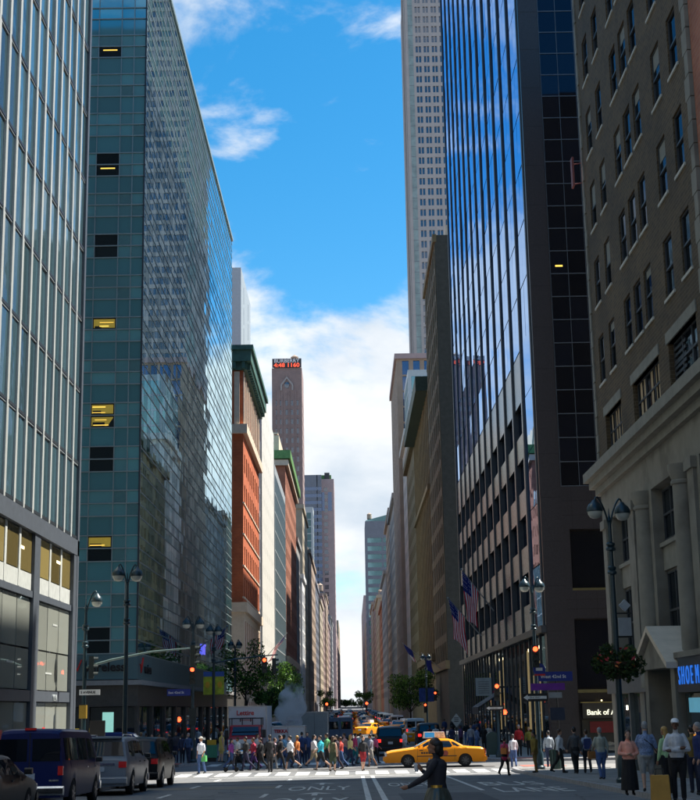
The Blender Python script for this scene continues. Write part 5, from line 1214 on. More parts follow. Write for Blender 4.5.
# left near corner: lamp with mast arm signals
T = lamp_post('single street lamp with a long curved signal arm at the finned office corner', on(84, 700, Y=66).x, 66, 8.6, 0.0, twin=False, spread=0.5, name='signal_lamp')
T.local = True
b = MB(); b.tube([(0, 0, 5.0), (1.2, 0.3, 5.35), (3.0, 0.6, 5.7), (4.9, 0.9, 5.85)], [.06, .055, .045, .035], 8); T.part('mast_arm', b, mat('arm_grey_green', (0.14, 0.20, 0.18), 0.4, 0.3), smooth=60)
signal(T, 0.32, -0.05, 5.0, 0.15, red=False); signal(T, 4.95, 0.9, 5.45, -0.15, red=False)
board(T, -0.2, .75, -.12, 3.75, 4.0, swhite, '5 AVENUE', sblack, 0.15, 0.06); b = MB(); b.box(-.18, .14, -.2, .1, 2.7, 3.3); T.part('control_box', b, sigyel)
b = MB(); b.box(.3, 1.0, -.1, .05, 1.9, 2.6); T.part('framed_notice', b, iron)
# left far corner
T = lamp_post('twin street lamp with red signals on the corner by the phone shop', on(192.5, 740, Y=87).x, 87, 8.8, 0.25, spread=0.42, name='signal_lamp')
signal(T, 0.0, -0.3, 5.15); hand_signal(T, -0.78, -0.2, 2.55)
b = MB(); b.box(-.8, 0, -.18, -.1, 2.5, 2.56); T.part('bracket', b, lampgreen)
board(T, -1.55, -.12, -.15, 3.95, 4.35, sblue, 'East 42nd St', swhite, 0.19, 0.08)
b = MB(); b.box(-.2, .2, -.14, .1, 2.2, 3.2); T.part('control_box', b, sigbox)
# left lamps further along
T = lamp_post('street lamp carrying two yellow green banners and a signal arm on the left kerb', on(213.5, 740, Y=97).x, 97, 8.9, 0.3, spread=0.3, name='banner_lamp')
bl = mat('banner_blue', (0.03, 0.09, 0.35), 0.6); bg_ = mat('banner_green', (0.36, 0.40, 0.02), 0.6, var=0.5, scale=3); bo_ = mat('banner_orange', (0.65, 0.35, 0.02), 0.6)
for s in (-1, 1):
    b = MB(); b.box(*sorted((s*.10, s*.70)), -.02, .02, 4.1, 5.3); o = T.part('banner', b, bg_); b = MB(); b.box(*sorted((s*.10, s*.70)), -.03, .03, 5.3, 5.62); T.part('banner_top', b, bl, o)
    b = MB(); b.ell((s*.42, -.025, 4.75), (.16, .01, .22), 10, 6); T.part('banner_figure', b, bo_, o)
    for z in (4.1, 5.62): b = MB(); b.tube([(0, 0, z), (s*.72, 0, z)], .02, 6); T.part('banner_rod', b, lampgreen)
b = MB(); b.tube([(0, 0, 6.2), (1.5, 0.1, 6.45), (3.0, 0.2, 6.6), (4.35, 0.3, 6.7)], [.06, .05, .045, .04], 8); T.part('mast_arm', b, lampgreen, smooth=60)
signal(T, 3.45, 0.1, 6.0, red=True); signal(T, 4.1, .25, 5.95, 0.2, red=False); b = MB(); b.box(3.4, 3.5, .05, .3, 6.4, 6.62); T.part('hanger', b, lampgreen)
lamp_post('street lamp without banners next along from the bannered lamp', on(235, 740, Y=119).x, 119, 8.9, 0.3, spread=0.35)
# right near lamp with flower basket
T = lamp_post('tall twin street lamp with hanging flower basket before the gabled portal', on(624, 780, Y=47.5).x, 47.5, 9.5, 0.55, spread=0.62, name='flower_lamp')
leafm = mat('basket_leaf', (0.030, 0.072, 0.014), 0.6, var=0.5, scale=9, rnd=0.2); leafy = mat('basket_leaf_light', (0.075, 0.125, 0.020), 0.6, var=0.4, scale=9); flr = mat('basket_flower_red', (0.42, 0.02, 0.03), 0.6); flp = mat('basket_flower_orange', (0.48, 0.14, 0.02), 0.6)
def leaves(b, c, r, n, size, rg, mi_f, shell=0.35):
    for _ in range(n):
        while True:
            p = Vector((rg.uniform(-1, 1), rg.uniform(-1, 1), rg.uniform(-1, 1)))
            if shell < p.length < 1: break
        q = Vector((c[0]+p.x*r[0], c[1]+p.y*r[1], c[2]+p.z*r[2])); a = Vector((rg.gauss(0, 1), rg.gauss(0, 1), rg.gauss(0, .6))).normalized(); t = a.orthogonal().normalized(); t.rotate(Matrix.Rotation(rg.uniform(0, 6.28), 3, a)); u = a.cross(t); sz = size*rg.uniform(.6, 1.3)
        b.add([q-t*sz, q-u*sz*.45+t*sz*.1, q+t*sz, q+u*sz*.45+t*sz*.1], [(0, 1, 2, 3)], mi_f(rg))
rgx = random.Random(4); b = MB()
for (cx, cy, cz, rx, rz_, nn_) in ((0, 0, 3.9, .62, .42, 800), (-.62, -.1, 3.85, .30, .34, 220), (.58, -.2, 3.75, .34, .40, 260), (.2, -.55, 3.6, .3, .42, 220), (-.35, -.5, 3.62, .22, .35, 150), (-.25, .1, 4.3, .3, .2, 130), (.4, .0, 4.25, .25, .25, 110)): leaves(b, (cx, cy, cz), (rx, rx, rz_), nn_, .075, rgx, lambda g: 1 if g.random() < .35 else 0, .1); T.part('basket_foliage', b, [leafm, leafy], kind='stuff')
b = MB(); leaves(b, (0, 0, 4.0), (.85, .85, .4), 80, .08, rgx, lambda g: 0 if g.random() < .7 else 1, .6); T.part('basket_flowers', b, [flr, flp], kind='stuff')
b = MB(); b.lathe([(.2, 3.35), (.45, 3.5), (.6, 3.8), (.62, 3.9)], n=14); T.part('basket', b, mat('coir_basket', (0.05, 0.035, 0.02), 0.9))
b = MB(); b.prism([(.10, 5.75), (.30, 5.95), (.50, 5.75), (.30, 5.55)], -.32, -.22, 'y'); T.part('antenna_panel', b, mat('grey_panel', (0.35, 0.38, 0.40), 0.4))
b = MB(); b.box(.08, .5, -.2, .05, 4.75, 5.35); T.part('equipment_box', b, mat('grey_box', (0.30, 0.32, 0.33), 0.5)); b = MB(); b.box(-.05, .55, -.05, .0, 5.48, 5.53); b.box(-.05, .55, -.05, .0, 4.7, 4.75); T.part('bracket', b, iron)
# right corner post by the taxi's tail
T = lamp_post('twin street lamp with red signal and street signs at the right hand corner', on(540, 768, Y=69.6).x, 69.6, 9.3, 0.5, spread=0.45, name='signal_lamp')
signal(T, -.02, -.3, 5.35); board(T, .1, 1.75, -.2, 4.15, 4.6, sblue, 'West 42nd St', swhite, 0.22, 0.1)
b = MB(); b.lathe([(.27, 0), (.27, .03)], n=18); 
b = MB(); b.tube([(.15, -.25, 4.72), (.15, -.2, 4.72)], .30, 18); o = T.part('round_sign', b, sblue); b = MB(); b.box(-.02, .30, -.262, -.252, 4.66, 4.80); T.part('emblem', b, swhite, o)
b = MB(); b.box(-.1, .42, -.27, -.262, 4.42, 4.50); T.part('red_bar', b, redp, o)
board(T, -.3, 1.35, -.24, 3.72, 4.05, spurple, None); one_way(T, -.75, .5, -.26, 3.2, 3.58)
b = MB(); b.box(.55, 1.2, -.2, -.17, 3.35, 3.62); T.part('plain_sign', b, mat('sign_grey', (0.3, 0.32, 0.33), 0.5)); b = MB(); b.box(.6, 1.3, -.2, -.17, 2.3, 2.9); T.part('dark_sign', b, mat('sign_navy', (0.02, 0.03, 0.06), 0.5))
b = MB(); b.tube([(.95, -.15, 0), (.95, -.15, 4.3)], .04, 8); T.part('side_post', b, iron)
# right far corner signals
T = Thing('signal_post', 'short post with red signal, red hand and one way sign at the far right corner', 'traffic light', (on(499, 750, Y=87).x, 87, .15)); T.local = True
b = MB(); b.lathe([(.2, 0), (.2, .3), (.09, .45), (.075, 4.4)], n=10); T.part('post', b, lampgreen, smooth=40); signal(T, -.02, -.25, 3.85); hand_signal(T, .42, -.2, 2.65); one_way(T, -.75, .35, -.2, 2.75, 3.05)
b = MB(); b.box(.05, .4, -.12, -.06, 2.6, 2.65); T.part('bracket', b, iron)
# signals at the next crossing
T = lamp_post('street lamp with blue banners near the tree on the right', on(427, 740, Y=163).x, 161, 9.0, 0.4, spread=.4, name='banner_lamp')
bb_ = mat('banner_navy', (0.03, 0.06, 0.25), 0.6, var=0.4, scale=2)
for s in (-1, 1): b = MB(); b.box(*sorted((s*.12, s*.85)), -.02, .02, 3.6, 5.1); T.part('banner', b, bb_)
b = MB(); b.box(-.8, .9, -.03, .03, 5.1, 5.16); T.part('banner_rod', b, iron)
signal(T, .95, -.3, 4.2); signal(T, -.2, -.3, 2.9)
for i, (pxx, d) in enumerate(((327, 330), (367, 330))):
    T = Thing('signal_post', ('distant red signal on the left kerb far down the avenue', 'distant red signal on the right kerb far down the avenue')[i], 'traffic light', (on(pxx, 720, Y=d).x, d, G(d))); T.local = True
    b = MB(); b.lathe([(.2, 0), (.1, .4), (.09, 4.2)], n=8); T.part('post', b, lampgreen); signal(T, 0, -.3, 3.6)
    b = MB(); b.tube([(0, -.42, 3.94), (0, -.44, 3.94)], [.30, .28], 12); T.part('lens', b, lens_red)
# diamond sign, bin, mail box, planter by the corners
T = Thing('diamond_sign', 'pale diamond shaped road sign on a thin post near the striped awning', 'sign', (on(457, 740, Y=104).x, 104, .15)); T.local = True
b = MB(); b.tube([(0, 0, 0), (0, 0, 2.6)], .035, 8); T.part('post', b, iron); b = MB(); b.prism([(0, 1.55), (.38, 2.05), (0, 2.55), (-.38, 2.05)], -.05, -.03, 'y'); o = T.part('sign_face', b, mat('sign_pale_grey', (0.42, 0.47, 0.47), 0.5))
b = MB()
for z in (1.95, 2.08, 2.2): b.box(-.16, .16, -.056, -.05, z, z+.05)
T.part('lettering', b, sblack, o)
T = Thing('litter_bin', 'green litter bin at the foot of the corner lamp', 'bin', (on(548, 770, Y=69.6).x+.35, 69.2, G(69.2)+.155)); T.local = True
b = MB(); b.lathe([(.24, 0), (.26, .05), (.30, .85), (.31, .92), (.27, .92), (.25, .6)], n=16); T.part('basket', b, mat('bin_green', (0.015, 0.05, 0.045), 0.5)); 
for k in range(12): a = k*math.pi/6; b = MB(); b.tube([(.27*math.cos(a), .27*math.sin(a), .05), (.315*math.cos(a), .315*math.sin(a), .88)], .012, 5); T.part('slat', b, iron)
T = Thing('mail_box', 'dark green mail relay box beyond the corner near the taxi', 'mail box', (on(493, 760, Y=88).x, 88, .15)); T.local = True
b = MB(); b.prism([(-.35, .12), (.35, .12), (.35, 1.2), (.28, 1.38), (.12, 1.48), (-.12, 1.48), (-.28, 1.38), (-.35, 1.2)], -.3, .3, 'y'); T.part('body', b, mat('mail_green', (0.012, 0.05, 0.05), 0.5))
for sx in (-.28, .28):
    for sy in (-.22, .22): T.part('leg', MB().box(sx-.04, sx+.04, sy-.04, sy+.04, 0, .13), iron)
T = Thing('news_box', 'green and yellow news box standing on the left corner by the truck', 'news box', (on(212, 758, Y=88).x, 88, .15)); T.local = True
b = MB(); b.box(-.3, .3, -.25, .25, .25, 1.0); T.part('body', b, mat('box_green', (0.03, 0.22, 0.13), 0.5)); b = MB(); b.box(-.28, .28, -.26, -.24, 1.0, 1.3); T.part('top_panel', b, mat('box_yellow', (0.6, 0.36, 0.02), 0.5)); b = MB(); b.box(-.25, .25, -.2, .2, 0, .25); T.part('pedestal', b, iron)

# ------------------------------------------------------------------ flags
fred = mat('flag_red', (0.62, 0.020, 0.040), 0.7); fwht = mat('flag_white', (0.82, 0.80, 0.80), 0.7); fblu = mat('flag_blue', (0.025, 0.035, 0.20), 0.7); fpole = mat('flag_pole', (0.42, 0.44, 0.44), 0.4, 0.5)
for m_f in (fred, fwht, fblu):             # thin cloth lets light through
    t = m_f.node_tree; p_ = t.nodes['Principled BSDF']; tr = t.nodes.new('ShaderNodeBsdfTranslucent'); mxs = t.nodes.new('ShaderNodeMixShader'); mxs.inputs[0].default_value = 0.5
    t.links.new(p_.inputs['Base Color'].links[0].from_socket, tr.inputs[0]); t.links.new(p_.outputs[0], mxs.inputs[1]); t.links.new(tr.outputs[0], mxs.inputs[2]); t.links.new(mxs.outputs[0], t.nodes['Material Output'].inputs[0])
def flag(label, base, tip, hoist, fly, us=True, drift=(0, 0), seed=0, group=None):
    base, tip = Vector(base), Vector(tip); T = Thing('flag', label, 'flag', base, 0, group)
    b = MB(); b.tube([base, tip], [.06, .035], 8); b.ell(tip, (.09, .09, .09), 8, 6); T.part('pole', b, fpole)
    d = (base-tip).normalized(); down = Vector((drift[0], drift[1], -1)).normalized(); nrm = d.cross(down).normalized()
    NS_, NT = 13, 22; vs = []
    for i in range(NS_+1):
        for j in range(NT+1):
            s, t = i/NS_, j/NT
            fold = .16*math.sin(5.2*t+4.6*s+seed)*t**.6+.07*math.sin(11*s+3*t+seed*2)*t
            p = tip+d*(.1+s*hoist*(1-.28*t))+down*(t*fly*(.92+.08*math.cos(3*s+seed)))+nrm*fold*hoist*.6
            vs.append(p)
    fs = []; ms = []
    for i in range(NS_):
        for j in range(NT):
            fs.append((i*(NT+1)+j, i*(NT+1)+j+1, (i+1)*(NT+1)+j+1, (i+1)*(NT+1)+j))
            ms.append((2 if (i < 7 and j < NT*.4) else (0 if i % 2 == 0 else 1)) if us else (2 if j < NT*.66 else (0 if (i//3) % 2 else 1)) if us is not None else 2)
    b = MB(); b.v = [tuple(v) for v in vs]; b.f = fs; b.m = ms; fo = T.part('cloth', b, [fred, fwht, fblu], smooth=70)
    if us:
        b = MB()
        for i in range(6):
            for j in range(5):
                c = vs[int(i*1.1+.6)*(NT+1)+1+int(j*1.7)]; r_ = .05*hoist/2
                for sg in (-1, 1): q = c+nrm*.012*sg; b.add([q+d*r_, q+down*r_, q-d*r_, q-down*r_], [(0, 1, 2, 3)])
        T.part('stars', b, fwht, fo, kind='stuff')
    return T
flag('stars and stripes flag on the nearer angled pole of the mirror tower', (12.55, 124, 11.3), (9.75, 123, 14.9), 2.3, 4.4, True, (.05, 0), 0.6)
flag('stars and stripes flag on the farther angled pole of the mirror tower', (12.55, 137, 9.8), (9.4, 136, 13.4), 2.3, 4.4, True, (.12, 0), 2.2)
flag('stars and stripes flag on the teal tower front above the banners', (-13.45, 122, 8.2), (-10.6, 121, 10.2), 1.7, 2.0, True, (-.25, 0), 1.2)
flag('stars and stripes flag flying before the pale concrete slab', (-13.45, 226, 11.5), (-10.2, 225, 15.0), 2.6, 3.6, True, (-.55, 0), 3.0)
flag('blue flag with red and white tail by the tree', (12.55, 258, 12.0), (9.3, 257, 14.5), 2.0, 3.4, False, (.5, 0), 0.3)
flag('plain dark blue flag on the dark olive block', (12.55, 196, 8.0), (9.6, 195, 10.4), 1.6, 2.6, None, (.3, 0), 1.5)

# ------------------------------------------------------------------ trees
bark = mat('bark', (0.05, 0.04, 0.03), 0.9, var=0.3, scale=8, bump=0.3)
def leafy_mat(m):
    t = m.node_tree; p_ = t.nodes['Principled BSDF']; tr = t.nodes.new('ShaderNodeBsdfTranslucent'); mxs = t.nodes.new('ShaderNodeMixShader'); mxs.inputs[0].default_value = 0.4
    t.links.new(p_.inputs['Base Color'].links[0].from_socket, tr.inputs[0]); t.links.new(p_.outputs[0], mxs.inputs[1]); t.links.new(tr.outputs[0], mxs.inputs[2]); t.links.new(mxs.outputs[0], t.nodes['Material Output'].inputs[0])
lf1 = mat('leaf_mid', (0.060, 0.140, 0.022), 0.6, var=0.45, scale=2.5); lf2 = mat('leaf_light', (0.16, 0.32, 0.045), 0.6, var=0.35, scale=2.5); lf3 = mat('leaf_dark', (0.020, 0.050, 0.012), 0.6, var=0.4, scale=2.5)
for m_f in (lf1, lf2, lf3): leafy_mat(m_f)
def tree(label, x, y, H, cr, cz, nb, nl, seed, sparse=False, size=.17, name='street_tree'):
    rg = random.Random(seed); T = Thing(name, label, 'tree', (x, y, G(y)+.14)); T.local = True
    b = MB(); b.tube([(0, 0, 0), (.05, .02, H*.2), (-.03, .05, H*.42), (.02, 0, H*.7)], [.17, .13, .10, .04], 10); ctr = []
    for k in range(nb):
        a = rg.uniform(0, 6.28); r_ = cr*rg.uniform(.35, .85); z = cz+rg.uniform(-.4, .4)*H*.55; e = Vector((r_*math.cos(a), r_*math.sin(a), z)); s = Vector((0, 0, max(H*.25, z-r_*.9-.3)))
        m = s.lerp(e, .5)+Vector((0, 0, .2)); b.tube([s, m, e], [.055, .035, .012], 6); ctr.append(e)
    T.part('trunk', b, bark, smooth=60); b = MB()
    for e in ctr: leaves(b, e, (cr*.42, cr*.42, H*.12), nl//nb, size, rg, lambda g: (0, 0, 1, 2)[g.randrange(4)], .1 if not sparse else .0)
    T.part('crown', b, [lf1, lf2, lf3]); return T
tree('leafy light green street tree beside the trucks on the left', on(281, 740, Y=176).x, 176, 8.6, 2.5, 6.2, 14, 4600, 3)
tree('thin young street tree with sparse leaves by the bannered lamp', on(246, 740, Y=128).x, 128, 8.4, 2.3, 6.6, 12, 2300, 8, True, .15)
tree('dense dark green street tree on the right beside the blue banners', on(411, 740, Y=205).x, 205, 9.0, 3.5, 5.6, 18, 6500, 5)
tree('low dark street tree beyond the box truck on the left', on(268, 740, Y=140).x, 142, 5.6, 1.6, 3.8, 9, 1600, 12)
for i, (pxx, d) in enumerate(((327, 470), (331, 520), (366, 480), (363, 560))):
    tree('small street tree in the far distance of the avenue', on(pxx, 720, Y=d).x, d, 8.5, 3.0, 5.5, 6, 700, 30+i, size=.3).o['group'] = 'distant street trees'

b = MB(); rgw = random.Random(77)
for i in range(26): leaves(b, (-16+32*rgw.random(), 1640+20*rgw.random(), G(1640)+2.5+5*rgw.random()), (3.2, 3.2, 2.6), 90, .9, rgw, lambda g: (0, 0, 1, 2)[g.randrange(4)], .1)
o = solo('distant_wood', b, [lf1, lf2, lf3], 'hazy green treetops closing the far end of the avenue', 'trees', kind='stuff')

# ------------------------------------------------------------------ people
SKIN = [mat('skin_light', (0.52, 0.30, 0.21), 0.55, var=0.06), mat('skin_tan', (0.34, 0.17, 0.10), 0.55, var=0.06), mat('skin_brown', (0.13, 0.065, 0.04), 0.55, var=0.06)]
HAIR = {'dark': mat('hair_dark', (0.012, 0.010, 0.009), 0.5, var=0.3, scale=40), 'brown': mat('hair_brown', (0.05, 0.025, 0.013), 0.5, var=0.3, scale=40), 'blond': mat('hair_blond', (0.45, 0.27, 0.08), 0.5, var=0.3, scale=40), 'grey': mat('hair_grey', (0.30, 0.30, 0.30), 0.6, var=0.3, scale=40)}
CC = {}
def cloth(c, n=None):
    k = tuple(round(v, 3) for v in c)
    if k not in CC: CC[k] = mat('cloth_%02d' % len(CC), c, 0.85, var=0.35, scale=7, bump=0.9, detail=4, stretch=(1, 1, .45))
    return CC[k]
plaid = mat('plaid_shirt', (0.19, 0.26, 0.42), 0.85, var=0.5, scale=26, detail=1)
def V3(*a): return Vector(a)
def person(label, x, y, z, heading, h=1.73, top=(.1, .1, .1), bottom=(.03, .03, .04), skin=0, hair='dark', long_hair=False, style='trousers', sleeve='long', gait=0.0, arms=None, shoes=(.02, .02, .02), fat=1.0, lean=0.0, head_turn=0.0, head_drop=0.0, vox=0.020, hat=None, hat_col=(.8, .8, .8), jacket=False, detail=False, skirt_len=0.52, flare=0.24, topm=None, group=None, fingers=False):
    """one continuous figure, facing local +Y; heading 0 looks down the avenue"""
    s = h/1.75; pr = []               # (points, radii, tag)
    def tb(p, r, tag): pr.append(([Vector(q)*s for q in p], [(a*s, b*s) if not isinstance(a, (int, float)) else (a*s, a*s) for a, b in [(q if isinstance(q, tuple) else (q, q)) for q in r]], tag))
    F = fat; ln = math.tan(lean)
    def L(px_, py_, pz_): return (px_, py_+ln*max(0, pz_-.95), pz_)
    tb([L(0, 0, .80), L(0, 0, .88), L(0, 0, 1.0)], [(.12*F, .09*F), (.165*F, .118*F), (.15*F, .11*F)], 'bottom')
    tb([L(0, 0, .84 if jacket else .97), L(0, .01*F, 1.08), L(0, .01*F, 1.25), L(0, 0, 1.38), L(0, 0, 1.435), L(0, 0, 1.455)], [(.165*F, .12*F), (.152*F, .115*F), (.172*F, .128*F), (.172, .112), (.125, .085), (.07, .06)], 'top')
    hd = V3(*L(0, .035, 1.645))+V3(0, head_drop*.5, -head_drop*.25)
    tb([L(0, -.005, 1.44), hd-V3(0, .02, .08)], [.058, .054], 'skin')
    ct, st = math.cos(head_turn), math.sin(head_turn)
    def H(u, v, w): return hd+V3(u*ct-v*st, u*st+v*ct, w)
    ells = [(hd+V3(0, 0, .03), (.077, .096, .105), 'skin'), (H(0, .035, -.055), (.056, .062, .062), 'skin'), (H(0, .098, -.015), (.014, .022, .024), 'skin'), (H(.078, .0, -.005), (.012, .024, .034), 'skin'), (H(-.078, .0, -.005), (.012, .024, .034), 'skin')]
    # legs
    legw = 1.18 if style == 'trousers' else 1.0; ankles = []
    tg_thigh = 'bottom'; tg_calf = 'bottom' if style == 'trousers' else 'leg'
    for side, g in ((1, gait), (-1, -gait)):
        a = .42*g; kn = .12+(.48*max(0, -g) if g < 0 else .10*abs(g)); hp = V3(side*.088*F, 0, .90)
        kne = hp+V3(0, math.sin(a), -math.cos(a))*.43; ank = kne+V3(0, math.sin(a-kn), -math.cos(a-kn))*.42
        tw = 1.3 if style == 'shorts' else legw
        pr_t = [hp+V3(0, 0, .04), hp.lerp(kne, .5), kne]; tb(pr_t, [.092*F*min(tw, 1.12), .080*tw*min(F, 1.15), .060*tw], tg_thigh)
        tb([kne, kne.lerp(ank, .35)-V3(0, .012, 0), ank-V3(0, 0, .01)], [.056*legw, .056*legw, .040*(1.45 if style == 'trousers' else .95)], tg_calf)
        fp = a-kn+.25*max(0, g); toe = V3(0, math.cos(fp), math.sin(fp)*.8 if g > 0 else -.75*max(0, -g)*.5); ankles.append((ank, toe))
        tb([ank-V3(0, .045, .045), ank+toe*.06-V3(0, 0, .052), ank+toe*.165-V3(0, 0, .062)], [(.036, .036), (.042, .034), (.034, .022)], 'shoe')
    zmin = min((a-V3(0, 0, .09)+t*.165*0).z for a, t in ankles)
    if style in ('skirt', 'dress'):
        zb = skirt_len; tb([L(0, 0, 1.02), L(0, 0, .88), (0, 0, (zb+.88)/2), (0, 0, zb)], [(.145*F, .105*F), (.175*F, .125*F), ((.175*F+flare)/2+.01, (.13*F+flare*.75)/2), (flare, flare*.75)], 'bottom')
    # arms
    arms = arms or {}
    for side, nm in ((1, 'R'), (-1, 'L')):
        sh = V3(*L(side*.180*(.6+.4*F), 0, 1.39))
        if nm in arms: el, wr_ = V3(*arms[nm][0]), V3(*arms[nm][1])
        else:
            sw = -.55*gait*side; el = sh+V3(side*.22, math.sin(sw), -math.cos(sw)).normalized()*.29; wr_ = el+V3(-side*.02, math.sin(sw+.35+.15*abs(gait)), -math.cos(sw+.35)).normalized()*.25
        tw = 1.22 if sleeve != 'none' else 1.0
        tb([sh-V3(side*.03, 0, -.01), sh.lerp(el, .5), el], [.050*tw, .048*tw, .043*(tw if sleeve == 'long' else 1.15 if sleeve == 'short' else 1)], 'skin' if sleeve == 'none' else 'top')
        tb([el, el.lerp(wr_, .45), wr_], [.043*(tw if sleeve == 'long' else 1), .040*(tw if sleeve == 'long' else 1), .028*(1.15 if sleeve == 'long' else 1)], 'top' if sleeve == 'long' else 'skin')
        dr = (wr_-el).normalized(); sd_ = dr.cross(V3(0, 1, 0)); sd_ = sd_.normalized() if sd_.length > .1 else V3(0, 0, 1); up_ = dr.cross(sd_)
        if fingers:
            fw = V3(*arms[nm][2]).normalized() if (nm in arms and len(arms[nm]) > 2) else dr
            tb([wr_, wr_+fw*.045, wr_+fw*.088], [(.026, .018), (.038, .016), (.038, .014)], 'skin')
            wv = fw.cross(V3(0, 0, 1)); wv = wv.normalized() if wv.length > .1 else V3(1, 0, 0)
            nv = fw.cross(wv)
            for k, (o_, ln_) in enumerate(((-.030, .062), (-.010, .075), (.010, .080), (.029, .070))):
                p0 = wr_+fw*.08+wv*o_; p1 = p0+(fw*1.0+wv*o_*3-nv*.12)*ln_*.55; p2 = p1+(fw*.9-nv*.45)*ln_*.5; tb([p0, p1, p2], [.0095, .0085, .007], 'skin')
            p0 = wr_+fw*.03+wv*.032; tb([p0, p0+(fw*.7+wv*.8).normalized()*.04, p0+(fw*.95+wv*.45).normalized()*.075], [.012, .010, .008], 'skin')
        else:
            tb([wr_, wr_+dr*.06, wr_+dr*.11, wr_+dr*.16+up_*.01], [(.026, .020), (.038, .018), (.034, .017), (.016, .012)], 'skin'); tb([wr_+dr*.03, wr_+dr*.08+V3(-side*.01, .035, 0)], [.014, .011], 'skin')
    # build, fuse and colour
    b = MB()
    for p, r, tag in pr: b.tube(p, r, 12, ref=(1, 0, 0) if abs((p[-1]-p[0]).normalized().x) < .8 else (0, 0, 1))
    caps = []
    for c, r, tag in ells: b.ell(Vector(c)*s, [q*s for q in r], 14, 10); caps.append((Vector(c)*s, max(r)*s, tag))
    for p, r, tag in pr:
        if tag != 'bottom' or len(p) == 3:
            for e, q in ((p[0], r[0]), (p[-1], r[-1])): b.ell(e, (min(q)*.98, min(q)*.98, min(q)*.98), 8, 6)
    me = b.mesh('tmp', SKIN[skin]); ob = bpy.data.objects.new('tmp', me)
    md = ob.modifiers.new('r', 'REMESH'); md.mode = 'VOXEL'; md.voxel_size = vox; md.use_smooth_shade = True
    out = baked(ob); bpy.data.objects.remove(ob); bpy.data.meshes.remove(me)
    bm = bmesh.new(); bm.from_mesh(out)
    for _ in range(2): bmesh.ops.smooth_vert(bm, verts=bm.verts, factor=.5, use_axis_x=True, use_axis_y=True, use_axis_z=True)
    bm.to_mesh(out); bm.free()
    tags = ['skin', 'top', 'bottom', 'shoe', 'leg']; S = []; Q = []; TT = []
    for p, r, tag in pr:
        for i in range(len(p)-1):
            for t in (0, .25, .5, .75, 1): S.append(p[i].lerp(p[i+1], t)); Q.append(max(.5*(r[i][0]+r[i][1])*(1-t)+.5*(r[i+1][0]+r[i+1][1])*t, .01)); TT.append(tags.index(tag))
    for c, r, tag in caps: S.append(c); Q.append(r*.9); TT.append(0)
    S = np.array(S); Q = np.array(Q); TT = np.array(TT); n = len(out.polygons); C = np.empty(n*3); out.polygons.foreach_get('center', C); C = C.reshape(-1, 3)
    D = np.linalg.norm(C[:, None, :]-S[None], axis=2)-Q[None]; out.materials.clear()
    tm = topm or cloth(top)
    for m in (SKIN[skin], tm, cloth(bottom), cloth(shoes), SKIN[skin]): out.materials.append(m)
    out.polygons.foreach_set('material_index', TT[D.argmin(1)].astype(np.int32)); out.polygons.foreach_set('use_smooth', [True]*n); out.update()
    T = Thing('person', label, 'person', (x, y, z), heading, group); T.local = True; T.o.rotation_euler = (0, 0, heading); dz = -zmin*s
    bo = bpy.data.objects.new('body', out); COL.objects.link(bo); bo.parent = T.o; bo.location = (0, 0, dz); T.body = bo; T.dz = dz; T.s = s
    # hair / hat
    c = hd*s+V3(0, 0, dz); b = MB()
    def HH(u, v, w): return c+V3(u*ct-v*st, u*st+v*ct, w)*s
    rot = Matrix.Rotation(head_turn, 3, 'Z')
    b.ell(HH(0, -.018, .052), (.086*s, .100*s, .096*s), 14, 10, rot=rot); b.ell(HH(0, -.048, .0 if not long_hair else -.01), (.076*s, .056*s, (.085 if long_hair else .062)*s), 12, 8, rot=rot)
    if long_hair: b.tube([HH(0, -.06, .02), HH(0, -.085, -.08), HH(0, -.075, -.2), HH(0, -.07, -.28)], [(.075*s, .05*s), (.085*s, .045*s), (.075*s, .035*s), (.03*s, .015*s)], 12, ref=(ct, st, 0))
    T.part('hair', b, HAIR[hair], smooth=80)
    if hat:
        b = MB(); b.ell(HH(0, -.012, .075), (.095*s, .108*s, .078*s), 14, 8, rot=rot); b.tube([HH(0, .07, .075), HH(0, .17, .06)], [(.075*s, .012*s), (.05*s, .008*s)], 12, ref=(ct, st, 0)); T.part('cap', b, cloth(hat_col), smooth=60)
    if detail:
        for u in (-.032, .032):
            b = MB(); b.ell(HH(u, .083, .018), (.012*s, .008*s, .007*s), 8, 6); T.part('eye', b, mat('eye_dark', (0.02, 0.015, 0.012), 0.2))
        b = MB(); b.ell(HH(0, .094, -.062), (.022*s, .008*s, .007*s), 8, 6); T.part('mouth', b, mat('lips', (0.30, 0.09, 0.08), 0.5))
    return T
AW_, TOW, LFT, RGT = 0.0, math.pi, math.pi/2, -math.pi/2   # away, towards, left, right
def P_(px, fy, **k): return on_ground(px, fy, k.get('h', 0))
def walker(label, px, fy, face, onwalk=False, **k):
    p = on_ground(px, fy, 0.158 if onwalk else 0.012); return person(label, p.x, p.y, p.z, face, **k)
def stander(label, px, d, face, onwalk=True, **k):
    p = at(px, d); return person(label, p.x, d, G(d)+(0.158 if onwalk else 0.012), face, **k)
blk, nvy, jean, wht, gry = (.014, .014, .016), (.02, .03, .075), (.05, .10, .24), (.72, .72, .70), (.25, .26, .27)
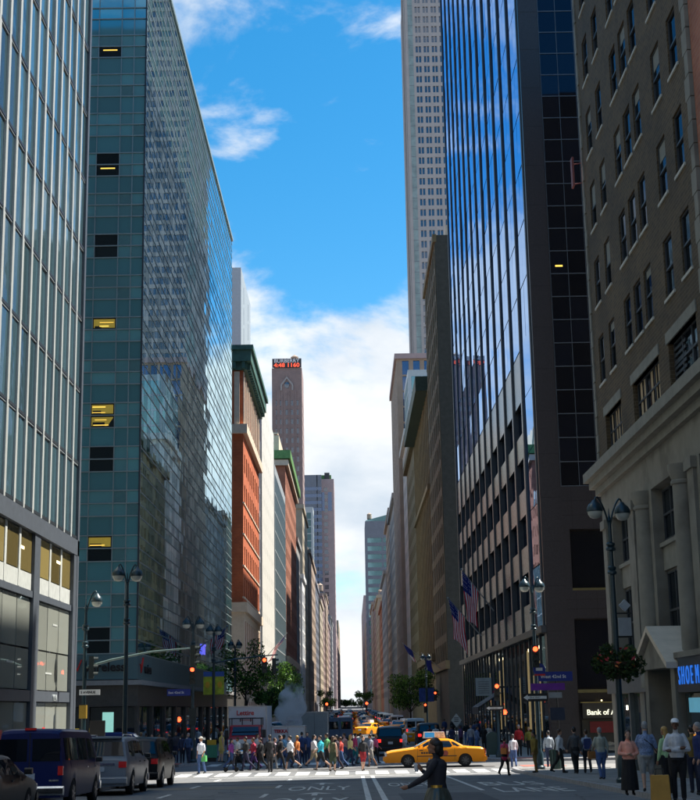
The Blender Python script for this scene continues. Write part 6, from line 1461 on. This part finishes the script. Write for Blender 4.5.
# on the near crosswalk
wm_ = walker('man in white t-shirt, cap and jeans stepping off the crosswalk by the parked suvs', 201, 774, TOW-.5, top=(.70, .72, .78), bottom=jean, sleeve='short', gait=.35, hat=True, hat_col=(.45, .43, .38), h=1.8, skin=1)
walker('man in dark jacket with orange shoulder strap pushing a stroller', 246, 771.5, LFT, top=blk, bottom=(.02, .02, .05), gait=.8, h=1.75, skin=1, arms={'R': ((.19, .18, 1.15), (.12, .40, 1.10)), 'L': ((-.19, .18, 1.15), (-.12, .40, 1.10))})
walker('woman in purple trousers and red top crossing behind the stroller', 253.5, 770.5, LFT+.2, top=(.30, .02, .05), bottom=(.05, .02, .12), gait=-.8, h=1.68, hair='brown', skin=1)
walker('person in black coat with arm stretched forward on the crosswalk', 261, 770.5, LFT, top=blk, bottom=blk, gait=.7, h=1.66, arms={'R': ((.2, .2, 1.2), (.1, .42, 1.22))})
walker('tall man in black suit seen from behind on the crosswalk', 270, 772.5, AW_+.3, top=(.012, .012, .015), bottom=(.012, .012, .015), gait=.25, h=1.84, jacket=True)
walker('woman in white and pink top beside the tall black suit', 274.5, 769.5, RGT, top=(.62, .42, .46), bottom=gry, gait=.6, h=1.62, hair='brown', sleeve='short')
walker('man in black with long stride beside the white boxy van', 280, 769.5, RGT, top=blk, bottom=blk, gait=1.0, h=1.8)
walker('man in white t-shirt and black shorts with a wide stride', 290.5, 770.5, LFT+.15, top=(.66, .67, .70), bottom=blk, style='shorts', sleeve='short', gait=-1.0, h=1.78, shoes=(.3, .3, .3))
walker('man in turquoise shirt and black shorts striding left', 321, 770.5, LFT+.1, top=(.03, .42, .55), bottom=blk, style='shorts', sleeve='short', gait=.9, h=1.76)
walker('woman in olive and dark patterned dress walking along the crosswalk', 333, 771.5, AW_-.4, top=(.06, .065, .03), bottom=(.025, .04, .02), style='dress', sleeve='none', gait=.25, h=1.72, hair='brown', long_hair=True, skirt_len=.50, flare=.2)
walker('person in long dark coat next to the olive dress', 337, 769.8, LFT, top=(.03, .02, .03), bottom=(.03, .02, .03), gait=.5, h=1.74, jacket=True)
walker('woman in black jacket and red skirt with bare legs walking to the camera side', 363.5, 771, TOW+.3, top=blk, bottom=(.28, .012, .02), style='skirt', gait=.4, h=1.70, hair='dark', long_hair=True, skirt_len=.62, flare=.17)
for i, (px_, fy, t, bt, f, st_, lb) in enumerate(((231, 770, (.30, .06, .30), jean, RGT, 'trousers', 'person in purple top and jeans crossing near the red cab'), (238, 769, (.70, .68, .62), blk, LFT, 'trousers', 'person in cream shirt crossing beside the stroller'),
        (297, 768.5, (.65, .20, .05), nvy, RGT, 'trousers', 'person in orange top crossing ahead of the white boxy van'), (314, 768, (.60, .60, .62), (.30, .25, .16), RGT, 'shorts', 'person in white top and khaki shorts near the turquoise shirt'), (327.5, 767.5, (.10, .30, .12), blk, LFT, 'trousers', 'person in green top behind the turquoise shirt'),
        (341, 768.5, (.62, .08, .06), jean, LFT, 'trousers', 'person in scarlet top and jeans beside the dark coat'), (350.5, 766, (.70, .60, .25), nvy, RGT, 'trousers', 'person in yellow top near the pink top'), (371, 767, (.20, .22, .28), (.35, .33, .30), LFT, 'shorts', 'person in slate top and beige shorts by the taxi bonnet'),
        (284.5, 767, (.15, .35, .55), jean, LFT, 'trousers', 'person in sky blue top crossing ahead of the lettered van'), (257, 766.5, (.55, .52, .50), blk, RGT, 'trousers', 'person in stone grey top behind the purple trousers'), (376, 763.5, (.55, .10, .22), blk, RGT, 'trousers', 'person in rose top beyond the taxi bonnet'), (514, 768, (.55, .55, .60), jean, AW_, 'trousers', 'person in pale shirt stepping up at the far right kerb'))):
    walker(lb, px_, fy, f, top=t, bottom=bt, style=st_, gait=(.7, -.6, .5, -.8, .4)[i % 5], h=1.62+.04*(i % 5), skin=i % 3, sleeve=('short', 'long')[i % 2], hair=('dark', 'brown', 'blond', 'dark')[i % 4], long_hair=i % 3 == 0)
# in and beyond the intersection
walker('person in navy shirt standing in the far crosswalk', 302, 764, AW_, top=(.02, .05, .16), bottom=nvy, gait=.2, h=1.78, sleeve='short')
walker('person in deep blue shirt beside the navy shirt', 307.5, 763.8, TOW, top=(.03, .07, .20), bottom=(.02, .035, .09), gait=-.2, h=1.76)
walker('woman in white and coral top and blue jeans with a long stride', 345, 764, LFT, top=(.60, .35, .30), bottom=(.06, .11, .22), gait=1.0, h=1.74, sleeve='short', hair='brown')
walker('person in hot pink top and teal trousers on the far crosswalk', 355.5, 764, RGT+.3, top=(.60, .05, .15), bottom=(.01, .20, .22), gait=.5, h=1.68, sleeve='short')
walker('person in pale blue shirt behind the red skirt', 360.5, 764.5, RGT, top=(.35, .45, .50), bottom=(.05, .05, .06), gait=-.4, h=1.70)
stander('blond woman in long yellow dress waiting on the corner by the red cab', 221.5, 86.6, RGT+.5, top=(.62, .44, .10), bottom=(.60, .44, .14), style='dress', sleeve='none', hair='blond', h=1.74, skirt_len=.62, flare=.19, gait=.15)
for i, (px_, d, t, bt, f, hr, lb) in enumerate(((152, 87.2, (.55, .56, .58), blk, TOW, 'brown', 'man in white shirt amid the left corner crowd'), (158, 86.5, (.02, .02, .03), blk, RGT, 'dark', 'woman in black with raised phone amid the left corner crowd'),
        (164, 87.4, (.30, .18, .12), (.03, .03, .04), TOW+.5, 'brown', 'person in tan top amid the left corner crowd'), (170, 86.3, (.012, .014, .02), blk, LFT, 'dark', 'person in dark coat nearest the phone shop corner'), (176, 87.1, (.05, .05, .07), nvy, TOW, 'dark', 'person in charcoal top amid the left corner crowd'),
        (182.5, 86.1, (.025, .035, .08), (.015, .02, .04), TOW+.2, 'dark', 'man in dark navy suit on the left corner'), (188.5, 85.9, (.04, .08, .18), (.02, .03, .07), TOW-.2, 'grey', 'grey haired man in blue jacket on the left corner'), (146, 88.1, (.10, .02, .02), blk, AW_, 'dark', 'person in maroon top by the phone shop glass'), (141, 87.6, (.5, .45, .35), jean, TOW, 'blond', 'blond person in beige by the phone shop glass'))):
    stander(lb, px_, d, f, top=t, bottom=bt, hair=hr, h=1.66+.03*(i % 5), gait=(.2, -.3, .1, .4, -.2)[i % 5], skin=i % 3)
stander('man in white shirt stepping into the avenue behind the taxi', 404.5, 92, RGT, False, top=(.66, .62, .64), bottom=gry, sleeve='short', gait=.5, h=1.76, vox=.024)
for i, (px_, d, t, bt, f, lb) in enumerate(((443, 97, (.20, .03, .16), blk, RGT, 'person in magenta top behind the taxi'), (452, 98.5, (.03, .04, .10), nvy, AW_, 'person in navy behind the taxi'), (461, 96, (.06, .03, .10), blk, LFT, 'person in violet top behind the taxi boot'),
        (471, 97.5, (.30, .33, .38), jean, TOW, 'person in pale grey shirt and jeans behind the taxi boot'), (477, 94.5, (.10, .16, .30), jean, RGT, 'person in mid blue shirt behind the taxi tail'), (484, 99, blk, blk, AW_, 'person in black near the mail box'), (489, 101, (.45, .44, .42), gry, TOW, 'person in off white coat by the awning'), (436, 101, (.5, .5, .5), blk, TOW, 'person in light shirt by the diamond sign'), (430, 105, (.08, .02, .03), blk, AW_, 'person in dark red by the diamond sign'))):
    stander(lb, px_, d, f, top=t, bottom=bt, h=1.68+.03*(i % 4), gait=(.4, -.5, .2)[i % 3], vox=.024, skin=i % 3)
rcr = random.Random(9)
cwords = ['white', 'navy', 'red', 'black', 'beige', 'grey']; ccols = [(.6, .6, .6), (.03, .05, .14), (.35, .03, .03), (.015, .015, .018), (.42, .34, .24), (.22, .22, .23)]
for i in range(14):                    # people on the far pavements
    sd_ = 1 if i % 2 else -1; d = rcr.uniform(106, 150); x_ = (rcr.uniform(8.9, 11.4) if sd_ > 0 else -rcr.uniform(10.2, 12.6)); k = i % 6
    person('distant pedestrian in %s top on the %s pavement' % (cwords[k], 'right hand' if sd_ > 0 else 'left hand'), x_, d, G(d)+.158, rcr.choice((AW_, TOW)), h=rcr.uniform(1.62, 1.82), top=ccols[k], bottom=rcr.choice((blk, jean, nvy)), gait=rcr.uniform(-.6, .6), vox=.03, skin=i % 3, group='distant pedestrians on the pavements')
# right hand corner and pavement
walker('woman with magenta headscarf and black trousers carrying a bright bag', 505.5, 776, RGT+.9, top=(.40, .03, .10), bottom=blk, gait=.7, h=1.64, hair='dark', jacket=True)
stander('man in red shirt standing beyond the corner near the shop glass', 519, 88, TOW, top=(.42, .015, .02), bottom=blk, hair='grey', h=1.80)
stander('person in green and yellow outfit leaning near the far right corner', 529, 88.5, TOW, top=(.22, .20, .03), bottom=blk, hair='blond', h=1.66)
walker('person in ochre coat waiting against the corner lamp', 535.5, 772.6, LFT, True, top=(.20, .14, .025), bottom=(.16, .10, .025), h=1.70, jacket=True, hair='dark', skin=1)
walker('man in white shirt with dark jacket over his arm in profile', 560.5, 773.2, RGT, True, top=(.62, .63, .66), bottom=blk, gait=.6, h=1.76, skin=0, hair='brown')
stander('slim person in pale blue shirt near the bank corner', 548.5, 72, AW_, True, top=(.35, .40, .46), bottom=nvy, h=1.70)
walker('man in grey suit jacket walking away towards the bank', 576, 774, AW_+.1, True, top=(.07, .075, .085), bottom=(.012, .012, .014), gait=.5, h=1.82, jacket=True, vox=.016)
walker('man with blue backpack and white shirt walking away', 588, 773.4, AW_, True, top=(.35, .40, .50), bottom=(.02, .022, .03), gait=-.5, h=1.72, hair='brown')
walker('man in grey green shirt and blue jeans with a tan bag', 602, 779.5, AW_+.15, True, top=(.34, .36, .31), bottom=(.07, .13, .30), gait=.35, h=1.74, fat=1.15, vox=.016, hair='grey')
walker('woman in salmon pink cardigan and long black skirt looking down', 630.5, 795, TOW, True, top=(.85, .38, .28), bottom=(.012, .012, .014), style='skirt', h=1.60, hair='brown', head_drop=.10, skirt_len=.10, flare=.26, fat=1.1, vox=.012, detail=True, fingers=True, arms={'R': ((.26, .05, 1.12), (.08, .22, 1.08), (-.8, .3, .3)), 'L': ((-.26, .05, 1.12), (-.08, .22, 1.06), (.8, .3, .3))})
walker('heavy man in blue plaid shirt and grey shorts walking away', 648.5, 792, AW_-.1, True, topm=plaid, top=(.1, .14, .24), bottom=(.32, .32, .31), style='shorts', sleeve='short', gait=.35, h=1.80, fat=1.28, vox=.014, hair='grey', fingers=True)
walker('woman in light green top and blond hair behind the white cap', 668.5, 793.5, AW_+.6, True, top=(.40, .62, .32), bottom=blk, h=1.66, hair='blond', long_hair=True, skin=1, vox=.016)
walker('man in white cap and grey sweatshirt with folded arms', 680, 801.5, TOW-.25, True, top=(.52, .54, .57), bottom=(.012, .012, .015), h=1.80, skin=2, hat=True, hat_col=(.75, .76, .76), fat=1.12, vox=.012, detail=True, fingers=True, arms={'R': ((.27, .06, 1.10), (-.08, .20, 1.14), (-1, .1, .05)), 'L': ((-.27, .06, 1.10), (.10, .24, 1.08), (1, .05, .0))})
stander('person in ochre jacket behind the white cap at the shoe shop', 692, 38.5, AW_, True, top=(.20, .13, .03), bottom=(.02, .025, .05), h=1.68, vox=.016)
stander('person in navy jacket beside the ochre jacket at the shoe shop', 699, 37.0, LFT, True, top=(.02, .035, .14), bottom=nvy, h=1.74, hair='grey', vox=.016)
# foreground woman hailing
p = at(436, 21.5)
fw_ = person('woman in black jacket and dark green satin skirt reaching out her arm in the roadway', p.x, 21.5, G(21.5)+.012, LFT-.25, h=1.60, top=(.030, .030, .038), bottom=(.10, .12, .10), style='skirt', hair='brown', skin=1, vox=.0085, skirt_len=.62, flare=.17, jacket=False, detail=True, fingers=True, head_turn=.15, sleeve='long', shoes=(.01, .01, .01),
             arms={'L': ((-.20, .16, 1.17), (-.16, .44, 1.02), (.1, 1, -.15)), 'R': ((.23, .08, 1.14), (.12, .27, 1.26), (-.3, .5, .8))})
b = MB(); b.tube([V3(0, .0, 1.0)*fw_.s, V3(0, 0, 1.045)*fw_.s], [(.176*fw_.s, .136*fw_.s), (.172*fw_.s, .132*fw_.s)], 24, ref=(1, 0, 0))
for i in range(len(b.v)): b.v[i] = (b.v[i][0], b.v[i][1], b.v[i][2]+fw_.dz)
fw_.part('belt', b, mat('gold_belt', (0.45, 0.28, 0.05), 0.3, 0.7))
b = MB(); c = V3(0, .118, 1.34)*fw_.s+V3(0, 0, fw_.dz); b.ell(c, (.045, .022, .12), 12, 8); fw_.part('blouse', b, cloth((.6, .58, .56)), smooth=60)
satin = mat('green_satin', (0.050, 0.068, 0.054), 0.32, var=0.3, scale=8, spec=0.7)
b = MB(); vs = []; NA, NZ = 84, 16
for j in range(NZ+1):
    t = j/NZ
    for i in range(NA):
        a = 2*math.pi*i/NA; k = 1+.075*t**.6*math.sin(13*a+2.2*t)+.03*t*math.sin(5*a+1+3*t); g_ = .172+.20*(t**.75)
        vs.append((g_*k*math.cos(a)*fw_.s, (g_*.86*k)*math.sin(a)*fw_.s, (1.005-.56*t+.012*math.sin(6*a)*t)*fw_.s+fw_.dz))
b.add(vs, [(j*NA+i, j*NA+(i+1) % NA, (j+1)*NA+(i+1) % NA, (j+1)*NA+i) for j in range(NZ) for i in range(NA)]); fw_.part('skirt', b, satin, smooth=180)
c = V3(0, -.06, 1.62)*fw_.s+V3(0, 0, fw_.dz); b = MB(); b.ell(c+V3(0, .02, 0), (.084, .072, .115), 16, 10); b.ell(c+V3(.01, -.005, -.06), (.072, .050, .07), 14, 8); b.ell(c+V3(-.01, .04, .06), (.080, .090, .06), 14, 8); fw_.part('hair_bob', b, HAIR['dark'], smooth=80)
for s_ in (-1, 1): b = MB(); b.add([V3(s_*.02, .135, 1.44)*fw_.s+V3(0, 0, fw_.dz), V3(s_*.10, .105, 1.43)*fw_.s+V3(0, 0, fw_.dz), V3(s_*.085, .142, 1.22)*fw_.s+V3(0, 0, fw_.dz), V3(s_*.012, .158, 1.12)*fw_.s+V3(0, 0, fw_.dz)], [(0, 1, 2, 3)]); fw_.part('lapel', b, cloth((.030, .030, .038)))

# ------------------------------------------------------------------ bags, stroller
def bag(name, label, T, local, size, m, strap=None, rz=0):
    q = Matrix.Rotation(T.o.rotation_euler.z, 3, 'Z') @ (Vector(local)*T.s); loc = T.loc+q; w_, d_, h_ = size
    B = Thing(name, label, 'bag', loc, T.o.rotation_euler.z+rz); B.local = True
    b = MB(); b.prism([(-w_/2, .02), (-w_/2+.03, 0), (w_/2-.03, 0), (w_/2, .02), (w_/2*.92, h_-.02), (w_/2*.85, h_), (-w_/2*.85, h_), (-w_/2*.92, h_-.02)], -d_/2, d_/2, 'y'); B.part('body', b, m)
    if strap:
        b = MB(); b.tube([Vector(v) for v in strap], .012, 6); B.part('strap', b, m if name != 'paper_bag' else blacktrim)
    return B
ppl = {o['label']: o for o in bpy.data.objects if o.get('category') == 'person'}
class PT:                               # handle on a built person
    def __init__(s, key):
        s.o = next(o for l, o in ppl.items() if key in l); s.loc = s.o.location.copy(); s.s = 1.0
leather = mat('tan_leather', (0.30, 0.12, 0.03), 0.5); blackbag = mat('black_bag', (0.014, 0.014, 0.017), 0.6); kraft = mat('kraft_paper', (0.55, 0.30, 0.06), 0.7, var=0.15)
bag('shoulder_bag', 'tan leather bag at the hip of the man in grey green shirt', PT('grey green shirt'), (-.30, .02, .72), (.34, .14, .26), leather, [(-.12, 0, .26), (-.02, 0, .5), (.12, 0, .26)])
bag('shoulder_bag', 'black shoulder bag at the hip of the man in plaid shirt', PT('blue plaid'), (.30, -.05, .72), (.16, .34, .30), blackbag, [(0, -.05, .3), (-.14, -.12, .52), (-.32, -.15, .66), (-.42, -.05, .74)])
bag('backpack', 'blue backpack on the man walking away to the bank', PT('blue backpack'), (0, -.20, 1.0), (.30, .17, .42), mat('backpack_blue', (0.02, 0.04, 0.16), 0.6), [(-.1, .08, .4), (-.12, .18, .42), (-.12, .2, .2)])
bag('paper_bag', 'large orange brown paper shopping bag standing before the white cap', PT('white cap and grey'), (.42, .1, 0.0), (.46, .22, .60), kraft, [(-.1, 0, .6), (-.08, 0, .74), (.08, 0, .74), (.1, 0, .6)])
bag('hand_bag', 'bright orange bag carried by the woman in magenta headscarf', PT('magenta headscarf'), (.1, -.18, .95), (.30, .14, .26), mat('bag_orange', (0.50, 0.16, 0.03), 0.6), [(-.1, 0, .26), (0, .08, .42), (.1, 0, .26)])
bag('hand_bag', 'green carrier bag held by the man in white t-shirt and cap', PT('white t-shirt, cap'), (-.26, .10, .62), (.28, .14, .30), mat('bag_green', (0.10, 0.42, 0.12), 0.6), [(-.08, 0, .3), (0, 0, .42), (.08, 0, .3)])
bag('shoulder_bag', 'orange satchel across the man pushing the stroller', PT('pushing a stroller'), (.18, .02, .98), (.14, .30, .22), mat('bag_rust', (0.50, 0.14, 0.02), 0.6), [(0, -.1, .22), (-.1, -.12, .42), (-.2, 0, .46), (-.1, .12, .40)])
m_ = PT('pushing a stroller'); T = Thing('stroller', 'small dark pushchair ahead of the man with the orange satchel', 'stroller', (m_.loc.x-.75, m_.loc.y-.02, m_.loc.z), LFT); T.local = True
b = MB(); b.tube([(-.2, -.38, 1.0), (-.2, .0, .5), (-.2, .32, .12)], .015, 6); b.tube([(.2, -.38, 1.0), (.2, .0, .5), (.2, .32, .12)], .015, 6); b.tube([(-.2, -.38, 1.0), (.2, -.38, 1.0)], .018, 6); b.tube([(-.2, -.25, .12), (-.2, .05, .55)], .015, 6); b.tube([(.2, -.25, .12), (.2, .05, .55)], .015, 6); T.part('frame', b, iron)
b = MB(); b.prism([(-.2, .85), (-.12, .42), (.25, .36), (.27, .42), (-.05, .5), (-.12, .88)], -.18, .18, 'x'); T.part('seat', b, mat('stroller_cloth', (0.03, 0.03, 0.05), 0.8))
for sx in (-.2, .2):
    for sy in (-.25, .32): b = MB(); b.tube([(sx-.02, sy, .11), (sx+.02, sy, .11)], .105, 14, ref=(0, 0, 1)); T.part('wheel', b, rubber)

# ------------------------------------------------------------------ steam from the street
b = MB(); p = at(291, 101); rgs = random.Random(2)
for (dx, dz, r_) in ((0, 1.6, .5), (.1, 2.3, .75), (-.25, 2.9, .95), (.35, 3.3, .85), (0, 3.9, .95), (.3, 4.5, .65), (-.1, 4.9, .4)): b.ell((p.x+dx, 101+rgs.uniform(-.3, .3), dz), (r_, r_, r_*.85), 16, 10)
me = b.mesh('tmp', roofm); ob = bpy.data.objects.new('tmp', me); md = ob.modifiers.new('r', 'REMESH'); md.mode = 'VOXEL'; md.voxel_size = .12
sm = baked(ob); bpy.data.objects.remove(ob)
stm = bpy.data.materials.new('steam'); stm.use_nodes = True; t = stm.node_tree; t.nodes.remove(t.nodes['Principled BSDF'])
vp = t.nodes.new('ShaderNodeVolumePrincipled'); vp.inputs['Color'].default_value = (.99, .99, .995, 1); vp.inputs['Anisotropy'].default_value = .1
g = t.nodes.new('ShaderNodeNewGeometry'); nn = t.nodes.new('ShaderNodeTexNoise'); nn.inputs['Scale'].default_value = 1.1; nn.inputs['Detail'].default_value = 4; t.links.new(g.outputs['Position'], nn.inputs['Vector'])
rr_ = t.nodes.new('ShaderNodeMapRange'); rr_.inputs[1].default_value = .42; rr_.inputs[2].default_value = .72; rr_.inputs[3].default_value = 0.05; rr_.inputs[4].default_value = 4.5; t.links.new(nn.outputs['Fac'], rr_.inputs[0]); t.links.new(rr_.outputs[0], vp.inputs['Density'])
t.links.new(vp.outputs[0], t.nodes['Material Output'].inputs['Volume']); sm.materials.clear(); sm.materials.append(stm)
so_ = bpy.data.objects.new('steam', sm); COL.objects.link(so_); so_['kind'] = 'stuff'; so_['label'] = 'puff of grey white steam rising among the trucks'; so_['category'] = 'steam'
q = Matrix.Rotation(fw_.o.rotation_euler.z, 3, 'Z') @ Vector((.10, .36, 1.30))*fw_.s
T = Thing('paper_cup', 'white paper cup in the raised hand of the woman in satin skirt', 'cup', fw_.loc+q+Vector((0, 0, fw_.dz))); T.local = True
b = MB(); b.lathe([(.028, -.05), (.038, .05), (.036, .05), (.030, 0)], n=14); T.part('cup', b, white_p, smooth=40); b = MB(); b.lathe([(.040, .05), (.040, .058), (.034, .066)], n=14); T.part('lid', b, white_p, smooth=40)
bpy.data.scenes.remove(WORK)
